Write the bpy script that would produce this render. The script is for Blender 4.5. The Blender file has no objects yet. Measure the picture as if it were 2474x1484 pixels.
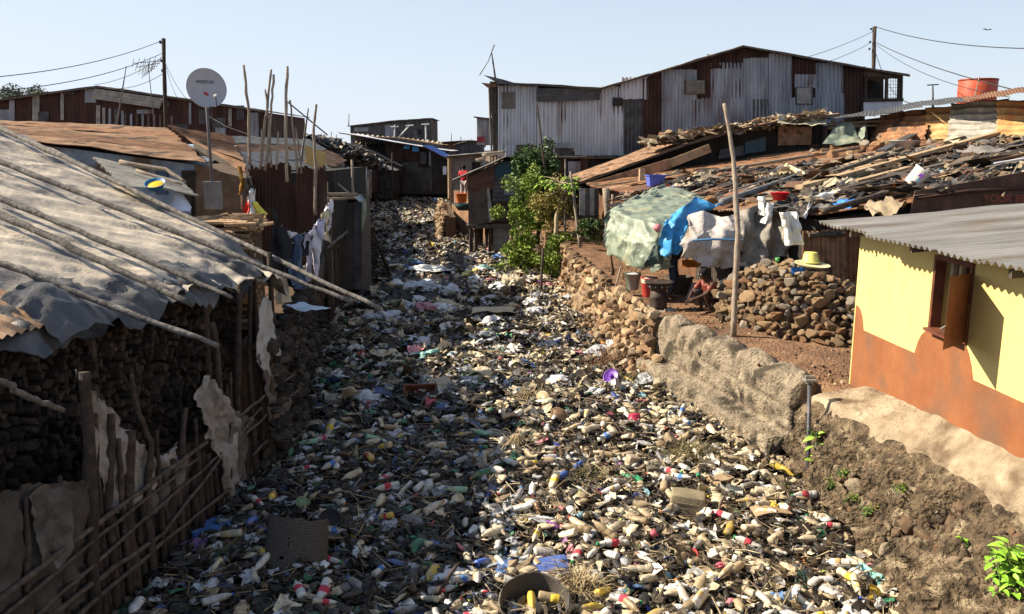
import bpy, math, random
import numpy as np
from mathutils import Vector, Matrix, noise
C = bpy.context.scene.collection
SC = bpy.context.scene
rad = math.radians
# ------------------------------------------------------------------ camera
CAMZ = 4.5
PITCH = rad(10.8)
cam_d = bpy.data.cameras.new('camera'); cam = bpy.data.objects.new('camera', cam_d); C.objects.link(cam)
cam_d.sensor_width = 36.0; cam_d.lens = 29.1; cam_d.clip_end = 2000; cam_d.clip_start = 0.05
cam.location = (0, 0, CAMZ); cam.rotation_euler = (math.pi/2 - PITCH, 0, 0)
SC.camera = cam
# ------------------------------------------------------------------ sky and sun
SUN_EL = rad(36.5); SUN_AZ = rad(279)          # clockwise from +Y
w = bpy.data.worlds.new('World'); SC.world = w; w.use_nodes = True
nt = w.node_tree; nt.nodes.clear()
so = nt.nodes.new('ShaderNodeOutputWorld'); bg = nt.nodes.new('ShaderNodeBackground'); sky = nt.nodes.new('ShaderNodeTexSky')
sky.sky_type = 'NISHITA'; sky.sun_disc = False; sky.sun_elevation = SUN_EL; sky.sun_rotation = SUN_AZ
sky.air_density = 1.0; sky.dust_density = 0.6; sky.ozone_density = 1.2; sky.altitude = 0
bg.inputs[1].default_value = 0.062
hz = nt.nodes.new('ShaderNodeMix'); hz.data_type = 'RGBA'; hz.inputs[7].default_value = (5.9, 6.55, 7.65, 1)   # pale dusty air thickening towards the horizon
wtc = nt.nodes.new('ShaderNodeTexCoord'); wsx = nt.nodes.new('ShaderNodeSeparateXYZ'); wmr = nt.nodes.new('ShaderNodeMapRange'); wmr.inputs[1].default_value = 0; wmr.inputs[2].default_value = .62; wmr.inputs[3].default_value = .82; wmr.inputs[4].default_value = .2
nt.links.new(wtc.outputs['Generated'], wsx.inputs[0]); nt.links.new(wsx.outputs[2], wmr.inputs[0])
wx_ = nt.nodes.new('ShaderNodeMapRange'); wx_.inputs[1].default_value = -.6; wx_.inputs[2].default_value = .6; wx_.inputs[3].default_value = 1.12; wx_.inputs[4].default_value = .82; nt.links.new(wsx.outputs[0], wx_.inputs[0])
wm_ = nt.nodes.new('ShaderNodeMath'); wm_.operation = 'MULTIPLY'; wm_.use_clamp = True; nt.links.new(wmr.outputs[0], wm_.inputs[0]); nt.links.new(wx_.outputs[0], wm_.inputs[1]); nt.links.new(wm_.outputs[0], hz.inputs[0])
nt.links.new(sky.outputs[0], hz.inputs[6]); nt.links.new(hz.outputs[2], bg.inputs[0]); nt.links.new(bg.outputs[0], so.inputs[0])
sun_d = bpy.data.lights.new('sun', 'SUN'); sun = bpy.data.objects.new('sun', sun_d); C.objects.link(sun)
sun_d.energy = 5.0; sun_d.angle = rad(0.5); sun_d.color = (1.0, 0.87, 0.68)
SUNV = Vector((math.sin(SUN_AZ)*math.cos(SUN_EL), math.cos(SUN_AZ)*math.cos(SUN_EL), math.sin(SUN_EL)))
sun.rotation_euler = SUNV.to_track_quat('Z', 'Y').to_euler()
sun.location = (-20, 10, 30)
SC.view_settings.view_transform = 'Standard'; SC.view_settings.look = 'None'
SC.view_settings.exposure = 1.15; SC.view_settings.gamma = 1.0
SC.cycles.max_bounces = 5; SC.cycles.diffuse_bounces = 2; SC.cycles.glossy_bounces = 2
# ------------------------------------------------------------------ measuring helpers: a direction seen in the survey photo -> a world point
F = 2000.0; SP, CP = math.sin(PITCH), math.cos(PITCH)
def ray(u, v):
    xi = (u-1237)/F; yi = (742-v)/F
    return Vector((xi, CP + yi*SP, -SP + yi*CP))
def Ps(u, v, s): return Vector((0, 0, CAMZ)) + ray(u, v)*s
def Py(u, v, y): r = ray(u, v); return Vector((0, 0, CAMZ)) + r*(y/r.y)
def Px(u, v, x): r = ray(u, v); return Vector((0, 0, CAMZ)) + r*(x/r.x)
def Pz(u, v, z): r = ray(u, v); return Vector((0, 0, CAMZ)) + r*((z-CAMZ)/r.z)
def plane3(a, b, c):
    n = (b-a).cross(c-a).normalized(); return (n, n.dot(a))
def PP(u, v, pl, off=0.0):
    r = ray(u, v); n, d = pl
    t = (d - n.z*CAMZ)/n.dot(r); p = Vector((0, 0, CAMZ)) + r*t
    if off: p = p + n*off*(1 if n.z > 0 else -1)
    return p
def PLn(u, v, a, b):       # nearest point of line a-b to the sight line
    d1 = (b-a); r = ray(u, v); o = Vector((0, 0, CAMZ)); w0 = a-o
    A = d1.dot(d1); B = d1.dot(r); Cc = r.dot(r); D = d1.dot(w0); E = r.dot(w0)
    t = (B*E - Cc*D)/(A*Cc - B*B)
    return a + d1*t
def lerp(a, b, t): return a + (b-a)*t
def interp(x, pts):
    if x <= pts[0][0]: return pts[0][1]
    for (x0, y0), (x1, y1) in zip(pts, pts[1:]):
        if x <= x1: return y0 + (y1-y0)*(x-x0)/(x1-x0)
    return pts[-1][1]
# ------------------------------------------------------------------ materials
MATS = {}
def rgb(c): return (c[0], c[1], c[2], 1)
def M(name, c1, c2=None, scale=6, rough=.85, metal=0, bump=.3, bscale=40, stretch=(1, 1, 1), c3=None, pos=(.35, .6, .8), bdist=.02, vary=0, detail=6, spec=.3, blotch=None, crease=0):
    if name in MATS: return MATS[name]
    m = bpy.data.materials.new(name); m.use_nodes = True; t = m.node_tree; N = t.nodes; Lk = t.links
    b = N['Principled BSDF']; b.inputs['Roughness'].default_value = rough; b.inputs['Metallic'].default_value = metal
    b.inputs['Specular IOR Level'].default_value = spec
    tc = N.new('ShaderNodeTexCoord'); mp = N.new('ShaderNodeMapping'); mp.inputs['Scale'].default_value = stretch
    Lk.new(tc.outputs['Object'], mp.inputs[0])
    src = mp.outputs[0]
    if vary:
        oi = N.new('ShaderNodeObjectInfo'); ad = N.new('ShaderNodeVectorMath'); ad.operation = 'ADD'
        ml = N.new('ShaderNodeMath'); ml.operation = 'MULTIPLY'; ml.inputs[1].default_value = 37
        Lk.new(oi.outputs['Random'], ml.inputs[0]); Lk.new(mp.outputs[0], ad.inputs[0]); Lk.new(ml.outputs[0], ad.inputs[1]); src = ad.outputs[0]
    n1 = N.new('ShaderNodeTexNoise'); n1.inputs['Scale'].default_value = scale; n1.inputs['Detail'].default_value = detail; n1.inputs['Roughness'].default_value = .65
    Lk.new(src, n1.inputs['Vector'])
    cr = N.new('ShaderNodeValToRGB'); cr.color_ramp.elements[0].position = pos[0]; cr.color_ramp.elements[1].position = pos[1]
    cr.color_ramp.elements[0].color = rgb(c1); cr.color_ramp.elements[1].color = rgb(c2 or c1)
    if c3: e = cr.color_ramp.elements.new(pos[2]); e.color = rgb(c3)
    Lk.new(n1.outputs['Fac'], cr.inputs[0]); col = cr.outputs[0]
    if blotch:      # (colour, scale, lo, hi) large stains of their own; painted crease shade on the dusty tarpaulin
        nb = N.new('ShaderNodeTexNoise'); nb.inputs['Scale'].default_value = blotch[1]; nb.inputs['Detail'].default_value = 5
        Lk.new(src, nb.inputs['Vector'])
        mr = N.new('ShaderNodeMapRange'); mr.inputs[1].default_value = blotch[2]; mr.inputs[2].default_value = blotch[3]
        Lk.new(nb.outputs['Fac'], mr.inputs[0])
        mx = N.new('ShaderNodeMix'); mx.data_type = 'RGBA'; mx.inputs[7].default_value = rgb(blotch[0])
        Lk.new(mr.outputs[0], mx.inputs[0]); Lk.new(col, mx.inputs[6]); col = mx.outputs[2]
    if vary:
        hv = N.new('ShaderNodeHueSaturation'); m1 = N.new('ShaderNodeMapRange'); m1.inputs[3].default_value = 1-vary; m1.inputs[4].default_value = 1+vary
        Lk.new(oi.outputs['Random'], m1.inputs[0]); Lk.new(m1.outputs[0], hv.inputs['Value']); Lk.new(col, hv.inputs['Color']); col = hv.outputs[0]
    Lk.new(col, b.inputs['Base Color'])
    if bump:
        n2 = N.new('ShaderNodeTexNoise'); n2.inputs['Scale'].default_value = bscale; n2.inputs['Detail'].default_value = 4
        Lk.new(src, n2.inputs['Vector']); bp = N.new('ShaderNodeBump'); bp.inputs['Strength'].default_value = bump; bp.inputs['Distance'].default_value = bdist
        Lk.new(n2.outputs['Fac'], bp.inputs['Height']); Lk.new(bp.outputs[0], b.inputs['Normal'])
        if crease:
            nd = N.new('ShaderNodeTexNoise'); nd.inputs['Scale'].default_value = 3; nd.inputs['Detail'].default_value = 3; Lk.new(src, nd.inputs['Vector'])
            vm = N.new('ShaderNodeMix'); vm.data_type = 'VECTOR'; vm.inputs[0].default_value = .28; Lk.new(src, vm.inputs[4]); Lk.new(nd.outputs['Color'], vm.inputs[5])
            vo = N.new('ShaderNodeTexNoise'); vo.noise_type = 'RIDGED_MULTIFRACTAL'; vo.normalize = True; vo.inputs['Scale'].default_value = 2.6; vo.inputs['Detail'].default_value = 6; vo.inputs['Roughness'].default_value = .62; Lk.new(vm.outputs[1], vo.inputs['Vector'])
            b2 = N.new('ShaderNodeBump'); b2.inputs['Strength'].default_value = crease; b2.inputs['Distance'].default_value = .16
            Lk.new(vo.outputs['Fac'], b2.inputs['Height']); Lk.new(bp.outputs[0], b2.inputs['Normal']); Lk.new(b2.outputs[0], b.inputs['Normal'])
    MATS[name] = m; return m
def MV(name, rough=.6, bump=.3, bscale=60, dirt=(.09, .065, .04), lo=.45, hi=.75, amt=.7, spec=.35, bdist=.01, dscale=14):   # colour read from the mesh's own Col attribute plus dirt
    m = bpy.data.materials.new(name); m.use_nodes = True; t = m.node_tree; N = t.nodes; Lk = t.links
    b = N['Principled BSDF']; b.inputs['Roughness'].default_value = rough; b.inputs['Specular IOR Level'].default_value = spec
    at = N.new('ShaderNodeAttribute'); at.attribute_name = 'Col'
    tc = N.new('ShaderNodeTexCoord'); n1 = N.new('ShaderNodeTexNoise'); n1.inputs['Scale'].default_value = dscale; n1.inputs['Detail'].default_value = 5
    Lk.new(tc.outputs['Object'], n1.inputs['Vector'])
    mr = N.new('ShaderNodeMapRange'); mr.inputs[1].default_value = lo; mr.inputs[2].default_value = hi; mr.inputs[4].default_value = amt
    Lk.new(n1.outputs['Fac'], mr.inputs[0])
    mx = N.new('ShaderNodeMix'); mx.data_type = 'RGBA'; mx.inputs[7].default_value = rgb(dirt)
    Lk.new(mr.outputs[0], mx.inputs[0]); Lk.new(at.outputs['Color'], mx.inputs[6]); Lk.new(mx.outputs[2], b.inputs['Base Color'])
    n2 = N.new('ShaderNodeTexNoise'); n2.inputs['Scale'].default_value = bscale; Lk.new(tc.outputs['Object'], n2.inputs['Vector'])
    bp = N.new('ShaderNodeBump'); bp.inputs['Strength'].default_value = bump; bp.inputs['Distance'].default_value = bdist
    Lk.new(n2.outputs['Fac'], bp.inputs['Height']); Lk.new(bp.outputs[0], b.inputs['Normal'])
    MATS[name] = m; return m
# palette
rust_dark = M('rust_dark', (.028, .014, .011), (.06, .029, .021), 3, .8, .1, .25, 60, (1, 1, .25), c3=(.10, .05, .033), blotch=((.10, .08, .07), 1.1, .58, .75))
rust_brown = M('rust_brown', (.10, .05, .028), (.21, .105, .055), 3, .85, .0, .3, 60, c3=(.33, .20, .12), blotch=((.05, .03, .02), 1.6, .56, .72))
rust_orange = M('rust_orange', (.18, .085, .045), (.31, .16, .08), 4, .85, 0, .25, 50, c3=(.46, .33, .2), detail=10, blotch=((.06, .04, .03), 2.2, .52, .68))
rust_tan = M('rust_tan', (.17, .10, .06), (.33, .20, .12), 2.5, .85, 0, .25, 50, (1, .4, 1), c3=(.47, .36, .26), detail=10, blotch=((.05, .03, .02), 2.4, .53, .66))
galv = M('galvanised', (.22, .23, .25), (.36, .37, .40), 2.2, .42, .35, .2, 30, (1, 1, .2), c3=(.5, .5, .52), blotch=((.12, .08, .06), 1.5, .6, .78), spec=.5)
galv_blue = M('galvanised_weathered', (.15, .16, .185), (.27, .29, .325), 2.2, .55, .05, .2, 30, (1, 1, .2), c3=(.38, .39, .41), blotch=((.10, .05, .035), 1.3, .54, .7), detail=9, spec=.5)
galv_old = M('galvanised_old', (.17, .165, .15), (.33, .31, .27), 3, .6, .1, .3, 40, c3=(.46, .44, .38), blotch=((.16, .08, .04), 1.6, .6, .8))
galv_dark = M('galvanised_dark', (.04, .04, .042), (.09, .09, .092), 3, .65, .1, .3, 40, c3=(.16, .16, .155))
roof_grey = M('roof_grey', (.19, .185, .175), (.29, .28, .26), 1.5, .55, .15, .15, 40, (.4, 1.5, 1), c3=(.36, .35, .33), detail=9, blotch=((.15, .12, .09), 1.3, .5, .72))
roof_white = M('roof_white', (.5, .5, .52), (.62, .62, .66), 2, .5, 0, .1)
dark = M('dark_inside', (.012, .011, .010), (.03, .026, .022), 3, .9, 0, .3)
wood = M('bark_pole', (.20, .155, .115), (.34, .28, .22), 9, .85, 0, .5, 50, (3, 3, 1), c3=(.45, .41, .35), vary=.2)
wood_grey = M('bark_pole_grey', (.05, .044, .04), (.17, .155, .14), 9, .85, 0, .5, 16, c3=(.42, .40, .37), bdist=.03, detail=9, vary=.15)
wood_dark = M('bark_dark', (.03, .022, .017), (.07, .05, .037), 9, .9, 0, .6, 40, c3=(.12, .09, .068), vary=.3)
plank = M('plank', (.22, .15, .085), (.36, .26, .16), 5, .8, 0, .3, 60, (1, 1, 1), c3=(.46, .36, .25), vary=.3)
plank_dark = M('plank_dark', (.05, .04, .032), (.11, .09, .07), 5, .85, 0, .4, 60, vary=.3)
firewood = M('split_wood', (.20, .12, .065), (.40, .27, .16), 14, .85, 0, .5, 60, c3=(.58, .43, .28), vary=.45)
firewood_dk = M('stacked_wood', (.018, .013, .010), (.05, .035, .026), 14, .9, 0, .6, 60, c3=(.12, .085, .06), vary=.6)  # near-black copy of the split wood, with the stack's shade in its colour
concrete = M('concrete', (.15, .12, .085), (.28, .23, .165), 4, .95, 0, 1, 22, c3=(.42, .37, .28), blotch=((.055, .045, .032), 2.2, .5, .62), bdist=.06, detail=10)
concrete_grey = M('concrete_grey', (.15, .145, .14), (.24, .235, .225), 3, .9, 0, .4, 30, c3=(.30, .29, .275))
apron = M('cement_apron', (.20, .15, .095), (.34, .275, .19), 2.5, .95, 0, .9, 14, c3=(.46, .40, .30), blotch=((.13, .09, .055), 2.0, .52, .68), bdist=.06, detail=10)
dirt = M('red_dirt', (.15, .08, .045), (.27, .155, .085), 3.2, .95, 0, 1, 22, c3=(.40, .26, .155), bdist=.08, detail=10, blotch=((.10, .055, .035), .9, .5, .7))
mud = M('river_mud', (.006, .006, .006), (.016, .014, .012), 3, .55, 0, 1, 14, c3=(.055, .042, .030), bdist=.08, spec=.35)
earthrock = M('earth_rock', (.035, .025, .016), (.18, .13, .08), 6, .95, 0, 1, 20, c3=(.36, .28, .18), bdist=.14, detail=12, blotch=((.34, .27, .175), 5.5, .55, .68))
tarp_dusty = M('tarp_dusty', (.30, .265, .225), (.55, .475, .37), 2.6, .6, 0, .25, 25, (1, 1, 1), c3=(.62, .54, .43), blotch=((.13, .12, .12), 1.5, .52, .64), detail=9, spec=.4, crease=.35)  # grey blotches paint shade into the creases; the beige is dust
tarp_dark = M('tarp_dark', (.035, .036, .040), (.10, .096, .095), 3, .5, 0, .35, 25, c3=(.36, .31, .24), spec=.5)
tarp_green = M('tarp_green', (.12, .15, .115), (.24, .28, .21), 3.5, .5, 0, .3, 30, c3=(.42, .46, .36), spec=.45, detail=9, blotch=((.36, .35, .22), 2.2, .54, .7), crease=1)
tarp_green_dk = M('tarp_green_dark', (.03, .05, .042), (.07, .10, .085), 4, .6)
tarp_blue = M('tarp_blue', (.045, .25, .52), (.08, .36, .66), 4, .5, 0, .3, 30, c3=(.3, .55, .75), crease=1)
sacking = M('sacking', (.17, .15, .135), (.32, .29, .26), 5, .85, 0, .6, 30, c3=(.5, .46, .42), detail=10, blotch=((.09, .07, .05), 3, .52, .7), crease=.7)
sacking_dk = M('sacking_dark', (.06, .052, .045), (.15, .13, .115), 3, .85, 0, .4, 40, c3=(.26, .23, .2))
rag_brown = M('rag_brown', (.045, .036, .03), (.085, .07, .058), 3, .9, 0, .4, 40, c3=(.12, .10, .085))
yellow_paint = M('yellow_paint', (.60, .46, .17), (.66, .51, .20), 1.6, .8, 0, .25, 16, c3=(.68, .54, .24), blotch=((.42, .31, .14), 1.5, .55, .72), detail=10)
orange_paint = M('orange_paint', (.20, .072, .028), (.26, .098, .038), 2, .85, 0, .3, 16, c3=(.30, .14, .07), blotch=((.15, .08, .048), 1.6, .50, .72), detail=10)
brown_paint = M('brown_paint', (.09, .03, .018), (.15, .05, .027), 5, .6, 0, .3, c3=(.2, .08, .04))
blue_wall = M('blue_wall', (.12, .17, .22), (.20, .27, .33), 3.2, .9, 0, .5, c3=(.34, .41, .47), detail=10, blotch=((.09, .075, .06), 1.3, .5, .62))
mud_wall = M('mud_wall', (.08, .055, .035), (.14, .095, .06), 3, .95, 0, .5, 25, c3=(.26, .18, .12))
dishm = M('dish_paint', (.33, .33, .36), (.36, .36, .39), 3, .5, 0, .02)
black_plastic = M('black_plastic', (.012, .012, .013), (.03, .03, .032), 5, .4, spec=.5)
steel_dark = M('steel_dark', (.03, .03, .035), (.07, .07, .075), 8, .5, .5)
wire_m = M('wire', (.03, .03, .03), (.03, .03, .03), bump=0)
rope_white = M('rope', (.5, .5, .48), (.6, .6, .58), bump=0)
def solid(name, c, rough=.5, d=.25, **k):
    return M(name, tuple(x*(1-d) for x in c), c, 9, rough, 0, .15, 30, **k)
def cloth_m(name, c): return M(name, tuple(x*.8 for x in c), c, 5, .9, 0, .3, 30)
# ------------------------------------------------------------------ object helpers
def empty(name, label, cat, loc=(0, 0, 0), group=None, kind=None):
    o = bpy.data.objects.new(name, None); C.objects.link(o); o.location = loc; o.empty_display_size = .1
    if label: o['label'] = label
    if cat: o['category'] = cat
    if group: o['group'] = group
    if kind: o['kind'] = kind
    return o
def org(o):
    v = Vector(o.location)
    while o.parent: o = o.parent; v += Vector(o.location)
    return v
def add(name, verts, faces, m, parent=None, smooth=False, label=None, cat=None, group=None, kind=None, mods=None, base=None):
    vs = [Vector(v) for v in verts]
    if parent is not None: base = org(parent); loc = Vector((0, 0, 0))
    else:
        if base is None:
            xs = [v.x for v in vs]; ys = [v.y for v in vs]; zs = [v.z for v in vs]
            base = Vector(((min(xs)+max(xs))/2, (min(ys)+max(ys))/2, min(zs)))
        loc = base
    me = bpy.data.meshes.new(name); me.from_pydata([tuple(v-base) for v in vs], [], faces); me.update()
    if smooth: me.polygons.foreach_set('use_smooth', [True]*len(me.polygons))
    ms = m if isinstance(m, (list, tuple)) else [m]
    for q in ms: me.materials.append(q)
    o = bpy.data.objects.new(name, me); C.objects.link(o); o.location = loc
    if parent is not None: o.parent = parent
    if label: o['label'] = label
    if cat: o['category'] = cat
    if group: o['group'] = group
    if kind: o['kind'] = kind
    return o
def join(*gs):
    V, Fc = [], []
    for v, f in gs:
        k = len(V); V += list(v); Fc += [tuple(i+k for i in q) for q in f]
    return V, Fc
def box(c, s, rz=0, tilt=None):
    x, y, z = s[0]/2, s[1]/2, s[2]/2
    R = Matrix.Rotation(rz, 3, 'Z')
    if tilt: R = R @ Matrix.Rotation(tilt[0], 3, 'X') @ Matrix.Rotation(tilt[1], 3, 'Y')
    V = [Vector(c) + R @ Vector((a*x, b*y, d*z)) for a in (-1, 1) for b in (-1, 1) for d in (-1, 1)]
    return V, [(0, 1, 3, 2), (4, 6, 7, 5), (0, 4, 5, 1), (2, 3, 7, 6), (0, 2, 6, 4), (1, 5, 7, 3)]
def beam(a, b, w, h, up=Vector((0, 0, 1)), jag=0, rnd=None):
    d = (b-a).normalized(); s = d.cross(up).normalized(); u = s.cross(d).normalized()
    V = []
    for p in (a, b):
        for i, j in ((-1, -1), (1, -1), (1, 1), (-1, 1)): V.append(p + s*(i*w/2) + u*(j*h/2))
    return V, [(3, 2, 1, 0), (4, 5, 6, 7), (0, 1, 5, 4), (1, 2, 6, 5), (2, 3, 7, 6), (3, 0, 4, 7)]
def tube(pts, rads, n=7, wob=0, seed=0, sub=1, caps=True):
    rn = random.Random(seed); P = [Vector(p) for p in pts]
    if sub > 1:
        Q, Rr = [], []
        for i in range(len(P)-1):
            for k in range(sub):
                t = k/sub; Q.append(P[i].lerp(P[i+1], t)); Rr.append(rads[i]*(1-t)+rads[i+1]*t)
        Q.append(P[-1]); Rr.append(rads[-1]); P, rads = Q, Rr
    V, Fc = [], []
    for i, p in enumerate(P):
        d = (P[min(i+1, len(P)-1)]-P[max(i-1, 0)]).normalized()
        a = d.cross(Vector((.13, .97, .21))).normalized() if abs(d.y) < .9 else d.cross(Vector((0, 0, 1))).normalized()
        b = d.cross(a).normalized()
        off = Vector((rn.uniform(-1, 1), rn.uniform(-1, 1), rn.uniform(-1, 1)))*wob if 0 < i < len(P)-1 else Vector((0, 0, 0))
        r = rads[i]*(1+rn.uniform(-1, 1)*(.16 if wob else 0))
        for k in range(n):
            t = 2*math.pi*k/n; V.append(p + off + (a*math.cos(t)+b*math.sin(t))*r)
    for i in range(len(P)-1):
        for k in range(n): Fc.append((i*n+k, i*n+(k+1) % n, (i+1)*n+(k+1) % n, (i+1)*n+k))
    if caps: Fc += [tuple(range(n-1, -1, -1)), tuple((len(P)-1)*n+k for k in range(n))]
    return V, Fc
def lathe(prof, n=20, c=(0, 0, 0), axis=None, sx=1, sy=1):
    c = Vector(c); q = Vector((0, 0, 1)).rotation_difference(Vector(axis)) if axis is not None else None
    V, Fc = [], []
    for r, z in prof:
        for k in range(n):
            t = 2*math.pi*k/n; v = Vector((r*math.cos(t)*sx, r*math.sin(t)*sy, z))
            V.append(c + (q @ v if q else v))
    for i in range(len(prof)-1):
        for k in range(n): Fc.append((i*n+k, i*n+(k+1) % n, (i+1)*n+(k+1) % n, (i+1)*n+k))
    if prof[0][0] > 1e-4: Fc.append(tuple(range(n-1, -1, -1)))
    return V, Fc
def grid(f, nu, nv):
    V = [f(i/nu, j/nv) for j in range(nv+1) for i in range(nu+1)]
    Fc = [(j*(nu+1)+i, j*(nu+1)+i+1, (j+1)*(nu+1)+i+1, (j+1)*(nu+1)+i) for j in range(nv) for i in range(nu)]
    return V, Fc
def bil(a, b, c, d, s, t): return a*(1-s)*(1-t) + b*s*(1-t) + c*s*t + d*(1-s)*t
def nz(p, s=1, k=0): return noise.noise(Vector((p[0]*s+k*7.3, p[1]*s+k*3.1, p[2]*s+k*1.7)))
def fr(p, s=1, o=4, k=0): return noise.fractal(Vector((p[0]*s+k*7.3, p[1]*s+k*3.1, p[2]*s+k)), 1.0, 2.0, o)
def corr(a, b, c, d, pitch=.13, amp=.018, nv=6, dent=.01, rag=0, thick=.004, seed=1, spw=6):
    """corrugated sheet: a->b runs across the ridges, a->d along them"""
    a, b, c, d = map(Vector, (a, b, c, d)); L = max((b-a).length, (c-d).length); nw = max(1, round(L/pitch)); nu = nw*spw
    n = (b-a).cross(d-a).normalized(); H = (d-a).normalized()
    def f(s, t):
        p = bil(a, b, c, d, s, t)
        e = 0
        if rag: e = rag*(fr((s*L*3, seed, t*2), 1.0, 3)) * ((1 if t > .99 else 0) + (1 if t < .01 else 0))
        w_ = math.sin(s*nw*2*math.pi)*amp + dent*nz((p.x, p.y, p.z), 1.3, seed)*2
        return p + n*w_ + H*e
    V, Fc = grid(f, nu, nv)
    k = len(V); V2 = [v - n*thick for v in V]
    Fc2 = [tuple(i+k for i in reversed(q)) for q in Fc]
    return V+V2, Fc+Fc2
def corr_top(us, base_fn, top_fn, y_fn, pitch=.17, amp=.02, nv=3, seed=1):
    pass
def cloth(f, nu, nv, m, name, amp=.04, sc=3, thick=.006, nrm=None, **kw):
    V, Fc = grid(f, nu, nv); N_ = [Vector((0, 0, 0)) for _ in V]
    for q in Fc:
        nn = (V[q[1]]-V[q[0]]).cross(V[q[3]]-V[q[0]])
        for i in q: N_[i] += nn
    V = [v + (N_[i].normalized())*(amp*(fr(v, sc, 3, kw.get('seed', 0)))) for i, v in enumerate(V)]
    kw.pop('seed', None)
    k = len(V); V2 = [v - N_[i].normalized()*thick for i, v in enumerate(V)]
    return add(name, V+V2, Fc+[tuple(i+k for i in reversed(q)) for q in Fc], m, smooth=kw.pop('smooth', True), **kw)
def polyface(pts, back):     # an outline given depth
    n = len(pts); V = [Vector(p) for p in pts] + [Vector(p)+back for p in pts]
    return V, [tuple(range(n)), tuple(range(2*n-1, n-1, -1))] + [(i, i+n, (i+1) % n+n, (i+1) % n) for i in range(n)]
# fast bulk mesh (for stuff, rock walls ...)
def ico(sub=1):
    t = (1+5**.5)/2
    V = [Vector(v).normalized() for v in [(-1, t, 0), (1, t, 0), (-1, -t, 0), (1, -t, 0), (0, -1, t), (0, 1, t), (0, -1, -t), (0, 1, -t), (t, 0, -1), (t, 0, 1), (-t, 0, -1), (-t, 0, 1)]]
    T = [(0, 11, 5), (0, 5, 1), (0, 1, 7), (0, 7, 10), (0, 10, 11), (1, 5, 9), (5, 11, 4), (11, 10, 2), (10, 7, 6), (7, 1, 8), (3, 9, 4), (3, 4, 2), (3, 2, 6), (3, 6, 8), (3, 8, 9), (4, 9, 5), (2, 4, 11), (6, 2, 10), (8, 6, 7), (9, 8, 1)]
    for _ in range(sub):
        mid = {}; T2 = []
        def m_(i, j):
            k = (min(i, j), max(i, j))
            if k not in mid: mid[k] = len(V); V.append(((V[i]+V[j])/2).normalized())
            return mid[k]
        for a, b, c in T:
            x, y, z = m_(a, b), m_(b, c), m_(c, a); T2 += [(a, x, z), (b, y, x), (c, z, y), (x, y, z)]
        T = T2
    return V, T
def tri(g):
    V, Fc = g; T = []
    for q in Fc:
        for i in range(1, len(q)-1): T.append((q[0], q[i], q[i+1]))
    return np.array([tuple(v) for v in V], dtype=np.float32), np.array(T, dtype=np.int32)
class Bulk:
    def __init__(s): s.V, s.T, s.Cc, s.S, s.n = [], [], [], [], 0
    def put(s, tpl, R, loc, col, smooth=False):
        V, T = tpl; P = V @ R.T + loc
        s.V.append(P.astype(np.float32)); s.T.append(T + s.n); s.n += len(V)
        s.Cc.append(np.tile(np.array([col[0], col[1], col[2], 1], dtype=np.float32), (len(V), 1))); s.S.append(np.full(len(T), smooth))
    def build(s, name, m, parent=None, base=(0, 0, 0), **tags):
        V = np.concatenate(s.V) - np.array(base, dtype=np.float32); T = np.concatenate(s.T); Cc = np.concatenate(s.Cc); S = np.concatenate(s.S)
        me = bpy.data.meshes.new(name); me.vertices.add(len(V)); me.vertices.foreach_set('co', V.ravel())
        me.loops.add(len(T)*3); me.loops.foreach_set('vertex_index', T.ravel())
        me.polygons.add(len(T)); me.polygons.foreach_set('loop_start', np.arange(0, len(T)*3, 3, dtype=np.int32)); me.polygons.foreach_set('loop_total', np.full(len(T), 3, dtype=np.int32))
        me.polygons.foreach_set('use_smooth', S)
        ca = me.color_attributes.new('Col', 'FLOAT_COLOR', 'POINT'); ca.data.foreach_set('color', Cc.ravel())
        me.update(calc_edges=True); me.materials.append(m)
        o = bpy.data.objects.new(name, me); C.objects.link(o)
        if parent is not None: o.parent = parent
        else: o.location = base
        for k, v in tags.items(): o[k] = v
        return o
def rotm(ax, ay, az):
    return np.array((Matrix.Rotation(az, 3, 'Z') @ Matrix.Rotation(ay, 3, 'Y') @ Matrix.Rotation(ax, 3, 'X')))
def rock_tpl(seed, sub=2, rough=.55, facet=True):
    V, T = ico(sub); rn = random.Random(seed)
    cuts = [Vector((rn.gauss(0, 1), rn.gauss(0, 1), rn.gauss(0, 1))).normalized() for _ in range(9)]
    out = []; k_ = rn.uniform(.25, .6)
    for v in V:
        m_ = max(abs(v.x), abs(v.y), abs(v.z)); r = (1-k_)+k_*.85/m_ + rough*.5*fr(v, 1.4, 3, seed)
        p = v*r
        for c in cuts:
            d = p.dot(c); lim = .52
            if d > lim: p = p - c*(d-lim)*.85
        out.append(p)
    return np.array([tuple(p) for p in out], dtype=np.float32), np.array(T, dtype=np.int32)
ROCKS = [rock_tpl(i) for i in range(10)]; ROCKS1 = [rock_tpl(20+i, 1) for i in range(6)]
def text(body, size, loc, rot, m, parent, name='lettering', depth=.002):
    cu = bpy.data.curves.new(name, 'FONT'); cu.body = body; cu.size = size; cu.extrude = depth; cu.align_x = 'CENTER'; cu.align_y = 'CENTER'
    o = bpy.data.objects.new('tmp', cu); C.objects.link(o); bpy.context.view_layer.update()
    me = bpy.data.meshes.new_from_object(o.evaluated_get(bpy.context.evaluated_depsgraph_get())); bpy.data.objects.remove(o)
    me.materials.clear(); me.materials.append(m); me.name = name
    t = bpy.data.objects.new(name, me); C.objects.link(t); t.parent = parent; t.location = Vector(loc)-org(parent); t.rotation_euler = rot
    return t
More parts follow.
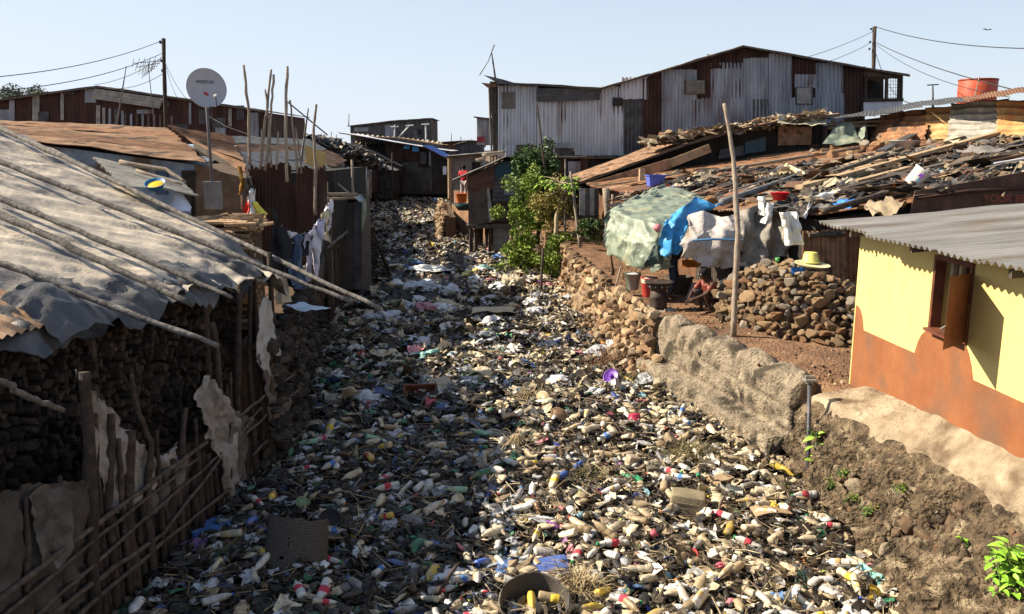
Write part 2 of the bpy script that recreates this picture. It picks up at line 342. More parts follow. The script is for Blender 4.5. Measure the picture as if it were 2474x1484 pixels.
def copytree(o, parent=None, loc=None, rot=None, scale=None, label=None, group=None):
    c = o.copy(); C.objects.link(c); c.parent = parent
    if loc is not None: c.location = loc
    if rot is not None: c.rotation_euler = rot
    if scale is not None: c.scale = scale
    if label: c['label'] = label
    if group: c['group'] = group
    for ch in o.children: copytree(ch, c)
    return c
# ------------------------------------------------------------------ terrain
LB = [(-5, -3.7), (6.4, -3.7), (9, -3.45), (12, -3.5), (16.6, -4.1), (24, -5.1), (28, -4.9), (36, -6.0), (46, -8.0), (60, -10.6), (77, -13.2), (90, -14), (140, -20)]
RB = [(-5, 4.0), (7.5, 3.9), (10.5, 3.95), (12.1, 3.35), (15, 2.85), (20, 2.25), (27, 1.75), (30, 1.1), (35, .1), (40, -1.6), (46, -3.5), (60, -4.6), (88, -6.8), (140, -12)]
def Lx(y): return interp(y, LB)
def Rx(y): return interp(y, RB)
def mound(x, y):
    return .12*fr((x, y, 0), .55, 3) + .07*fr((x, y, 5), 1.8, 2) + .06
def bank_h(x, y):
    right = x > 0.5*(Lx(y)+Rx(y))
    if right: h = interp(y, [(5, 1.2), (26, 1.2), (32, 1.5), (45, 2.0), (80, 2.6), (140, 3.2)])
    else: h = interp(y, [(5, .8), (11, .9), (16, 1.5), (26, 1.7), (45, 2.1), (80, 2.6), (140, 3.2)])
    return h
def ground_mesh():
    ys = [-12, -6, -2]; y = 2.0
    while y < 95: ys.append(y); y += .22 if y < 14 else (.4 if y < 30 else (1.0 if y < 60 else 2.5))
    ys += [100, 110, 125, 150, 200, 300, 500, 900]
    NR = 34; V = []; Fc = []; mi = []
    for y in ys:
        l, r = Lx(y), Rx(y); xs = []
        for x in (-900, -300, -120, -60, -30, -18, l-7, l-4, l-2, l-1.2, l-.45, l-.42): xs.append((x, bank_h(-1e3, y)))
        for k in range(NR+1):
            ro = interp(y, [(7, .9), (11.2, .85), (15.5, .75), (16.5, .3)]); x = l-.35 + (r-l+.35+ro)*k/NR; xs.append((x, mound(x, y)-.03 if y < 95 else bank_h(x, y)))
        for x in (r+ro+.03, r+ro+.06, r+ro+.4, r+1.6, r+2, r+2.6, r+3.4, r+5, r+8, 20, 40, 80, 160, 300, 900): xs.append((x, bank_h(1e3, y)))
        for i, (x, z) in enumerate(xs):
            if not (11 < i < 13+NR) : z += .05*fr((x, y, 0), .8, 3) if abs(x) < 20 else 0
            V.append((x, y, z))
    n = len(V)//len(ys)
    for j in range(len(ys)-1):
        for i in range(n-1):
            Fc.append((j*n+i, j*n+i+1, (j+1)*n+i+1, (j+1)*n+i)); mi.append(1 if 12 <= i < 12+NR else 0)
    g = add('ground', V, Fc, [dirt, mud], kind='structure', base=Vector((0, 0, 0)), smooth=True)
    g.data.polygons.foreach_set('material_index', mi)
ground_mesh()
# ------------------------------------------------------------------ swept banks
def sweep(path, prof, step, amp, sc, seed, n_per=None, topbump=None, joint=False):
    """path: (x,y) points, prof: (outward, z); outward is towards the river"""
    pts = [Vector((p[0], p[1], 0)) for p in path]; out = []
    for a, b in zip(pts, pts[1:]):
        k = max(1, int((b-a).length/step))
        out += [a.lerp(b, i/k) for i in range(k)]
    out.append(pts[-1]); V = []
    # subdivide the profile
    pr = []
    for (o0, z0), (o1, z1) in zip(prof, prof[1:]):
        k = max(1, int(math.hypot(o1-o0, z1-z0)/step)); pr += [(o0+(o1-o0)*i/k, z0+(z1-z0)*i/k) for i in range(k)]
    pr.append(prof[-1])
    for i, p in enumerate(out):
        d = (out[min(i+1, len(out)-1)]-out[max(i-1, 0)]).normalized(); nrm = Vector((-d.y, d.x, 0))
        if nrm.x > 0: nrm = -nrm
        for o, z in pr:
            q = p + nrm*o + Vector((0, 0, z)); e = amp*fr(q, sc, 4, seed)
            dz = 0
            if joint:
                row = int((z+.2)/.34); sx_ = (i*step+row*.31) % .62; jz = ((z+.2) % .34)
                if .0 < z < 1.0 and (min(sx_, .62-sx_) < .03 or min(jz, .34-jz) < .028): e -= .035
                e += .03*nz((int((i*step+row*.31)/.62)*3.7, row*5.1, 1), 1)+.02*fr(q, 14, 2, 3)
            if topbump: dz = topbump(i*step, o, z)
            V.append(q + nrm*e + Vector((0, 0, e*.5+dz)))
    n = len(pr); Fc = [(i*n+j, i*n+j+1, (i+1)*n+j+1, (i+1)*n+j) for i in range(len(out)-1) for j in range(n-1)]
    Fc.append(tuple(range(n-1, -1, -1))); Fc.append(tuple((len(out)-1)*n+j for j in range(n)))
    return V, Fc
# rough earth and rock face below the yellow house, with the cement apron on it
def embank():
    V = []; ys = [5.0+.05*i for i in range(int(5.95/.05)+1)]; nprof = 56
    for y in ys:
        xf = 3.98; xt = interp(y, [(5, 4.78), (7.4, 4.68), (8.6, 4.6), (9.8, 4.38), (10.6, 4.2), (11.1, 4.15)])
        zt = interp(y, [(5, 1.3), (7.4, 1.22), (11, 1.15)])
        for k in range(nprof+1):
            t = k/nprof
            x = xf-.35 + (xt-xf+.35)*t**1.1; z = -.25 + (zt+.25)*min(1, t**.75)
            q = Vector((x, y, z)); env = math.sin(math.pi*min(1, max(0, t)))**.6
            rd = 1-abs(fr(q*1.0, 2.2, 4, 3)); e = (.22*fr(q, 1.3, 5, 1) + .24*(rd-.8) + .09*fr(q, 6, 4, 4))*env
            for (cy, cz, r) in ((9.3, .55, .28), (8.2, .35, .25), (8.9, .15, .22), (10.2, .75, .2), (7.9, .75, .18)):
                dd = math.hypot(y-cy, (z-cz)*1.0)/r
                if dd < 1: e -= .22*(1-dd*dd)
            V.append(q + Vector((-e, 0, e*.45)))
    n = nprof+1; Fc = [(i*n+j, (i+1)*n+j, (i+1)*n+j+1, i*n+j+1) for i in range(len(ys)-1) for j in range(n-1)]
    k = len(V)     # end face at the notch
    V += [Vector((4.9, ys[-1]-.02, -.2)), Vector((4.9, ys[-1]-.02, 1.1))]
    Fc.append(tuple([(len(ys)-1)*n+j for j in range(n)]+[k+1, k]))
    add('embankment', V, Fc, earthrock, kind='structure', smooth=True, base=Vector((4, 8, 0)))
    B = Bulk(); rn = random.Random(5)
    for _ in range(420):
        y = rn.uniform(5.6, 10.85); t = rn.random()**.8; xt = interp(y, [(5, 4.78), (8.6, 4.6), (11.1, 4.15)]); zt = 1.1
        x = 3.9+(xt-3.9)*t**1.3; z = -.05+zt*t**.85; r = rn.choice([.03, .03, .04, .05, .06, .08, .11])*rn.uniform(.8, 1.2)
        c = rn.choice([(.12, .08, .05), (.085, .06, .04), (.17, .13, .09), (.13, .08, .05), (.22, .18, .125), (.06, .045, .032)])
        S = np.diag([r*rn.uniform(.7, 1.2), r*rn.uniform(.8, 1.5), r*rn.uniform(.7, 1.1)])
        B.put(rn.choice(ROCKS), rotm(rn.uniform(0, 6), rn.uniform(0, 6), rn.uniform(0, 6)) @ S, np.array([x+r*.1, y, z]), c, True)
    B.build('rubble', stone_v, base=(4, 8, 0), kind='stuff')
    # apron
    def f(s, t):
        y = 5.0+5.95*s
        x0 = interp(y, [(5, 4.76), (7.4, 4.64), (8.6, 4.53), (9.8, 4.30), (10.6, 4.12), (11.15, 4.02)]) + .05*fr((y, 0, 0), 2.5, 3)
        z0 = interp(y, [(5, 1.3), (7.4, 1.24), (11, 1.17)]); z1 = interp(y, [(5, 1.9), (8, 1.66), (9.5, 1.5), (11.2, 1.3)])
        x = x0 + (4.9-x0)*t; z = z0+(z1-z0)*t + .03*fr((x, y, 0), 2.5, 4)
        if t < .1: z -= (.1-t)*1.2
        return Vector((x, y, z))
    V, Fc = grid(f, 110, 26)
    add('cement_apron', V, Fc, apron, smooth=True, label='pale cement apron sloping along the foot of the orange and yellow house wall', cat='apron')
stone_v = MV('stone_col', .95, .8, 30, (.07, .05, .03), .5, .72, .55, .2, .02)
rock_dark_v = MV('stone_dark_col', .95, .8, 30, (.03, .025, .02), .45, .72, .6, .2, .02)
embank()
# concrete retaining wall with lumpy rounded cap
CW = [(4.02, 11.45), (3.82, 12.3), (3.6, 13.3), (3.15, 14.9), (2.85, 16.2)]
def cap(sd, o, z):
    if z < .95: return 0
    ph = (sd % .95)/.95; return .11*math.sin(math.pi*min(1, ph*1.05)) - (.14 if ph > .93 and sd > 2.4 else 0)
V, Fc = sweep(CW, [(-.55, .9), (-.5, 1.12), (-.3, 1.24), (-.1, 1.2), (.0, 1.08), (.02, .85), (.03, .46), (.05, .42), (.34, .38), (.37, .30), (.40, .10), (.46, -.2)], .035, .055, 3.4, 2, topbump=cap, joint=True)
add('retaining_wall', V, Fc, concrete, smooth=True, label='mottled concrete retaining wall with a lumpy rounded top along the edge of the dirt terrace', cat='retaining wall')
# rough concrete slope filling the notch between that wall and the embankment
V, Fc = sweep([(4.75, 11.3), (4.3, 11.32), (3.95, 11.35)], [(-.3, 1.1), (0, .85), (.05, .4), (.1, -.2)], .06, .07, 2.5, 9)
# drystone walls: courses of real stones in one built wall
def drystone(name, path, h, cols, label, mat, seed, rmin=.10, rmax=.22, lean=.12, backfill=dirt, out=0, rows=None, flat=.7):
    rn = random.Random(seed); B = Bulk(); pts = [Vector((p[0], p[1], 0)) for p in path]; L = 0
    base = (pts[0].x, pts[0].y, 0)
    for a, b in zip(pts, pts[1:]):
        d = (b-a); ln = d.length; d.normalize(); nrm = Vector((-d.y, d.x, 0)); nrm = -nrm if nrm.x*out > 0 else nrm
        if out == 0 and nrm.x > 0: nrm = -nrm
        z = -.05
        while z < h:
            r0 = rn.uniform(rmin, rmax)*.8; t = rn.uniform(0, .2)
            while t < ln:
                r = rn.uniform(rmin, rmax); kc = rn.uniform(.7, 1.25)
                p = a + d*t + nrm*(lean*(1-z/h)+rn.uniform(-.05, .05)); c = rn.choice(cols)
                S = np.diag([r*rn.uniform(.9, 1.3), r*rn.uniform(.8, 1.2), r*flat*rn.uniform(.8, 1.2)])
                R = rotm(rn.uniform(-.4, .4), rn.uniform(-.4, .4), rn.uniform(0, 6.3)) @ S
                B.put(rn.choice(ROCKS), R, np.array([p.x, p.y, z+r0*.6+rn.uniform(-.03, .03)]), tuple(q*kc for q in c), False)
                t += r*1.45
            z += r0*1.15
    core = []
    g = []
    for a, b in zip(pts, pts[1:]):
        d = (b-a).normalized(); nrm = Vector((-d.y, d.x, 0)); nrm = -nrm if (nrm.x > 0 if out == 0 else nrm.x*out > 0) else nrm
        q = [a+nrm*.05, b+nrm*.05, b-nrm*.45, a-nrm*.45]
        g.append(([v+Vector((0, 0, -.1)) for v in q]+[v+Vector((0, 0, h*.95)) for v in q], [(3, 2, 1, 0), (4, 5, 6, 7), (0, 1, 5, 4), (1, 2, 6, 5), (2, 3, 7, 6), (3, 0, 4, 7)]))
    V, T = tri(join(*g)); B.put((V, T), np.eye(3), np.zeros(3), (.10, .065, .04))
    o = B.build(name, mat, base=base, label=label, category='stone wall'); return o
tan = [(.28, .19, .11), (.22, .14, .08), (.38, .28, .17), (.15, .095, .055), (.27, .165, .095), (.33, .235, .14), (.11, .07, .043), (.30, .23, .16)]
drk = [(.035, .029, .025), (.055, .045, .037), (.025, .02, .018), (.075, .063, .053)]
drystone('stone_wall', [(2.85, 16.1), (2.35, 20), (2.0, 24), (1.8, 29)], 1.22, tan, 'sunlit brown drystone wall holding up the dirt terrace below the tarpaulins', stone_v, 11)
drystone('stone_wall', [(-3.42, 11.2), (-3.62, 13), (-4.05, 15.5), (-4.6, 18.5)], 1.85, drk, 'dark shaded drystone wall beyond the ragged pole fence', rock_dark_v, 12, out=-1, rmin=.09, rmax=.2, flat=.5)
drystone('stone_wall', [(-3.2, 40.5), (-3.7, 45), (-4.4, 52)], 1.3, tan, 'crumbling stone bank under the grey concrete house far up the channel', stone_v, 13, rmin=.12, rmax=.24, lean=.4)
drystone('stone_wall', [(.15, 34.2), (1.2, 32), (1.9, 29.2)], 1.15, [(.16, .12, .08), (.11, .085, .06), (.22, .16, .1)], 'brown rubble bank under the green bushes', stone_v, 14, rmin=.13, rmax=.28, lean=.5)
# loose rubble tumbled at the foot of the drystone wall: stuff nobody could count
B = Bulk(); rn = random.Random(8)
for _ in range(900):
    y = rn.uniform(15.6, 29); o = abs(rn.gauss(0, .35)); x = Rx(y)+.1-o; z = max(0, .62-o*.8)*rn.uniform(.2, 1) if y < 21 else max(0, .25-o*.4)
    r = rn.uniform(.05, .16); c = rn.choice(tan)
    B.put(rn.choice(ROCKS1), rotm(rn.uniform(0, 6), rn.uniform(0, 6), rn.uniform(0, 6)) @ np.diag([r, r*.9, r*.7]), np.array([x, y, z]), tuple(q*(.6+r*3) for q in c))
for _ in range(1500):      # pebbles and crumbs on the terrace dirt
    y = rn.uniform(11.4, 24); x = rn.uniform(Rx(y)+.5, Rx(y)+3.2); r = rn.choice([.012, .02, .02, .03, .04])
    B.put(rn.choice(ROCKS1), rotm(rn.uniform(0, 6), rn.uniform(0, 6), rn.uniform(0, 6)) @ np.diag([r, r*.9, r*.7]), np.array([x, y, 1.2+r*.2]), rn.choice(tan+[(.1, .06, .04)]*4))
for _ in range(900):      # left bank foot
    y = rn.uniform(11, 50); o = abs(rn.gauss(0, .4)); x = Lx(y)-.2+o; r = rn.uniform(.06, .2)
    B.put(rn.choice(ROCKS1), rotm(rn.uniform(0, 6), rn.uniform(0, 6), rn.uniform(0, 6)) @ np.diag([r, r*.9, r*.7]), np.array([x, y, .03+max(0, .5-o)*rn.random()]), rn.choice(drk))
B.build('rubble', stone_v, base=(2.5, 18, 0), kind='stuff')
# ------------------------------------------------------------------ litter covering the channel
def crumple(seed, nu=4, nv=4, flat=.35, amp=.5):
    rn = random.Random(seed)
    V = [Vector((i/nu-.5+rn.uniform(-.12, .12), j/nv-.5+rn.uniform(-.12, .12), rn.uniform(-1, 1)*amp*.35*(1-flat*.5))) for j in range(nv+1) for i in range(nu+1)]
    Fc = [(j*(nu+1)+i, j*(nu+1)+i+1, (j+1)*(nu+1)+i+1, (j+1)*(nu+1)+i) for j in range(nv) for i in range(nu)]
    return tri((V, Fc))
def bag_tpl(seed, sub=2):
    V, T = ico(sub); rn = random.Random(seed); out = []
    for v in V:
        r = 1+.55*fr(v, 1.3, 4, seed)+.25*rn.uniform(-1, 1)*.6; p = v*r*.5; p.z *= .55; out.append(p)
    return np.array([tuple(p) for p in out], dtype=np.float32), np.array(T, dtype=np.int32)
def bottle_prof(kind=0):
    return [[(.0, 0), (.30, 0), (.36, .03), (.36, .2), (.34, .24), (.36, .28), (.36, .62), (.30, .76), (.14, .9), (.12, .95), (.13, 1.0), (0, 1.0)],
            [(0, 0), (.34, 0), (.40, .05), (.40, .55), (.34, .72), (.18, .84), (.15, .95), (.15, 1.0), (0, 1.0)],
            [(0, 0), (.26, 0), (.30, .04), (.30, .3), (.26, .4), (.30, .5), (.30, .68), (.12, .85), (.10, 1.0), (0, 1)]][kind]
def bottle_tpl(seed, n=8, kind=0, crush=.3):
    rn = random.Random(seed); pr = [(r*.5, z-.5) for r, z in bottle_prof(kind)]
    V, Fc = lathe([p for p in pr if p[0] > 0], n); Fc.append(tuple(range((len(V)//n-1)*n, len(V)))) 
    fl = rn.uniform(1-crush, 1); tw = rn.uniform(-crush, crush)
    out = [Vector((v.x*fl+tw*.1*math.sin(v.z*5), v.y/fl**.5+crush*.12*noise.noise(v*5+Vector((seed, 0, 0))), v.z)) for v in V]
    out = [Vector((p.z, p.y, p.x)) for p in out]
    return tri((out, Fc))
CR = [crumple(i) for i in range(14)]; CR2 = [crumple(40+i, 2, 2, amp=.8) for i in range(12)]; SH = [crumple(60+i, 3, 1, amp=.3) for i in range(8)]
BG = [bag_tpl(i) for i in range(8)]; BG1 = [bag_tpl(30+i, 1) for i in range(8)]
BT = [bottle_tpl(i, 8, i % 3, .25+.09*i) for i in range(12)]
STK = [tri(tube([(-.5, 0, 0), (-.1, .03*i, .02), (.5, 0, 0)], [.02, .016, .01], 4)) for i in range(3)]
CUP = [tri(lathe([(.28, 0), (.3, .03), (.42, .75), (.40, .75), (.27, .05)], 9))]
CREAM = [(.56, .46, .30), (.47, .37, .23), (.62, .53, .36), (.36, .28, .17), (.52, .43, .29), (.28, .21, .13), (.66, .58, .42)]
WHITE = [(.50, .50, .49), (.58, .57, .53), (.42, .43, .44), (.66, .65, .62)]
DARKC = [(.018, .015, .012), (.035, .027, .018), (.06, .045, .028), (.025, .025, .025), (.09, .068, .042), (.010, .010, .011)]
BRIGHT = [(.03, .22, .10), (.05, .30, .15), (.04, .16, .10), (.55, .12, .16), (.60, .22, .26), (.45, .06, .05), (.08, .20, .45), (.04, .08, .35), (.62, .45, .06), (.60, .25, .05), (.30, .12, .35), (.45, .55, .12), (.25, .5, .6)]
def pick(rn, far=0):
    r = rn.random()
    if r < .34-.04*far: return rn.choice(CREAM)
    if r < .43+.09*far: return rn.choice(WHITE)
    if r < .935: return rn.choice(DARKC)
    return rn.choice(BRIGHT)
litter_m = MV('litter', .55, .4, 60, (.065, .048, .03), .42, .70, .75, .35, .006, 9)
def inview(x, y, m=1.0):
    return abs(x) < .63*y*1.02 + m
def muddy(x, y):      # the wet mud bend where little litter lies
    return (24 < y < 38 and x < interp(y, [(24, -2.2), (30, -1.2), (38, -2.5)]) + .8*fr((x, y, 0), .5, 3))
def scatter_litter():
    rn = random.Random(77); B = Bulk()
    def orient(flat=.5): return rotm(rn.gauss(0, flat), rn.gauss(0, flat), rn.uniform(0, 6.28))
    zones = [(5.6, 13, 430, 0, 1.0), (13, 22, 200, .25, 1.1), (22, 40, 75, .6, 1.3), (40, 92, 26, 1.0, 2.0)]
    for y0, y1, dens, far, sz in zones:
        area = sum((Rx(y)-Lx(y)) for y in np.linspace(y0, y1, 40))/40*(y1-y0); n = int(area*dens)
        for _ in range(n):
            y = rn.uniform(y0, y1); l, r = Lx(y), Rx(y); x = rn.uniform(l-.15, r+.1)
            if not inview(x, y): continue
            if muddy(x, y) and rn.random() < .8: continue
            k = rn.random(); col = pick(rn, far); d = rn.uniform(.75, 1.15); col = tuple(min(.8, c*d) for c in col)
            # patches where dark muck shows
            pt = fr((x, y, 3), .9, 3)
            if pt < -.22 and rn.random() < .6: col = rn.choice(DARKC)
            if rn.random() < .10: col = rn.choice(DARKC)
            if y < 15 and x < .2+.9*fr((x, y, 8), .4, 2) and rn.random() < .66: col = rn.choice([(.010, .010, .011), (.018, .018, .019), (.030, .028, .026), (.05, .05, .05), (.022, .018, .014)])  # near-left side: shade's blackness put into the colour, along with wet muck
            elif y < 16 and x < .1 and rn.random() < .6: col = rn.choice([(.40, .42, .44), (.55, .57, .6), (.06, .2, .12), (.22, .25, .26), (.12, .13, .14), (.08, .12, .26)])  # cool grey, blue and green pieces paint the shaded side's tint and glints
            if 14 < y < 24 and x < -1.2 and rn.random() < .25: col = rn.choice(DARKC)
            z = mound(x, y) + rn.uniform(-.02, .07)*(1 if y < 25 else 1.8)
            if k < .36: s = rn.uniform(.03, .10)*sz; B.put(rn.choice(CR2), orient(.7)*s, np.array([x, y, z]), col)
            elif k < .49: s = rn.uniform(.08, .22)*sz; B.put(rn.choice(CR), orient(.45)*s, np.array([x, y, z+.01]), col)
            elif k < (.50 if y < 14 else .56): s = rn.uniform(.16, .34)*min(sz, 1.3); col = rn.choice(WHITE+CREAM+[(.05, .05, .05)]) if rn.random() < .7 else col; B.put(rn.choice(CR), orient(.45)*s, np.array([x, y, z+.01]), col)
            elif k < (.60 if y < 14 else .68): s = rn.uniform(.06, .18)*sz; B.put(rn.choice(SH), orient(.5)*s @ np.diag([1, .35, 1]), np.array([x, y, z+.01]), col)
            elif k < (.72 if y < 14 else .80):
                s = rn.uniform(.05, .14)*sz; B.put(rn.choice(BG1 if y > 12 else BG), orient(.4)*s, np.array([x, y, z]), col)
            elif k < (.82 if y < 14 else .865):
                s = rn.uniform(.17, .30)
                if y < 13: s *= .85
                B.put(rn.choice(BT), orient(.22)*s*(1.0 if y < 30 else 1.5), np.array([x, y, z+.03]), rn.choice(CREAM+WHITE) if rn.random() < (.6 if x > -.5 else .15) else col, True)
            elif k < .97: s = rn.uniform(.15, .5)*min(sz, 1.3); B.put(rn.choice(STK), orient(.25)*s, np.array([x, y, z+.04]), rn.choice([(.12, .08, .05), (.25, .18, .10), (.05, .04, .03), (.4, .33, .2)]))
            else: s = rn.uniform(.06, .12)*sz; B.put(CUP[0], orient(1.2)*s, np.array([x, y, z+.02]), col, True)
    # light scatter on the banks: terrace edge and rubble
    for _ in range(500):
        y = rn.uniform(8, 26); x = Rx(y)+rn.uniform(-.2, .2); s = rn.uniform(.04, .12)
        B.put(rn.choice(CR2), orient(.5)*s, np.array([x, y, .12+rn.uniform(0, .1)]), pick(rn))
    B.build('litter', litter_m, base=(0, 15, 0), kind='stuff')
scatter_litter()
# ================================================================== left bank, near: firewood shed under a dusty tarpaulin
EA, EB = Pz(0, 800, 2.9), Pz(610, 640, 2.9)
EC = Py(0, 335, 14.6)
ROOF = plane3(EA, EB, EC)
if ROOF[0].z < 0: ROOF = (-ROOF[0], -ROOF[1])
edir = (EB-EA).normalized(); up_ = ROOF[0].cross(edir).normalized()
if up_.z < 0: up_ = -up_
def roofpt(a, b, off=0): return EA + edir*a + up_*b + ROOF[0]*off
LE = (EB-EA).length
_c = EC-EA; KS = (_c.dot(edir)-LE)/_c.dot(up_)
sh = empty('firewood_shed', 'low shed roofed with a wrinkled dusty tarpaulin over stacked firewood beside the channel', 'shed', (EA.x-2, 8, .8))
def tarp_f(s, t):
    a = -4.2 + (LE+.55+4.2)*s; low = interp(a, [(-4, .2), (-.2, .75), (1.3, .15), (3, -.12), (LE, -.3), (LE+1, -.2)])
    if a < LE*.85: low += .12*fr((a*2.2, 0, 4), 1, 3)
    b = low + (6.6-low)*t**1.3; a += KS*max(0, b)*s
    e = .03*fr((a*1.2, b*.6, 0), 1, 4)
    fold = .055*max(0, 1-b/1.2)*math.sin(a*5.2+1.3*fr((a, b, 2), 1.2, 3)*3+b*1.5)*.8+.05*max(0, 1-b/1.1)*fr((a*4, b*3, 1), 1, 3)
    q_ = a+.75*b; fold += .045*fr((q_*3.4, b*.55-a*.3, 5), 1, 4)*min(1, b+.3)
    p = roofpt(a, b, .05+e+fold)
    hang = max(0, .25-t)/.25*(.10+.16*abs(fr((a*1.5, 0, 9), 1, 3)))
    if a > LE and b < .8: hang += (a-LE)*.6*(1-max(0, b)/.8)
    return p - Vector((0, 0, hang))
V, Fc = grid(tarp_f, 240, 100)
k = len(V); add('tarpaulin', V+[v-Vector((0, 0, .012)) for v in V], Fc+[tuple(i+k for i in reversed(q)) for q in Fc], tarp_dusty, sh, smooth=True)
# darker lower sheet sagging below the dusty one
def tarp2(s, t):
    a = -.6+(LE+.9)*s; b = interp(a, [(-1, .4), (1, .75), (LE, .55)])*(1-t) - (.22+.16*fr((a*2, 0, 0), 1, 3))*t
    w_ = .07*math.sin(a*6.3+2*fr((a, b, 3), 2, 2))*(t+.2)+.06*fr((a*3, b*4, 8), 1, 3)
    p = roofpt(a, b, .0+w_)
    if t > .7: p -= Vector((0, 0, (t-.7)*.55*(1+.8*fr((a*3, 5, 0), 1, 2))))
    return p
V, Fc = grid(tarp2, 200, 18); k = len(V)
add('lower_tarpaulin', V+[v-Vector((0, 0, .01)) for v in V], Fc+[tuple(i+k for i in reversed(q)) for q in Fc], tarp_dark, sh, smooth=True, label='dark sagging plastic sheet at the eave')
a0 = PP(-60, 690, ROOF); g = corr(roofpt(-3.4, -.16, .03), roofpt(.75, -.16, .03), roofpt(.75, 1.1, .03), roofpt(-3.4, 1.1, .03), .11, .016, 8, .006, .02)
add('roof_sheet', *g, rust_tan, sh, smooth=True, label='tan corrugated roof sheet at the near eave')
def flap(s, t):
    p = roofpt(.35+.75*s, .35-.65*t, .11+.10*math.sin(s*math.pi)+.05*fr((s*4, t*4, 0), 1, 3)); return p-Vector((0, 0, .2*t*t))
cloth(flap, 18, 14, tarp_dark, 'tarpaulin_flap', .02, 6, parent=sh)
for a in (-1.5, 1.2, 3.3, LE+.1):
    p = roofpt(a, .05, -.06); add('post', *tube([p, (p.x-.03, p.y, .3)], [.045, .05], 8, .006, 3, 4), wood_dark, sh)
p1, p2 = roofpt(-3, .1, -.09), roofpt(LE+.2, .1, -.09); add('eave_beam', *tube([p1, p2], [.05, .045], 8, .01, 1, 8), wood_dark, sh)
b1, b2 = roofpt(LE+.1, 0, -.1), roofpt(LE+.1+KS*5, 5, -.12); add('eave_beam', *tube([b1, b2], [.05, .045], 8, .01, 1, 8), wood_dark, sh)
# back and floor darkness of the shed: its plank back wall
bw = [roofpt(LE-.2, .4, -.12), roofpt(LE-.2+KS*5, 5, -.14)]
add('end_wall', *polyface([bw[0], bw[1], Vector((bw[1].x, bw[1].y, .8)), Vector((bw[0].x, bw[0].y, .8))], Vector((0, .05, 0))), plank_dark, sh)
# long poles weighing the roof down
def pole_thing(label, pts, r0, r1, m=wood_grey, name='pole', group='long poles lying on the tarpaulin roof', seed=0, wob=.009, knots=True):
    rad_ = [.8*lerp(r0, r1, i/(len(pts)-1)) for i in range(len(pts))]
    return add(name, *tube(pts, rad_, 9, wob, seed, 7), m, smooth=True, label=label, cat='pole', group=group)
RO = [((-60, 308), (610, 628), (920, 750), .062, .035, 'longest grey pole, along the far edge of the tarpaulin roof and over the channel'),
      ((-60, 398), (600, 660), (822, 800), .06, .034, 'second longest grey pole, its tip over the channel below the clothes line'),
      ((-60, 488), (440, 700), (546, 749), .055, .03, 'thin grey pole across the middle of the tarpaulin ending above the log stack'),
      ((-60, 530), (270, 680), (449, 766), .06, .038, 'knotty grey pole lying beside a thinner one across the tarpaulin'),
      ((-60, 655), (190, 745), (516, 860), .05, .036, 'pale pole over the dark tarpaulin flap, pointing down at the leaning fence stake'),
      ((-60, 905), (40, 945), (151, 992), .027, .022, 'short pale pole end at the eave of the corrugated sheet')]
for i, (q0, q1, q2, r0, r1, lb) in enumerate(RO):
    if i < 5:
        P0, P1 = PP(q0[0], q0[1], ROOF, .12+r0), PP(q1[0], q1[1], ROOF, .10+r0)
        P2 = PLn(q2[0], q2[1], P0, P1 + (P1-P0)*.001); P2 = PLn(q2[0], q2[1], P0, P1)
    else:
        P0 = Pz(q0[0], q0[1], 2.9); P0 = Py(q0[0], q0[1], 4.2); P2 = Py(q2[0], q2[1], 5.3); P1 = P0.lerp(P2, .5)
    pole_thing(lb, [P0, P0.lerp(P1, .5)+Vector((0, 0, .02)), P1, P2], r0, r1, seed=i)
P0, P2 = Pz(660, 795, 1.2), Pz(905, 806, 1.05)
pole_thing('thin brown stick poking out level over the litter below the two long roof poles', [P0, P2], .022, .014, wood_dark, 'stick', None, 5)
# log stack under the shed
def log_tpl(seed):
    rn = random.Random(seed); n = 6; ra = [rn.uniform(.6, 1.15) for _ in range(n)]; V = []
    for e, x in enumerate((-.5, -.2, .2, .5)):
        for k in range(n):
            t = 2*math.pi*k/n; V.append(Vector((x+(.04*rn.uniform(-1, 1) if e in (0, 3) else 0), math.cos(t)*ra[k]*1.25*rn.uniform(.9, 1.1), math.sin(t)*ra[k]*.75)))
    Fc = [(i*n+k, i*n+(k+1) % n, (i+1)*n+(k+1) % n, (i+1)*n+k) for i in range(3) for k in range(n)] + [tuple(range(n-1, -1, -1)), tuple(3*n+k for k in range(n))]
    return V, Fc
LOGS = [log_tpl(i) for i in range(10)]
log_me = []
for i in range(10):
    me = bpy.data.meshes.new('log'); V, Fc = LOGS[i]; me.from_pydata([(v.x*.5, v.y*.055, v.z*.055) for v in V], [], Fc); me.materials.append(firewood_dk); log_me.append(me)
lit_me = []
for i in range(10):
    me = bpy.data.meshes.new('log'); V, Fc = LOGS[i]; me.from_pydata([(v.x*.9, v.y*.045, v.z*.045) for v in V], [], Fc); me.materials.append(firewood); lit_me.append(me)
FLY = lambda y: -4.62+.20*(y-7.26)      # face of the stack
rn = random.Random(3); spots = []
for zi in range(26):
    z = .62 + zi*.092; y = 4.4
    while y < 11.3:
        eave = 2.82 + interp(y, [(4, -.25), (6, -.05), (8, 0), (11, .0)])
        if z < eave-.05: spots.append((y+rn.uniform(-.02, .02), z+rn.uniform(-.02, .02)))
        y += rn.uniform(.10, .15)
rn.shuffle(spots)
seen = [s for s in spots if s[1] > 1.0 and s[0] > 5.2]
pickd = set(seen[:285])
B = Bulk()
LT = [tri(([Vector((v.x*.5, v.y*.055, v.z*.055)) for v in V], Fc)) for V, Fc in LOGS]
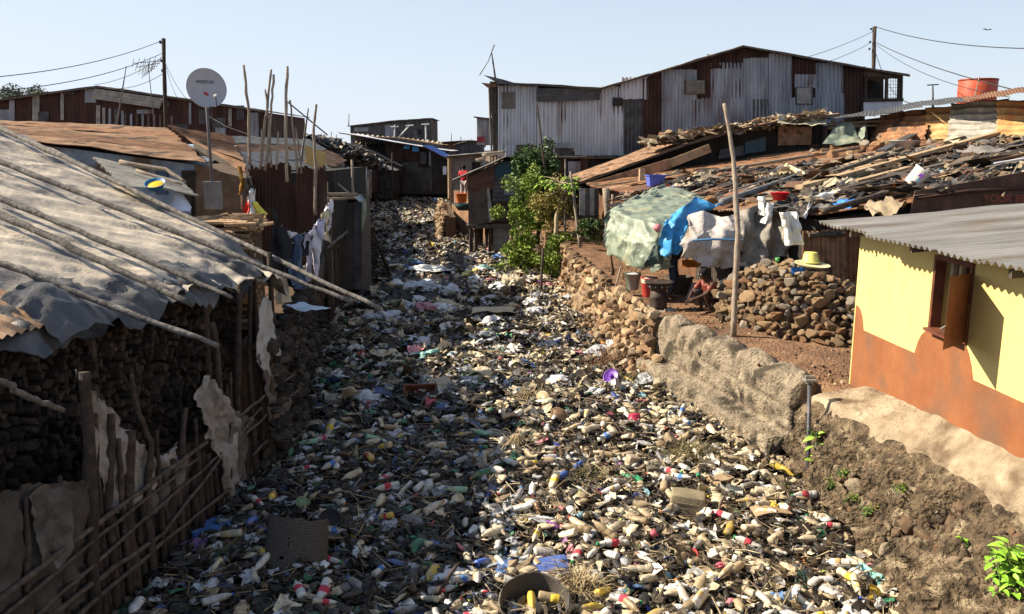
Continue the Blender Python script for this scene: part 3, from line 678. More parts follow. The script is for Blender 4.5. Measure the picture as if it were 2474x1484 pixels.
for s in spots:
    y, z = s; x = FLY(y)-.25+rn.uniform(-.05, .05); rz = rn.uniform(-.12, .12)+.0
    if s in pickd:
        k = rn.randrange(10); o = bpy.data.objects.new('log', log_me[k]); C.objects.link(o); o.location = (x+.03, y, z); o.rotation_euler = (rn.uniform(0, 6), 0, rz); sc = rn.uniform(.85, 1.25); o.scale = (1, sc, sc)
        row = 'lower' if z < 1.6 else ('middle' if z < 2.2 else 'upper'); pl = 'near the short pole end' if y < 6.6 else ('behind the sackcloth fence' if y < 9 else 'by the tall fence posts')
        o['label'] = f'dark split log in the {row} rows of the shaded stack {pl}'; o['category'] = 'log'; o['group'] = 'firewood stacked under the tarpaulin shed'
    else:
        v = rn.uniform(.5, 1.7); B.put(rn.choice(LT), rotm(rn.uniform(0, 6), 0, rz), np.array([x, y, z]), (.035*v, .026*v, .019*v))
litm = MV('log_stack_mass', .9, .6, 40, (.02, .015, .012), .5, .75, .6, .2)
# solid core so no light leaks through
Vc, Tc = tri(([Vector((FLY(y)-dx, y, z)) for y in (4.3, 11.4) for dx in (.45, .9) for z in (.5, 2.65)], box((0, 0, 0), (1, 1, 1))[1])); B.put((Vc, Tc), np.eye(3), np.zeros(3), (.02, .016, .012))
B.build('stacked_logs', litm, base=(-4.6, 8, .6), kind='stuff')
# ================================================================== ragged pole fence
FP = (Vector((1, -.094, 0)).normalized(), -4.55/math.sqrt(1+.094**2))
def fpp(u, v, off=0): return PP(u, v, FP) + Vector((off, 0, 0))
fen = empty('pole_fence', 'ragged fence of dark crooked stakes and lashed rails along the channel edge', 'fence', (-4.0, 7, 0))
def stake(pts, r0, r1, sd, m=wood_dark, off=0, nm='stake', down=True):
    P = [fpp(u, v, off) for u, v in pts]
    if down: P.append(Vector((P[-1].x, P[-1].y, -.05)))
    rr = [lerp(r0, r1, i/(len(P)-1)) for i in range(len(P))]
    add(nm, *tube(P, rr, 8, .010, sd, 4), m, fen, smooth=True)
for i, (pts, a, b, of) in enumerate([([(195, 900), (200, 1000), (212, 1200), (215, 1400)], .05, .065, .03), ([(268, 1000), (262, 1250)], .04, .05, 0), ([(312, 1040), (308, 1180), (312, 1300)], .055, .07, 0),
        ([(305, 905), (322, 1000), (352, 1070), (345, 1250)], .022, .04, .05), ([(448, 985), (432, 1200)], .035, .04, 0), ([(508, 780), (524, 880), (530, 980)], .035, .045, .02),
        ([(583, 690), (578, 960)], .045, .05, -.03), ([(606, 690), (602, 900)], .03, .04, 0), ([(642, 610), (655, 960)], .045, .05, .05), ([(418, 1110), (416, 1250)], .06, .07, -.02), ([(120, 1215), (125, 1484)], .05, .06, -.03),
        ([(480, 1080), (478, 1230)], .05, .05, -.04)]): stake(pts, a, b, i, off=of)
rn = random.Random(9)
def rail(p, q, r, sd, off=.06): 
    P = [fpp(*p, off), fpp(*q, off)]; add('rail', *tube([P[0], P[0].lerp(P[1], .5)+Vector((0, 0, .02)), P[1]], [r, r*.9, r*.8], 8, .010, sd, 6), M('rail_wood', (.055, .042, .032), (.12, .095, .075), 9, .85, 0, .6, 45, c3=(.2, .165, .13)), fen, smooth=True)
for i, (p, q, r) in enumerate([((-40, 1465), (488, 1068), .030), ((-40, 1512), (470, 1105), .02), ((60, 1500), (530, 1090), .02), ((100, 1490), (380, 1290), .028), ((380, 1290), (620, 985), .022), ((120, 1530), (545, 1180), .026), ((300, 1484), (640, 1170), .022), ((560, 1010), (700, 905), .022), ((580, 1050), (715, 940), .022), ((600, 1100), (720, 985), .02)]): rail(p, q, r, i+20)
for i in range(46):      # close-set dark palings below the rails
    y = 4.8+i*.135+rn.uniform(-.03, .03); x = -4.02+.094*(y-5.9)+rn.uniform(-.03, .03); h = rn.uniform(.65, 1.0)*interp(y, [(5, 1.0), (9, 1.0), (11.5, .9)])
    add('paling', *tube([(x, y, -.05), (x+rn.uniform(-.02, .02), y+rn.uniform(-.05, .05), h)], [.05, .04], 6, .008, i, 3), wood_dark, fen, smooth=True)
# tall shed-side posts and leaning sticks past the fence
# sackcloth rags
def rag(name, rows, m, label, cat, amp=.05, off=.06, seed=0, group=None, nv=None, **kw):
    """rows: list of pixel polylines (same length) from top to bottom"""
    R_ = [[fpp(u, v, off + (0 if len(q) < 1 else q[0])) for (u, v, *q) in r] for r in rows]
    nr, nc = len(R_)-1, len(R_[0])-1
    def f(s, t):
        a = min(nc-1, int(s*nc)); b = min(nr-1, int(t*nr)); fs, ft = s*nc-a, t*nr-b
        p = bil(R_[b][a], R_[b][a+1], R_[b+1][a+1], R_[b+1][a], fs, ft); rg = abs(noise.noise(Vector((p.y*4, p.z*1.5, seed))))
        jag = .05*fr((p.y*5, p.z*5, seed), 1.6, 3)*(1 if (t < .02 or t > .98 or s < .02 or s > .98) else 0)
        return p+Vector((.022*math.sin(s*nc*3.7+2*nz(p, 2.0, seed)*3+t*2)-.07*rg, jag*.8, jag))
    return cloth(f, nc*14, nr*12, m, name, amp, 4.5, label=label, cat=cat, group=group, seed=seed, **kw)
G_ = 'torn cloths hung on the pole fence'
rag('sackcloth', [[(183, 898), (205, 915), (245, 965), (300, 1030), (345, 1085), (385, 1112), (440, 1068)], [(196, 960), (225, 990), (258, 1040), (305, 1085), (350, 1110), (388, 1130), (442, 1085)], [(222, 1110), (240, 1130), (268, 1150), (308, 1160), (350, 1150), (390, 1150), (436, 1110)], [(222, 1120), (245, 1145), (270, 1235), (305, 1260), (350, 1200), (392, 1165), (434, 1125)]], sacking, 'pale torn sackcloth strung from the tallest near stake and sagging along the fence', 'cloth', .05, .0, 1, G_)
rag('sackcloth', [[(486, 910), (492, 912), (505, 925), (520, 950)], [(462, 960), (488, 990), (520, 1000), (545, 990)], [(470, 1000), (505, 1045), (545, 1040), (570, 1020)], [(495, 1060), (520, 1090), (545, 1090), (560, 1060)], [(520, 1110), (535, 1150), (548, 1160), (556, 1130)], [(528, 1180), (540, 1220), (548, 1240), (552, 1190)]], sacking, 'pale ragged sackcloth twisted round a stake in the middle of the fence', 'cloth', .06, .08, 2, G_)
rag('sackcloth', [[(622, 716), (628, 716), (634, 730)], [(604, 800), (630, 800), (650, 790)], [(598, 860), (632, 865), (658, 850)], [(615, 900), (640, 915), (652, 895)]], M('sack_white', (.28, .27, .255), (.42, .41, .39), 4, .8, 0, .5, crease=.7), 'small off-white sack pinned like a kite between the tall fence posts', 'cloth', .04, .10, 3, G_)
rag('sackcloth', [[(600, 858), (625, 880), (655, 905)], [(622, 920), (645, 960), (680, 975)], [(635, 1000), (655, 1030), (682, 1040)], [(648, 1080), (664, 1120), (682, 1110)], [(655, 1110), (668, 1145), (680, 1140)]], sacking_dk, 'long grey strip of cloth trailing down the far end of the pole fence', 'cloth', .07, .12, 4, G_)
rag('tarp_sheet', [[(-60, 1240), (20, 1185), (100, 1168), (150, 1168), (200, 1160)], [(-60, 1270), (20, 1215), (80, 1195), (150, 1195), (208, 1195)], [(-60, 1400), (20, 1390), (90, 1350), (150, 1340), (205, 1330)], [(-60, 1560), (20, 1540), (90, 1500), (150, 1480), (205, 1450)]], rag_brown, 'dull brown cloth draped over the near corner of the fence', 'cloth', .06, .02, 5, G_)
# brown rotten sacks behind the palings
rag('sackcloth', [[(240, 1250), (300, 1240), (360, 1200), (440, 1130), (520, 1130), (600, 1090)], [(240, 1420), (300, 1400), (360, 1340), (440, 1260), (520, 1230), (600, 1190)]], rag_brown, 'dark brown sacking behind the stakes just above the litter', 'cloth', .05, -.06, 6, G_)
rag('sackcloth', [[(355, 1120), (400, 1130), (440, 1100)], [(340, 1180), (395, 1190), (440, 1150)], [(350, 1250), (390, 1230), (425, 1190)]], sacking_dk, 'dull sack bunched behind the rails below the sagging pale sackcloth', 'cloth', .06, .03, 7, G_)
rag('sackcloth', [[(545, 985), (575, 1000), (600, 1010)], [(535, 1060), (570, 1075), (590, 1070)], [(545, 1140), (565, 1170), (585, 1150)]], sacking_dk, 'grey brown sack slumped over the rails beside the twisted sackcloth', 'cloth', .06, .06, 8, G_)
rag('sackcloth', [[(60, 1190), (110, 1175), (160, 1180)], [(70, 1290), (115, 1280), (165, 1270)], [(80, 1380), (120, 1370), (150, 1350)]], sacking_dk, 'darker cloth fold over the draped brown cloth at the near corner', 'cloth', .06, .05, 9, G_)
for i, (u, v0, v1) in enumerate([(235, 1000, 1180), (285, 1060, 1200), (370, 1040, 1200), (395, 1095, 1220), (470, 1010, 1160), (540, 930, 1120), (560, 900, 1090), (625, 830, 1010), (670, 880, 1010), (150, 1150, 1400), (60, 1200, 1450)]): stake([(u, v0), (u+6, v1)], .022, .034, i+40, off=-.02+.03*(i % 3))
# ================================================================== second firewood pile, sunlit on top, beyond the shed
rn = random.Random(21); cnt = 0
for zi in range(15):
    z = 2.12 + zi*.088
    for yi in range(6):
        x = -5.45 if zi > 6 else -5.0
        while x < -4.42:
            top = 3.44+.05*math.sin(x*5)
            vis = (yi == 0 or zi >= 13)
            if z < top and vis and cnt < 270:
                o = bpy.data.objects.new('firewood_stick', lit_me[rn.randrange(10)]); C.objects.link(o); cnt += 1
                o.location = (x+.2, 12.9+yi*.17+rn.uniform(-.06, .06), z+rn.uniform(-.02, .03)+.04*yi/6)
                o.rotation_euler = (rn.uniform(0, 6), rn.gauss(0, .10), rn.gauss(0, .22)); s = rn.uniform(.6, 1.2); o.scale = (rn.uniform(.45, .95), s, s)
                rw = 'on top' if zi >= 13 else ('in the upper rows' if zi > 7 else 'in the lower rows'); fb = 'front' if yi < 2 else ('middle' if yi < 4 else 'back')
                o['label'] = f'rough split stick {rw} of the sunlit firewood pile, {fb} part'; o['category'] = 'firewood'; o['group'] = 'sticks of the sunlit firewood pile'
            x += rn.uniform(.22, .34)
B = Bulk(); Vc, Tc = tri(box((-4.85, 13.45, 2.1), (1.3, .85, 2.5))); B.put((Vc, Tc), np.eye(3), np.zeros(3), (.07, .045, .03))
for _ in range(500):
    x = rn.uniform(-5.4, -4.05); y = rn.uniform(12.95, 13.9); z = rn.uniform(1.0, 3.36)
    if y > 13.2 and z < 3.2: z = 3.3
    v = rn.uniform(.4, 1.3); c = (.36*v, .25*v, .15*v); x = min(x, -4.3)
    B.put(LT[rn.randrange(10)], rotm(rn.uniform(0, 6), rn.gauss(0, .1), rn.gauss(0, .25)) * rn.uniform(.6, 1), np.array([x, y, z]), c)
B.build('heaped_firewood', litm, base=(-4.8, 13.4, 1), kind='stuff')
# plastic rag, blue sheet beside the stone wall top
cloth(lambda s, t: bil(Py(655, 655, 12.6), Py(690, 660, 12.6), Py(705, 730, 12.5), Py(668, 735, 12.4), s, t), 14, 14, M('straw_cloth', (.42, .34, .22), (.58, .48, .33), 8, .9), 'rag', .09, 4, label='frayed straw coloured rag hanging from the post below the dark trousers', cat='rag')
cloth(lambda s, t: bil(Pz(690, 738, 1.98), Pz(735, 732, 1.98), Pz(800, 745, 1.95), Pz(735, 755, 1.95), s, t), 12, 6, M('pale_plastic', (.4, .5, .6), (.55, .62, .7), 5, .4), 'plastic_sheet', .05, 4, label='pale blue plastic sheet lying on the shaded stone wall', cat='plastic sheet')
# ================================================================== generic shanty house from what its front shows
def wp(par, u0, v0, u1, v1, y, m, off=.03, pitch=.17, horiz=False, name='wall_sheet', amp=.022, rag=.0, quad=None, smooth=True, seed=0, label=None, dent=.012):
    q = quad or [(u0, v1), (u1, v1), (u1, v0), (u0, v0)]
    P = [Py(a, b, y-off) for a, b in q]
    if horiz: g = corr(P[0], P[3], P[2], P[1], pitch, amp, 8, dent, rag, seed=seed or int(u0)); g = (g[0], [tuple(reversed(f)) for f in g[1]])
    else: g = corr(P[0], P[1], P[2], P[3], pitch, amp, 6, dent, rag, seed=seed or int(u0))
    return add(name, *g, m, par, smooth=smooth, label=label)
def fp(par, u0, v0, u1, v1, y, m, off=.03, th=.03, name='board', quad=None, label=None):      # a flat board
    q = quad or [(u0, v1), (u1, v1), (u1, v0), (u0, v0)]
    return add(name, *polyface([Py(a, b, y-off) for a, b in q], Vector((0, th, 0))), m, par, label=label)
def house(name, label, cat, y, D, top, vb, wallm, roofm, group=None, over=.35, pitch=.17, roofname='roof', front=True, z0=None, oL=.25, oR=.25, th=.03, rpitch=.17, shellm=None, base_wall='wall', skew=0):
    T = [Py(u, v, y) for u, v in top]; zb = z0 if z0 is not None else Py(top[0][0], vb, y).z
    e = empty(name, label, cat, ((T[0].x+T[-1].x)/2, y+D/2, zb), group)
    prof = [Vector((T[0].x, y, zb))] + T + [Vector((T[-1].x, y, zb))]
    V = [p+Vector((0, .05, -.03)) for p in prof] + [p+Vector((skew, D, -.03)) for p in prof]; n = len(prof)
    add(base_wall, V, [tuple(range(n)), tuple(range(2*n-1, n-1, -1))] + [(i, (i+1) % n, (i+1) % n+n, i+n)[::-1] for i in range(n)], shellm or rust_dark, e)
    if front:
        for i, (a, b) in enumerate(zip(T, T[1:])):
            A, Bq = Vector((a.x, y, zb)), Vector((b.x, y, zb))
            if (b-a).length > .3: add('wall_sheet', *corr(A, Bq, b-Vector((0, 0, .02)), a-Vector((0, 0, .02)), pitch, .02, 5, .012, seed=i+1), wallm, e, smooth=True)
    for i, (a, b) in enumerate(zip(T, T[1:])):
        d = (b-a).normalized(); a2 = a - d*(oL if i == 0 else 0); b2 = b + d*(oR if i == len(T)-2 else 0)
        up = Vector((0, 0, .05)); F0, B0 = Vector((0, -over, 0)), Vector((skew, D+over, 0))
        add(roofname, *corr(a2+F0+up, a2+B0+up, b2+B0+up, b2+F0+up, rpitch, .018, 8, .02, .03, seed=i+5), roofm, e, smooth=True)
        add('rafter', *beam(a2+Vector((0, -over+.04, 0)), b2+Vector((0, -over+.04, 0)), .05, .07), plank_dark, e)
    return e
def wire(par, a, b, sag, r=.012, m=wire_m, name='cable', n=10):
    P = [a.lerp(b, i/n)-Vector((0, 0, sag*4*(i/n)*(1-i/n))) for i in range(n+1)]
    return add(name, *tube(P, [r]*(n+1), 4), m, par)
# ------------------------------------------------------------------ long dark rusted house at the back
Y = 42
e = house('tin_house', 'long dark rusted tin house with a low gable behind the brown roofs', 'house', Y, 8, [(-60, 252), (240, 211), (440, 240), (640, 270)], 345, rust_dark, galv_dark, pitch=.2, oL=0)
for (u0, v0, u1, v1, m) in [(22, 242, 35, 292, galv_blue), (78, 228, 95, 292, galv_old), (146, 222, 154, 290, galv_old), (205, 215, 232, 248, galv_blue), (-10, 265, 30, 292, galv_blue), (92, 270, 118, 292, galv_dark), (150, 218, 180, 228, galv_dark), (232, 255, 242, 310, galv_old), (247, 260, 254, 312, galv_old), (262, 262, 268, 312, galv_blue), (275, 262, 284, 312, galv_dark), (293, 268, 299, 318, galv_blue), (330, 265, 372, 275, galv_blue), (370, 246, 410, 258, galv_dark), (422, 300, 456, 326, galv_dark), (456, 248, 462, 300, galv_blue), (480, 265, 500, 300, galv_dark), (552, 262, 560, 305, galv_old), (602, 272, 625, 330, galv_blue), (516, 285, 545, 310, galv_dark), (572, 255, 590, 290, galv_dark), (520, 308, 545, 326, galv_blue)]: wp(e, u0, v0, u1, v1, Y, m, .05)
for u in range(300, 420, 14): fp(e, u, 275+(u-300)*.05, u+5, 325, Y, random.Random(u).choice([galv_blue, wood_grey, plank_dark]), .07, name='batten')
wp(e, 222, 216, 300, 255, Y, galv_old, .35, .16, True, 'awning_sheet', quad=[(220, 238), (385, 262), (395, 238), (228, 214)], label='grey corrugated sheet tilted as an awning')
# hazy far tree showing above that roof
def blob_tree(name, label, c, R, H, m, cat='tree', n=700, leaf=.3, trunk=True, seed=1, group=None, sq=(1, 1, .8), trm=None):
    rn = random.Random(seed); e = empty(name, label, cat, (c[0], c[1], c[2]), group)
    if trunk: 
        add('trunk', *tube([c, (c[0]+.1*R, c[1], c[2]+H*.5), (c[0], c[1], c[2]+H)], [R*.1, R*.07, R*.03], 7, .03, seed, 4), trm or wood_dark, e, smooth=True)
        for k in range(5):
            t = rn.uniform(0, 6.28); add('limb', *tube([(c[0], c[1], c[2]+H*.6), (c[0]+math.cos(t)*R*.6, c[1]+math.sin(t)*R*.6, c[2]+H*rn.uniform(.9, 1.15))], [R*.05, R*.02], 5, .02, k, 3), trm or wood_dark, e, smooth=True)
    V, Fc = [], []; cl = [(Vector((rn.gauss(0, .45)*sq[0], rn.gauss(0, .45)*sq[1], rn.gauss(0, .4)*sq[2])), rn.uniform(.18, .4)) for _ in range(16 if cat == 'tree' else 34)]
    for i in range(n):
        k, r = rn.choice(cl); d = Vector((rn.gauss(0, 1), rn.gauss(0, 1), rn.gauss(0, 1))).normalized()*r*rn.random()**.4
        p = Vector(c)+Vector((0, 0, H))+(k+d)*R; a = Vector((rn.gauss(0, 1), rn.gauss(0, 1), rn.gauss(0, .6))).normalized(); b = a.cross(Vector((rn.gauss(0, 1), rn.gauss(0, 1), rn.gauss(0, 1)))).normalized(); s = leaf*rn.uniform(.6, 1.3); j = len(V)
        V += [p-a*s, p+b*s*.4+Vector((0, 0, .1*s)), p+a*s, p-b*s*.4]; Fc.append((j, j+1, j+2, j+3))
    add('crown', V, Fc, m, e)
    return e
leaf_far = M('leaf_far', (.10, .13, .10), (.16, .20, .14), 2, .8, 0, 0)
leaf_g = M('leaf_green', (.09, .14, .02), (.20, .27, .035), 3, .55, 0, 0, c3=(.34, .42, .07)); leaf_d = M('leaf_dark', (.025, .055, .012), (.06, .11, .025), 3, .55, 0, 0, c3=(.10, .17, .04))
leaf_b = M('leaf_brown', (.15, .12, .03), (.26, .22, .05), 3, .7, 0, 0, c3=(.14, .20, .03)); leaf_l = M('leaf_light', (.20, .34, .04), (.30, .46, .06), 3, .5, 0, 0, c3=(.38, .55, .10))
blob_tree('tree', 'distant rounded tree whose crown shows over the long rusted roof', (-59.6, 105, 1.5), 2.8, 9.6, leaf_far, n=1500, leaf=.22, seed=4, sq=(1.5, 1, .35))
# utility pole and cables
def upole(label, u, v0, v1, y, r, xtra=()):
    t, b = Py(u, v0, y), Py(u+1, v1, y); b.z -= 1.5; e = empty('utility_pole', label, 'pole', b)
    add('mast', *tube([b, t], [r*1.15, r], 9, .004, 1, 5), wood_dark, e, smooth=True)
    for dz in (.15, .9, 1.3): add('insulator', *box(t+Vector((-r*1.8, 0, -dz)), (.09, .09, .12)), steel_dark, e)
    return e, t
e, t = upole('tall dark utility pole standing behind the brown roofs near the satellite dish', 395, 93, 305, 36, .075)
lp = 'thin overhead cable running from the dish-side utility pole'
def cable(label, a, b, sag, r=.012, m=wire_m):
    P = [a.lerp(b, i/14)-Vector((0, 0, sag*4*(i/14)*(1-i/14))) for i in range(15)]
    return add('cable', *tube(P, [r]*15, 4), m, label=label, cat='cable')
cable('highest overhead cable sloping down and away from the top of the tall utility pole', t-Vector((.1, 0, .1)), Py(-80, 192, 22), .25)
cable('second overhead cable below the highest one beside the tall utility pole', t-Vector((.1, 0, .6)), Py(-80, 225, 22), .3)
cable('overhead cable dropping to the gable of the long rusted house', t-Vector((.1, 0, .75)), Py(228, 205, 41), .2)
cable('overhead cable crossing behind the two antennas', t-Vector((.1, 0, 1.4)), Py(255, 212, 41), .25)
cable('kinked service cable hanging from the tall pole towards the satellite dish', t-Vector((0, 0, 1.1)), Py(445, 245, 40), .5, .01)
cable('second service cable hanging beside the satellite dish', t-Vector((0, 0, 1.0)), Py(478, 255, 38), .4, .01)
# TV antennas
def antenna(label, base, top, kind, y, th=.012):
    b, t = Py(*base, y), Py(*top, y); e = empty('antenna', label, 'antenna', b)
    add('mast', *tube([b, t], [th*1.6, th], 5, .004, 2, 6), wood_grey, e)
    if kind == 'yagi':
        for k in range(4):
            o = Vector((0, 0, -.12*k)); d = Vector((.42, -.3*(k-1.5), .10))
            add('boom', *tube([t+o-d*.9, t+o+d*.9], [.012, .012], 4), steel_dark, e)
            for j in range(6):
                c = t+o+d*(j/2.5-1)*.85; add('element', *tube([c-Vector((.05, .1, .15)), c+Vector((.05, -.1, .15))], [.010, .010], 4), steel_dark, e)
    elif kind == 'x':
        d = Vector((.35, 0, .3)); add('boom', *tube([t-Vector((.5, 0, -.15)), t+Vector((.45, 0, -.65))], [.018, .018], 4), steel_dark, e)
    elif kind == 'stick': pass
    elif kind == 'T':
        add('boom', *beam(t-Vector((.25, 0, 0)), t+Vector((.25, 0, .03)), .05, .05), steel_dark, e)
        add('element', *beam(t+Vector((-.2, 0, -.05)), t+Vector((-.2, 0, .08)), .04, .04), steel_dark, e)
    elif kind == 'bent':
        add('boom', *tube([t+Vector((-.55, 0, -.95)), t+Vector((-.15, 0, -.35)), t+Vector((.12, 0, .35))], [.03, .02, .03], 5), steel_dark, e)
    return e
antenna('tangled many-armed TV antenna on a thin mast in front of the long rusted house', (372, 290), (357, 150), 'yagi', 33)
antenna('plain thin antenna stick leaning between the tangled antenna and the gable', (282, 300), (305, 160), 'stick', 34, .02)
# ------------------------------------------------------------------ blue-plastered house with brown corrugated roofs
Yb = 19
bh = empty('plastered_house', 'house with flaking pale blue plaster under a long brown corrugated roof', 'house', (-11, 22, 1.2))
A, Bq = Py(-60, 322, Yb), Py(498, 392, Yb); sl = (Bq-A)
A.z = Bq.z + (A.z-Bq.z)
def rp(par, corners, m, nm='roof_sheet', pitch=.16, rag=.05, seed=1, lab=None, amp=.022, n=1):
    """roof sheets side by side; ridges run from a->d ; a->b across"""
    a, b, c, d = [Vector(x) for x in corners]
    for i in range(n):
        s0, s1 = i/n, (i+1)/n; o = Vector((0, 0, .015*(i % 2)))
        add(nm, *corr(a.lerp(b, s0)+o, a.lerp(b, s1+.01)+o, d.lerp(c, s1+.01)+o, d.lerp(c, s0)+o, pitch, amp, 14, .03, rag, seed=seed+i), m[i % len(m)] if isinstance(m, list) else m, par, smooth=True, label=lab)
R1 = [Py(498, 392, Yb-.3), Py(402, 310, 27), Py(-60, 287, 27), Py(-60, 320, Yb-.3)]
rp(bh, R1, [rust_tan, rust_brown, rust_tan, rust_orange, rust_tan], n=5, rag=.12)
W0, W1 = Py(-60, 330, Yb), Py(470, 398, Yb)
add('wall', [W0, W1, Vector((W1.x, Yb, 1)), Vector((W0.x, Yb, 1)), W0+Vector((0, 8, 0)), W1+Vector((-1, 8, .3)), Vector((W1.x-1, Yb+8, 1)), Vector((W0.x, Yb+8, 1))], [(3, 2, 1, 0), (4, 5, 6, 7), (0, 1, 5, 4), (1, 2, 6, 5), (0, 4, 7, 3), (2, 3, 7, 6)], blue_wall, bh)
fp(bh, 376, 408, 406, 470, Yb, dark, .02, .04, 'doorway'); fp(bh, 378, 412, 404, 470, Yb, solid('blue_door', (.03, .07, .12)), .05, .03, 'door')
add('wall', *polyface([Py(470, 398, Yb-.02), Py(590, 430, Yb-.02), Py(590, 560, Yb-.02), Py(470, 560, Yb-.02)], Vector((0, 3, 0))), mud_wall, bh, label='brown mud wall end')
fp(bh, 438, 412, 470, 500, Yb, dark, .05, .04, 'doorway')
# second roof: rust then grey, behind the dish
R2 = [Py(560, 428, 21), Py(470, 345, 23), Py(350, 330, 24), Py(380, 345, 22)]
h2 = empty('tin_house', 'low house with a rusty and grey patched roof behind the satellite dish', 'house', (-9, 25, 1.2))
plr = plane3(Py(470, 345, 22), Py(600, 418, 20), Py(640, 330, 31))
def onr(u, v, o=0): return PP(u, v, plr, o)
def rs(u0, m, q, n, sd):
    rp(h2, [onr(*p) for p in q], m, n=n, seed=sd, rag=.08)
rs(0, [rust_orange, rust_tan, rust_brown], [(600, 420), (560, 330), (400, 306), (470, 346)], 4, 3)
rs(0, [galv_old, roof_grey, rust_tan, galv_old], [(805, 405), (700, 336), (560, 330), (605, 418)], 4, 9)
rs(0, [rust_tan, galv_old], [(838, 388), (745, 338), (700, 336), (800, 405)], 2, 19)
add('wall', *polyface([Py(470, 352, 22), Py(600, 424, 21), Py(805, 412, 22), Py(800, 600, 22), Py(470, 600, 22)], Vector((0, 5, 0))), dark, h2)
add('fascia', *beam(Py(470, 351, 21.7), Py(600, 427, 20), .06, .12), plank_dark, h2)
# small lean-to roof with bits on it, next to the tarpaulin
lt = empty('lean_to', 'small lean-to roof of grey corrugated scraps and sticks between the tarpaulin and the blue wall', 'lean-to', (-6.5, 14.6, 1))
rp(lt, [Py(480, 472, 13.3), Py(440, 440, 16), Py(225, 378, 16), Py(290, 446, 13.0)], galv_old, pitch=.12, rag=.04)
add('post', *tube([Py(468, 470, 13.7), Py(468, 600, 13.7)], [.04, .05], 6), wood_dark, lt)
def stick(label, pts, r, m=wood, name='stick', cat='stick', group=None, wob=.008, seed=0, par=None, r1=None):
    rr = [lerp(r, r1 or r*.6, i/(len(pts)-1)) for i in range(len(pts))]
    return add(name, *tube(pts, rr, 7, wob, seed, 5), m, par, smooth=True, label=label, cat=cat, group=group)
stick('thick bark stick lying on the lean-to above the yellow and blue basin', [Py(290, 392, 14.5), Py(400, 410, 14.4), Py(448, 440, 14.2)], .045, name='branch', cat='branch')
stick('thinner stick under the thick bark one on the lean-to', [Py(330, 412, 14.2), Py(440, 446, 14.0)], .03, name='branch', cat='branch')
def basin(label, c, r, h, m, m2=None, nm='basin', tilt=None, cat='basin'):
    e = empty(nm, label, cat, c)
    o = add('bowl', *lathe([(r*.62, 0), (r*.66, .0), (r, h), (r*1.06, h), (r*1.04, h*.94), (r*.93, h*.9), (r*.6, .02), (0.001, .02)], 26, c, tilt), m, e, smooth=True)
    if m2: add('contents', *lathe([(r*.86, h*.62), (r*.8, h*.68), (.001, h*.7)], 20, c, tilt), m2, e, smooth=True)
    return e
basin('yellow basin with a blue and black rim on the small lean-to roof', Py(378, 455, 13.15), .155, .10, solid('basin_blue', (.03, .18, .38)), solid('basin_yellow', (.75, .48, .02)), tilt=Vector((0, -.45, .9)))
cloth(lambda s, t: Py(400+60*s, 500-35*math.sin(s*math.pi)*(1-t)+10*t, 13.4-.3*t), 14, 10, cloth_m('white_cloth_lilac', (.62, .63, .70)), 'cloth', .03, 5, label='white cloth hung to a point below the yellow basin', cat='cloth')
fp(None, 0, 0, 0, 0, 13.6, solid('navy_board', (.03, .05, .14)), quad=[(392, 500), (412, 500), (412, 478), (392, 474)], name='panel').update if 0 else None
# ------------------------------------------------------------------ satellite dish
dc = Py(499, 213, 17); R = .385
dn = (Vector((0, 0, CAMZ))-dc).normalized(); dn = (dn+Vector((.30, 0, .20))).normalized()
de = empty('satellite_dish', 'large pale grey satellite dish on a tall thin pole set in a concrete slab', 'satellite dish', Py(512, 505, 17))
prof = [(R*i/12, -.085*(1-(i/12)**2)) for i in range(1, 13)]
pr2 = [(.001, -.085)]+prof+[(R*1.015, .012), (R*1.01, -.012)] + [(r, z-.015) for r, z in reversed(prof)] + [(.001, -.10)]
add('reflector', *lathe(pr2, 48, dc, dn), dishm, de, smooth=True)
qz = Vector((0, 0, 1)).rotation_difference(dn); side = dn.cross(Vector((0, 0, 1))).normalized()*-1; upv = side.cross(dn)*-1
if upv.z < 0: upv = -upv
rightv = upv.cross(dn)
def mrot(): return Matrix((rightv, upv, dn)).transposed().to_euler()
txt = solid('dark_letter', (.06, .06, .09)); red = solid('dark_red', (.35, .04, .04))
text('SHINESTAR', .085, dc + upv*.13 - rightv*.04 - dn*.055, mrot(), txt, de)
add('badge', *lathe([(.001, .006), (.05, .006), (.05, 0)], 20, dc-upv*.10-rightv*.0-dn*.07, dn, 1, .6), red, de)
lnb = Py(521, 232, 16.62)
add('feed_arm', *tube([dc-upv*R*.98+rightv*.02-dn*.02, lnb-upv*.2+rightv*.0, lnb], [.012, .011, .011], 6), steel_dark, de)
add('receiver', *join(tube([lnb-dn*.02, lnb+dn*.10], [.028, .024], 10), lathe([(.001, .03), (.03, .03), (.036, -.02), (.001, -.02)], 12, lnb, dn)), solid('lnb', (.5, .5, .5)), de, smooth=True)
pb = Py(512, 442, 17); add('pole', *tube([Vector((pb.x, 17, pb.z-.4)), Py(500, 262, 17), dc-upv*R*.75-dn*.09], [.032, .032, .03], 10), solid('pole_grey', (.12, .115, .12)), de, smooth=True)
add('bracket', *tube([Py(508, 262, 17), Py(512, 285, 17), Py(516, 320, 17)], [.015, .012, .01], 5), galv_dark, de)
add('base_slab', *box(Py(515, 472, 17)+Vector((0, 0, 0)), (.33, .16, .56), .15), concrete_grey, de)
stick('thin white cable looping from the satellite dish down to the grey roof', [Py(506, 282, 17), Py(545, 305, 18), Py(600, 325, 20), Py(650, 352, 21), Py(700, 380, 22)], .008, rope_white, 'cable', 'cable', wob=0)
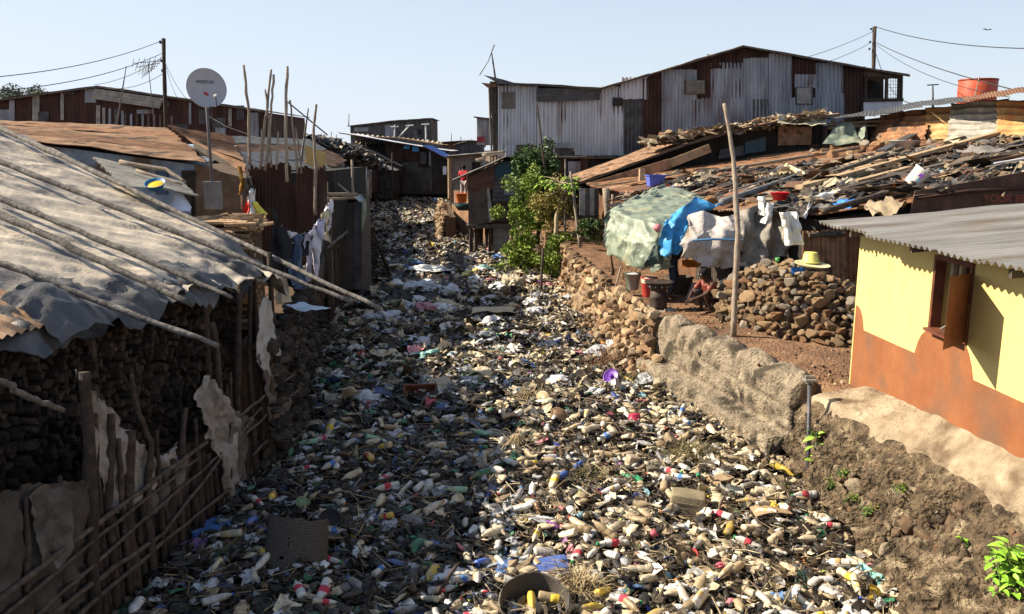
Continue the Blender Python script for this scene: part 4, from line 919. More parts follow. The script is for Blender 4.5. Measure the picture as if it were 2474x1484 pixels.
# ------------------------------------------------------------------ thin bare poles standing by the rusty sheet wall
TP = [([(588, 157), (600, 270), (603, 400)], .04, 'tallest bare pole nearest the satellite dish'), ([(655, 168), (645, 260), (628, 410)], .035, 'tall bare pole, first of the crossing bunch'), ([(661, 180), (655, 270), (640, 412)], .035, 'tall bare pole with a side shoot in the bunch'),
      ([(640, 216), (650, 290), (655, 405)], .03, 'short bare pole in the bunch'), ([(694, 160), (690, 280), (694, 440)], .042, 'tallest straight bare pole in the middle of the row'), ([(700, 242), (712, 340), (718, 420)], .03, 'mid height pole just past the tallest straight one'),
      ([(714, 308), (722, 360), (728, 420)], .025, 'short stub pole below the crossed antenna'), ([(764, 252), (758, 310), (762, 400), (762, 520)], .04, 'crooked knobbed pole, last of the row over the rusty wall'), ([(632, 312), (628, 410)], .025, 'short stub pole at the near end of the bunch'), ([(672, 318), (668, 410)], .028, 'small stub pole between the bunch and the straight pole'),
      ([(593, 395), (598, 430), (600, 500)], .045, 'weathered stake with coloured bags tied to it'), ([(582, 400), (584, 505)], .02, 'thin stake beside the one with coloured bags')]
for i, (p, r, lb) in enumerate(TP): stick(lb, [Py(u, v, 19.3 if i < 10 else 16.5) for u, v in reversed(p)], r, wood, 'pole', 'pole', 'bare poles standing over the rusty sheet wall', .012, i, r1=r*.7)
e = antenna('stick antenna with a crossed arm above the rusty sheet wall', (725, 405), (745, 262), 'x', 21, .02)
def bagstrip(label, pts, w_, m, y=16.4, seed=0, name='plastic_bag', cat='plastic bag'):
    P = [Py(u, v, y) for u, v in pts]
    def f(s, t):
        k = t*(len(P)-1); i = min(len(P)-2, int(k)); p = P[i].lerp(P[i+1], k-i); return p+Vector(((s-.5)*w_*(.4+t), .06*math.sin(s*5+seed), 0))
    return cloth(f, 8, 12, m, name, .04, 9, label=label, cat=cat, seed=seed)
bagstrip('red plastic bag tied on the weathered stake over the firewood', [(604, 478), (598, 500), (592, 520)], .12, solid('red_bag', (.65, .05, .04)))
bagstrip('white plastic bag tied on the weathered stake over the firewood', [(610, 455), (605, 480), (608, 515)], .16, solid('white_bag', (.65, .66, .66)), seed=2)
bagstrip('yellow plastic bag tied on the weathered stake over the firewood', [(614, 488), (624, 505), (632, 518)], .16, solid('yellow_bag', (.72, .62, .08)), seed=3)
bagstrip('orange rope hanging by the weathered stake', [(578, 402), (586, 440), (582, 470)], .04, solid('orange_rope', (.6, .3, .05)), seed=4, name='rope', cat='rope')
bagstrip('greyish rag knotted round the top of the weathered stake', [(597, 430), (606, 455), (598, 470)], .2, sacking_dk, seed=5, name='rag', cat='rag')
# ------------------------------------------------------------------ rusty sheet wall facing the clothes line
rw = empty('sheet_wall', 'tall wall of dark rusted corrugated sheets with a torn jagged top behind the clothes line', 'sheet wall', (-6, 19.6, 1.2))
rnj = random.Random(4)
for i, (u0, u1, vt, vb) in enumerate([(596, 648, 410, 640), (640, 700, 398, 660), (690, 722, 445, 690), (716, 762, 400, 705), (752, 790, 412, 712)]):
    P = [Py(u0, vb, 19.6), Py(u1, vb, 19.6), Py(u1, vt+rnj.uniform(-8, 8), 19.6), Py(u0, vt+rnj.uniform(-8, 8), 19.6)]
    o = Vector((0, -.03*(i % 2), 0)); add('wall_sheet', *corr(P[0]+o, P[1]+o, P[2]+o, P[3]+o, .09, .014, 10, .02, .16, seed=i+3), rust_dark, rw, smooth=True)
for u in (608, 700, 783): add('post', *tube([Py(u, 700, 19.7), Py(u, 400, 19.7)], [.05, .04], 6), wood_dark, rw)
wp(rw, 752, 560, 786, 705, 19.5, galv_dark, .06, .09); fp(rw, 710, 640, 780, 700, 19.4, plank_dark, .03, .04, 'board')
add('rail', *beam(Py(600, 560, 19.7), Py(785, 570, 19.7), .06, .06), wood_dark, rw)
cloth(lambda s, t: Py(645+50*s, 350+20*s+45*t, 19.9), 10, 8, cloth_m('tan_cloth', (.5, .36, .14)), 'rag', .04, 5, label='tan rag caught on the torn top of the rusty sheet wall', cat='rag').location.x += .9
# stick fence beyond it
sf = empty('stick_fence', 'fence of thin upright sticks joining the rusty sheet wall to the grey privy', 'fence', (-4.9, 21.5, 1))
rn = random.Random(6)
for i in range(16):
    y = 19.7+i*.22; u = 792+i*2.0+rn.uniform(-2, 2); vt = rn.choice([470, 500, 480, 520, 440]); P = [Pz(u, 720, .9), 0]
    b = Py(u, 708-i*1.0, y); add('stake', *tube([(b.x, y, .4), (b.x+rn.uniform(-.04, .04), y, Py(u, vt, y).z)], [.04, .03], 6, .01, i, 4), rn.choice([wood_dark, wood_dark, wood_grey]), sf, smooth=True)
add('rail', *tube([Py(786, 470, 20), Py(862, 470, 22.5)], [.05, .045], 7, .01, 1, 5), wood, sf, smooth=True); add('rail', *tube([Py(780, 482, 20), Py(850, 478, 22.5)], [.04, .04], 7, .01, 2, 5), wood, sf, smooth=True)
add('rail', *tube([Py(790, 600, 20), Py(838, 560, 21)], [.035, .03], 7, .01, 3, 5), wood_grey, sf, smooth=True)
stick('upright pale pole with a slanting strut beside the grey privy', [Py(852, 482, 23), Py(850, 386, 23)], .045, wood, 'pole', 'pole')
stick('slanting strut propped against the pale pole by the privy', [Py(850, 474, 22.9), Py(786, 418, 22.5)], .04, wood, 'strut', 'strut')
# grey privy
pv = empty('privy', 'narrow privy of dark sheets capped with greenish grey plastic at the channel edge', 'privy', (-5, 24, .5))
def pq(q, y, m, nm, y2=None, th=.03, lab=None): add(nm, *polyface([Py(u, v, yy) for (u, v), yy in q], Vector((0, th, 0))), m, pv, label=lab)
pq([((822, 700), 24), ((856, 700), 24), ((856, 490), 24), ((822, 490), 24)], 0, M('privy_board', (.05, .04, .032), (.09, .075, .06), 2, .8, c3=(.13, .115, .10)), 'wall')
pq([((856, 700), 23.98), ((874, 700), 24.0), ((874, 488), 24.0), ((856, 488), 23.98)], 0, galv_dark, 'wall')
pq([((874, 560), 23.95), ((886, 520), 24.3), ((884, 480), 24.3), ((874, 486), 23.95)], 0, tarp_green, 'side_sheet')
pq([((874, 700), 24.0), ((897, 700), 25.8), ((894, 470), 25.8), ((876, 486), 24.0)], 0, plank_dark, 'side_wall')
cloth(lambda s, t: bil(Py(822, 492, 24-.05), Py(884, 492, 24-.05), Py(876, 470, 26), Py(834, 470, 26), s, t)+Vector((0, 0, .28*math.exp(-((s-.5)/.2)**2)*(1-abs(t-.3)))), 18, 8, M('plastic_grey_green', (.22, .25, .22), (.36, .39, .34), 3, .5), 'roof_sheet', .02, 5, parent=pv)
add('post', *tube([Py(888, 475, 25), Py(887, 432, 25)], [.05, .045], 6), wood, pv, smooth=True)
stick('dark pole leaning out of the litter against the bank past the privy', [Pz(940, 658, .1), Py(900, 560, 27.5)], .07, wood_dark, 'pole', 'pole')
# ------------------------------------------------------------------ clothes line
LA, LB_ = Py(650, 505, 14.9), Py(798, 488, 16.2)
cl = empty('clothes_line', 'sagging line strung between the firewood pile and the stick fence', 'clothes line', (-4.6, 16, 2))
def lpt(t, drop=0): p = LA.lerp(LB_, t); return p - Vector((0, 0, .62*4*t*(1-t)*.9+drop))
add('cord', *tube([lpt(i/12) for i in range(13)], [.008]*13, 4), wire_m, cl)
def garment(label, cat, t0, t1, length, m, shape='trousers', seed=0, taper=0, nm=None):
    def f(s, t):
        p = lpt(lerp(t0, t1, s)); c = lpt((t0+t1)/2); ln = length
        if shape == 'trousers': ln *= (1 if abs(s-.5) > .08 or t < .3 else .35)
        if shape == 'shirt': ln *= (1.0 if .25 < s < .75 else .45)
        if shape == 'point': ln *= (.5+.8*s)
        q = p.lerp(Vector((c.x, c.y, p.z)), taper*t); return Vector((q.x+.05*math.sin(t*5+s*7+seed), q.y+.05*math.sin(s*9), q.z-ln*t+.02))
    return cloth(f, 20, 20, m, nm or cat.replace(' ', '_'), .045, 5, label=label, cat=cat, group='washing on the sagging clothes line', seed=seed)
navy = cloth_m('navy', (.035, .045, .075)); blk = cloth_m('black_cloth', (.018, .02, .025)); jean = cloth_m('jean', (.07, .11, .19)); whc = cloth_m('white_cloth', (.60, .60, .66)); cream = cloth_m('cream_cloth', (.6, .5, .34)); lil = cloth_m('lilac_cloth', (.5, .48, .6))
garment('long black trousers hanging at the firewood end of the clothes line', 'trousers', .0, .34, 1.05, blk, 'x', 1, .2)
garment('dark blue jeans hanging beside the black trousers', 'jeans', .26, .50, 1.05, jean, 'trousers', 2)
garment('small white cloth folded over the line above the jeans', 'cloth', .18, .42, .22, whc, 'x', 3)
garment('black shirt bunched in the middle of the clothes line', 'shirt', .40, .60, .42, blk, 'shirt', 4)
garment('long lilac grey trousers in the middle of the clothes line', 'trousers', .52, .74, .95, lil, 'trousers', 5)
garment('white shirt hanging in the middle of the clothes line', 'shirt', .62, .80, .68, whc, 'shirt', 6)
garment('pale lilac top beside the white shirt', 'top', .74, .86, .45, lil, 'shirt', 7)
garment('cream coloured garment near the stick fence end of the line', 'garment', .84, .95, .55, cream, 'point', 8)
garment('small white garment at the stick fence end of the line', 'garment', .93, 1.02, .5, whc, 'shirt', 9)
# ------------------------------------------------------------------ mid and far shacks on this bank
e = house('shack', 'dark shack with a torn grey patchwork roof above the privy', 'shack', 70, 8, [(760, 352), (860, 378), (945, 412)], 480, galv_dark, galv_old, pitch=.16, over=.5)
fp(e, 800, 400, 840, 470, 70, dark, .05, .03, 'doorway'); fp(e, 812, 388, 835, 402, 70, solid('navy_sheet', (.03, .05, .13)), .08)
cloth(lambda s, t: Py(838+48*s, 402+8*math.sin(s*3.1)+68*t*(1 if abs(s-.5) < .35 else .55), 31.5), 14, 14, M('grey_sheet', (.36, .37, .40), (.50, .51, .55), 3, .8), 'bedsheet', .08, 2, label='pale sheet hung out on a pole above the privy', cat='sheet')
cloth(lambda s, t: Py(806+26*s, 395+50*t*(1-.4*s), 30.5), 10, 10, sacking_dk, 'rag', .08, 2, label='torn grey rag hung beside the pale sheet', cat='rag')
cloth(lambda s, t: Py(872+26*s, 410+70*t, 36), 8, 12, sacking_dk, 'tarp_sheet', .08, 2, label='grey plastic sheet closing the side of the dark shack', cat='plastic sheet')
bm = empty('bamboo_frame', 'lattice of thin bamboo sticks standing in front of a dark shack up the channel', 'frame', Py(920, 478, 68))
for u in (872, 888, 905, 930, 948): add('upright', *tube([Py(u, 482, 68), Py(u+random.Random(u).uniform(-4, 4), random.Random(u).uniform(340, 395), 68)], [.09, .07], 5, .02, u, 4), wood_dark, bm)
for v in (390, 410, 430, 452): add('crossbar', *tube([Py(865, v, 67.9), Py(955, v+3, 67.9)], [.06, .06], 5, .02, v, 4), wood_dark, bm)
e = house('shack', 'low shack with a ribbed dark roof behind the bamboo lattice', 'shack', 74, 8, [(845, 350), (900, 368), (965, 400)], 470, galv_dark, galv_dark, over=.6, pitch=.25)
e = house('shack', 'shack roofed with heaped torn black and white sheeting', 'shack', 64, 7, [(690, 335), (780, 345), (885, 395)], 470, dark, galv_dark, over=.5)
rn = random.Random(31); B = Bulk()
for _ in range(420):
    t = rn.random(); p = Py(lerp(755, 905, t)+rn.uniform(-25, 15), lerp(338, 398, t)+rn.uniform(-6, 8), 63.5+rn.uniform(0, 6))
    s = rn.uniform(.4, 1.3); B.put(rn.choice(CR), rotm(rn.gauss(0, .3), rn.gauss(.35, .3), rn.uniform(0, 6))*s, np.array(p+Vector((0, 0, .1))), rn.choice([(.03, .03, .035), (.05, .05, .055), (.4, .4, .41), (.14, .13, .12), (.28, .24, .18), (.02, .02, .02)]))
B.build('roof_scraps', litter_m, base=(-21, 64, 5), kind='stuff')
# block house at the bend
e = house('block_house', 'dark house of concrete blocks and rusty sheets at the bend, under a white metal roof', 'house', 76, 9, [(930, 340), (1000, 352), (1082, 365)], 470, rust_dark, roof_white, pitch=.35, over=1.0, rpitch=.5, oL=4)
blk_m = M('block_dark', (.05, .045, .04), (.09, .08, .07), 1.2, .95, 0, .3, 10, c3=(.14, .13, .12))
for (u0, v0, u1, v1) in [(930, 400, 985, 466), (972, 392, 1010, 420), (985, 405, 1040, 468), (1040, 395, 1078, 466), (940, 440, 1080, 470)]: fp(e, u0, v0, u1, v1, 76, blk_m, .10+.01*(u0 % 7), .05, 'block_course')
for (u0, v0, u1, v1, m) in [(1015, 368, 1030, 396, galv_dark), (1036, 366, 1048, 400, galv_blue), (1052, 370, 1060, 398, galv_dark), (955, 360, 975, 392, rust_dark)]: wp(e, u0, v0, u1, v1, 76, m, .22, .3)
for (u0, v0, u1, v1) in [(975, 352, 990, 360), (996, 353, 1012, 366)]: fp(e, u0, v0, u1, v1, 76, tarp_blue, .25, .02, 'blue_patch')
e = house('tin_house', 'roof of pale tan corrugated sheets rising behind the white metal roof', 'house', 80, 8, [(858, 330), (960, 334), (1062, 350)], 380, galv_dark, rust_tan, over=.2)
a, b, c, d = Py(1060, 352, 84), Py(890, 331, 84), Py(880, 318+8, 92), Py(1065, 340, 92)
add('roof_slope', *corr(Py(858, 345, 79), Py(1058, 361, 79), Py(1068, 343, 90), Py(862, 324, 90), .55, .09, 4, .02), M('tan_roof', (.38, .31, .20), (.5, .43, .30), 3, .8, c3=(.3, .17, .09)), e, smooth=True)
Yg = 96
e = house('grey_shed', 'dark grey plank shed with a rising roofline on the skyline', 'shed', Yg, 9, [(846, 305), (960, 292), (1040, 287)], 352, galv_dark, galv_dark, pitch=.4, over=.4)
add('end_wall', *polyface([Py(1040, 287, Yg), Py(1056, 298, Yg+3), Py(1056, 348, Yg+3), Py(1040, 348, Yg)], Vector((-.2, .3, 0))), plank_dark, e)
for (u0, v0, u1, v1, m) in [(856, 308, 890, 318, galv_blue), (870, 320, 890, 335, galv_dark), (930, 302, 950, 338, galv_blue), (950, 300, 1020, 340, galv_dark), (1000, 315, 1008, 338, galv_blue), (1025, 305, 1032, 338, galv_blue)]: wp(e, u0, v0, u1, v1, Yg, m, .08, .4)
fp(e, 1010, 312, 1018, 325, Yg, dark, .12)
for i, (q, lb) in enumerate([([(953, 340), (954, 302)], 'white cross-shaped pole in front of the grey plank shed'), ([(1030, 342), (1028, 300)], 'white T-shaped pole at the corner of the grey plank shed'), ([(958, 338), (990, 303)], 'white pole leaning across the grey plank shed')]):
    m_ = M('white_pole', (.5, .5, .48), (.6, .6, .57), 3, .8, 0, 0); ee = empty('white_pole', lb, 'pole', Py(*q[0], 93)); add('shaft', *tube([Py(*p, 93) for p in q], [.09, .08], 5), m_, ee)
    add('crossbar', *tube([Py(q[1][0]-10, q[1][1]+1+4*(i == 0), 93), Py(q[1][0]+9, q[1][1]+4*(i == 0), 93)], [.06, .06], 5), m_, ee)
e = house('shack', 'dark open shack with a blue edged roof just before the grey concrete house', 'shack', 66, 7, [(1040, 362), (1088, 388)], 462, dark, M('blue_roof', (.03, .08, .28), (.06, .14, .4), 2, .6), over=.5, oL=.6)
cloth(lambda s, t: Py(1070+9*s, 402+20*t, 65.5), 6, 8, whc, 'garment', .08, 2, label='white garment hanging in the dark open shack', cat='garment')
for i, (u0, v0, u1, v1, vb, y, lb) in enumerate([(1058, 345, 1130, 340, 380, 105, 'low brown roofed shack on the skyline beyond the bend'), (1100, 350, 1165, 342, 385, 88, 'low dark gabled shack beyond the grey concrete house'), (700, 332, 800, 334, 360, 110, 'flat roofed shack low on the skyline over the patchwork roofs'), (590, 318, 720, 338, 380, 60, 'dark mossy roof behind the bare poles')]):
    house('shack', lb, 'shack', y, 7, [(u0, v0), ((u0+u1)/2, (v0+v1)/2-(6 if i == 1 else 0)), (u1, v1)], vb, rust_brown if i == 0 else galv_dark, galv_old if i < 3 else galv_dark, pitch=.5)
e = house('tin_tower', 'small upright tin hut with a red foot and pale sheets on the skyline', 'hut', 70, 3, [(1152, 284), (1190, 288)], 350, galv_blue, galv_dark, pitch=.3)
fp(e, 1152, 330, 1170, 344, 70, solid('red_foot', (.3, .03, .04)), .12); wp(e, 1154, 300, 1168, 330, 70, galv_old, .08, .3)
rn = random.Random(12)
for i, (u, v0, v1, y) in enumerate([(800, 318, 332, 100), (812, 325, 334, 100), (842, 275, 300, 90), (868, 322, 332, 100), (1115, 330, 345, 88), (1172, 330, 350, 60), (1140, 335, 350, 90), (1100, 345, 352, 100), (665, 320, 334, 80), (1090, 322, 345, 100)]):
    stick(['bare stick poking up', 'thin mast standing', 'crooked little pole rising'][i % 3]+f' on the skyline {["over the patchwork roofs", "beside it over the patchwork roofs", "at the corner of the grey plank shed", "before the grey plank shed", "over the dark gabled shack", "beside the upright tin hut", "by the upright tin hut", "over the brown roofed shack", "behind the bare poles", "past the grey plank shed"][i]}', [Py(u, v1+6, y), Py(u+rn.uniform(-2, 3), v0, y)], .05, wood_dark, 'mast', 'mast', seed=i)
# ================================================================== yellow and orange house
WX = 4.85
yh = empty('painted_house', 'small house painted yellow over orange, with a grey corrugated roof and an open window', 'house', (6.5, 8, 1.3))
def wx(u, v, off=0): return Px(u, v, WX) + Vector((-off, 0, 0))
YE = wx(2069, 700).y; Z0 = 1.0; ZT = 3.40
wl, wr = wx(2248, 793).y, wx(2336, 838).y           # window, far and near edge
wt = wx(2251.5, 612).z; wb = wx(2241, 791).z
def yq(y0, y1, z0, z1): return [Vector((WX, y0, z0)), Vector((WX, y1, z0)), Vector((WX, y1, z1)), Vector((WX, y0, z1))]
g = join(*[(yq(*q), [(0, 1, 2, 3)]) for q in [(YE, wl, Z0, ZT), (wl, wr, Z0, wb), (wl, wr, wt, ZT), (wr, 2.5, Z0, ZT)]],
         ([Vector((WX, YE, Z0)), Vector((10.5, YE, Z0)), Vector((10.5, YE, ZT+.4)), Vector((WX, YE, ZT))], [(0, 1, 2, 3)]),
         ([Vector((WX, 2.5, Z0)), Vector((10.5, 2.5, Z0)), Vector((10.5, 2.5, ZT+.4)), Vector((WX, 2.5, ZT))], [(3, 2, 1, 0)]),
         *[(q, [(0, 1, 2, 3)]) for q in ([Vector((WX, wl, wb)), Vector((WX, wl, wt)), Vector((WX+.16, wl, wt)), Vector((WX+.16, wl, wb))], [Vector((WX, wr, wb)), Vector((WX+.16, wr, wb)), Vector((WX+.16, wr, wt)), Vector((WX, wr, wt))], [Vector((WX, wl, wb)), Vector((WX+.16, wl, wb)), Vector((WX+.16, wr, wb)), Vector((WX, wr, wb))], [Vector((WX, wl, wt)), Vector((WX, wr, wt)), Vector((WX+.16, wr, wt)), Vector((WX+.16, wl, wt))])])
add('wall', *g, yellow_paint, yh)
bd = [(2069, 737), (2075, 741), (2080, 750), (2084, 765), (2087, 798), (2140, 822), (2180, 840), (2210, 853), (2213, 842), (2218, 826), (2226, 810), (2238, 798), (2248, 793)]
bd2 = [(2336, 838), (2342, 857), (2348, 885), (2351.5, 918), (2400, 940), (2474, 974), (2600, 1035), (3000, 1225)]
def band(px):
    T = [wx(u, v, .004) for u, v in px]; V, Fc = [], []
    for i, p in enumerate(T):
        V += [p, Vector((p.x, p.y, .95)), p+Vector((.01, 0, 0))]
    for i in range(len(T)-1): k = i*3; Fc += [(k, k+3, k+4, k+1)[::-1], (k, k+2, k+5, k+3)[::-1]]
    return V, Fc
pb1 = [wx(u, v, .004) for u, v in bd]; pe = wx(2326, 824, .004)
bd_all = bd + [(0, 0)] + bd2
V, Fc = join(band(bd), band(bd2), ([Vector((WX-.004, wl, wb-.004)), Vector((WX-.004, wl, .95)), Vector((WX-.004, wr, .95)), Vector((WX-.004, wr, wb-.004))], [(0, 1, 2, 3)]))
add('painted_band', V, Fc, orange_paint, yh, label='orange lower band of the wall with a scalloped upper edge')
# window: frame, slats, dark inside, shutter
dy = wl-wr
wn = add('window', *join(box((WX+.03, wl-.02, (wt+wb)/2), (.12, .05, wt-wb)), box((WX+.03, wr+.02, (wt+wb)/2), (.12, .05, wt-wb)), box((WX+.03, (wl+wr)/2, wt-.02), (.122, dy-.09, .05)), box((WX-.01, (wl+wr)/2, wb+.012), (.2, dy-.09, .03))), brown_paint, yh)
add('pane', *box((WX+.18, (wl+wr)/2, (wt+wb)/2), (.02, dy, wt-wb)), dark, wn)  # near-black backing paints the unlit room behind the open window
for f_ in (.30, .52): add('window_bar', *box((WX+.08, wl-dy*f_, (wt+wb)/2), (.05, .055, wt-wb-.06)), M('old_wood', (.20, .16, .10), (.32, .26, .17), 6, .8, 0, .3), wn)
h0, h1, f0, f1 = wx(2330, 655), wx(2323, 822), Px(2291, 667, 4.32), Px(2282, 848, 4.32)
f1.y = f0.y = (f0.y+f1.y)/2; h0.y = h1.y = wr+.01; h0.x = h1.x = WX-.02
nrm = Vector((0, 1, 0))
add('shutter', *polyface([h0, h1, f1, f0], Vector((.03, .035, 0))), brown_paint, wn)
add('latch', *tube([Vector((f1.x+.05, f1.y+.05, f1.z+.25)), Vector((f1.x+.0, f1.y+.08, f1.z+.2)), Vector((f1.x+.06, f1.y+.06, f1.z+.16))], [.008]*3, 5), galv_old, wn)
# roof
ez = (Px(1985, 545, 4.4).z+Px(2474, 655, 4.4).z)/2; yfar = Px(1985, 545, 4.4).y+.2; yn = 2.2
def yr(x, y): return Vector((x, y, ez+(x-4.4)*.09))
rn = random.Random(2); y1 = yfar; k = 0
while y1 > yn:
    y0 = y1-.86; x0 = 4.4+rn.uniform(-.03, .03)
    add('roof_sheet', *corr(yr(x0, y0)+Vector((0, 0, .01*(k % 2))), yr(x0, y1)+Vector((0, 0, .01*(k % 2))), yr(11, y1), yr(11, y0), .123, .020, 16, .010, .012, seed=k+2, spw=8), roof_grey, yh, smooth=True); y1 -= .84; k += 1
for yy in (11, 9.3, 7.4, 5.5): add('rafter', *beam(Vector((4.5, yy, ez-.06)), Vector((10, yy, ez+.44)), .05, .08), plank_dark, yh)
add('eave_batten', *beam(Vector((4.72, yfar-.2, ez-.02)), Vector((4.72, 2.6, ez-.02)), .05, .05), plank_dark, yh)
add('stone', [Vector(v)*.07*Vector((1, 1, 1)).length/1.7+yr(6.15, 8.6)+Vector((0, 0, .05)) for v in ROCKS[2][0]], [tuple(t) for t in ROCKS[2][1]], M('lump', (.1, .07, .05), (.2, .15, .1)), label='small brown lump of stone lying on the grey corrugated roof', cat='stone')
stick('little forked twig lying on the grey corrugated roof', [yr(5.8, 8.9)+Vector((0, 0, .03)), yr(6.35, 9.15)+Vector((0, 0, .03))], .008, wood_dark, 'twig', 'twig')
# ================================================================== the big patched house and its roof heaped with debris
DY = 16.2
p1, p2, p3 = Py(1990, 517, DY), Py(2474, 445, DY+.2), Py(1430, 452, 29)
DR = plane3(p1, p2, p3)
if DR[0].z < 0: DR = (-DR[0], -DR[1])
def dz(x, y): return (DR[1]-DR[0].x*x-DR[0].y*y)/DR[0].z
edge = sorted([(PP(u, v, DR).y, PP(u, v, DR).x) for u, v in [(1430, 452), (1560, 472), (1740, 508), (1880, 521), (1990, 519)]])
def xl(y): return interp(y, edge)
ph = empty('patched_house', 'sprawling house whose huge low roof is heaped with planks, rags, stones and scrap', 'house', (8, 20, 1.2))
rn = random.Random(14); y = DY-.1; k = 0
rm = [rust_orange, rust_brown, rust_tan, rust_brown, rust_orange]
while y < 31:
    y2 = y+.92; o = .012*(k % 2)
    for xa, xb in ((0, 6), (5.9, 14)):
        A_, B_ = (xl(y)+xa+rn.uniform(-.1, .1) if xa == 0 else xl(y)+xa, 0), 0
        add('roof_sheet', *corr(Vector((xl(y)+xa-rn.uniform(0, .15), y, dz(xl(y)+xa, y)+o+.02*(xa > 0))), Vector((xl(y2)+xa-rn.uniform(0, .15), y2, dz(xl(y2)+xa, y2)+o+.02*(xa > 0))), Vector((xl(y2)+xb, y2, dz(xl(y2)+xb, y2)+o)), Vector((xl(y)+xb, y, dz(xl(y)+xb, y)+o)), .115, .018, 10, .02, .05, seed=k+3), rm[(k+(xa > 0)) % 5], ph, smooth=True)
    y = y2-.02; k += 1
ftp = [(5.95, DY+.02), (20, DY+.1), (20, 31), (xl(30.5)+.4, 30.5), (xl(24)+.4, 24), (xl(20)+.45, 20), (5.75, 17.2)]
V = [Vector((x, y, 1.1)) for x, y in ftp]+[Vector((x, y, dz(x, y)-.10)) for x, y in ftp]; n = len(ftp)
add('wall', V, [tuple(range(n-1, -1, -1)), tuple(range(n, 2*n))]+[(i, (i+1) % n, (i+1) % n+n, i+n) for i in range(n)], dark, ph)
wp(ph, 1938, 560, 1990, 700, DY-.02, rust_tan, .04, .11, seed=3); wp(ph, 1938, 558, 1985, 760, DY, rust_tan, .02, .11); wp(ph, 1985, 555, 2045, 850, DY, rust_tan, .07, .10); wp(ph, 2040, 560, 2110, 860, DY, rust_brown, .03, .10)
add('lintel', *tube([Py(1955, 568, DY-.15), Py(2040, 566, DY-.15)], [.05, .05], 8), plank_dark, ph)
for i, (y0, y1, m) in enumerate([(17.3, 19, rust_dark), (19, 21, plank_dark), (21, 23, rust_brown), (23, 25, plank_dark), (25, 27, rust_dark), (27, 30.3, rust_brown)]):
    A_ = Vector((xl(y0)+.38, y0, 1.1)); B_ = Vector((xl(y1)+.38, y1, 1.1)); add('wall_sheet', *corr(B_, A_, Vector((A_.x, A_.y, dz(A_.x, A_.y)-.05)), Vector((B_.x, B_.y, dz(B_.x, B_.y)-.05)), .12, .02, 6, .02, .02, seed=i), m, ph, smooth=True)
# fascia of the roof facing us with faded painted letters
FA = [(2195, 530), (2700, 500), (2700, 408), (2460, 418), (2330, 442), (2212, 462)]
fpts = [Py(u, v, DY-.12) for u, v in FA]
add('fascia', *polyface(fpts, Vector((0, .03, 0))), M('fascia_brown', (.05, .028, .02), (.09, .05, .035), 4, .8, c3=(.14, .08, .055)), ph)
for v, dv in ((462, 8),): add('fascia_rib', *tube([Py(2215, v+16, DY-.13), Py(2340, v, DY-.14), Py(2700, v-18, DY-.13)], [.035, .04, .035], 6), rust_dark, ph, smooth=True)
text('YOUR BE', .20, Py(2428, 480, DY-.19), (math.pi/2, 0, 0), solid('faded_red', (.26, .06, .04)), ph)
add('wall_sheet', *polyface([Py(2000, 560, DY-.06), Py(2700, 560, DY-.06), Py(2700, 500, DY-.06), Py(2000, 526, DY-.06)], Vector((0, .03, 0))), rust_dark, ph)
_a, _b = PP(1932, 476, DR), PP(2424, 336, DR); BAZ = math.atan2(_b.y-_a.y, _b.x-_a.x)
# things lying on that roof
def plk(label, u0, v0, u1, v1, w_, h_, m, nm='plank', off=.06, r=None, grp='planks and poles lying on the debris roof'):
    a, b = PP(u0, v0, DR, off), PP(u1, v1, DR, off)
    if r: g = tube([a, a.lerp(b, .5), b], [r, r*.95, r], 12, .0, 1, 3)
    else: g = beam(a, b, w_, h_, DR[0])
    return add(nm, *g, m, smooth=bool(r), label=label, cat=nm.replace('_', ' '), group=grp)
plk('longest sawn plank, running right across the debris roof to the white paper scrap', 1932, 476, 2424, 336, .22, .09, plank, off=.22)
plk('short dark end of a beam under the low end of the longest plank', 1905, 488, 1945, 468, .3, .08, plank_dark, off=.08)
plk('weathered plank parallel to the longest one and just beyond it', 1925, 466, 2160, 398, .16, .07, plank, off=.16)
plk('dark split beam in the middle of the debris roof above the white bucket', 2010, 440, 2180, 378, .14, .10, plank_dark, off=.22)
plk('long plank above the grey pipe near the low eave', 1600, 412, 1780, 382, .3, .16, galv_old, 'beam', .14)
plk('thin pole lying beyond the upright stake', 1700, 425, 2090, 362, 0, 0, wood, 'pole', .10, .05)
plk('grey sheet metal strip lying behind the upright stake', 1640, 450, 1930, 425, .5, .03, galv_old, 'strip', .08)
plk('pale plastic strip beside the grey sheet strip', 1712, 448, 1830, 434, .3, .03, roof_grey, 'strip', .12)
plk('thick grey pipe lying above the blue tarpaulin', 1745, 506, 1922, 444, 0, 0, M('pipe_grey', (.10, .10, .10), (.17, .17, .165), 4, .7), 'pipe', .16, .085)
plk('bent thin pipe ending in the cream fabric lump', 1765, 482, 1860, 452, 0, 0, galv_old, 'pipe', .2, .025)
plk('dark board lying before the red basin', 1840, 525, 2060, 480, .22, .05, plank_dark, off=.12)
plk('long rough pole passing under the white bucket', 1990, 530, 2210, 465, 0, 0, wood_dark, 'pole', .15, .06)
plk('board lying behind the white bucket', 2180, 425, 2474, 365, .2, .05, plank, off=.12)
plk('dark board jutting up behind the enamel bowl', 2130, 385, 2220, 335, .3, .05, galv_dark, off=.25)
plk('black pipe near the black plastic at the right', 2250, 440, 2400, 412, 0, 0, black_plastic, 'pipe', .15, .06)
plk('flat bar beside the black pipe', 2330, 424, 2540, 380, .14, .05, rust_brown, 'bar', .2)
plk('white plastic rail at the frame edge of the debris roof', 2400, 418, 2520, 398, .10, .04, roof_white, 'rail', .2)
plk('reddish roof sheet scrap below the red basin', 1905, 492, 1985, 478, .5, .02, rust_orange, 'scrap', .06)
plk('rust sheet scrap above the blue crate', 1520, 452, 1660, 428, .4, .02, rust_orange, 'scrap', .1)
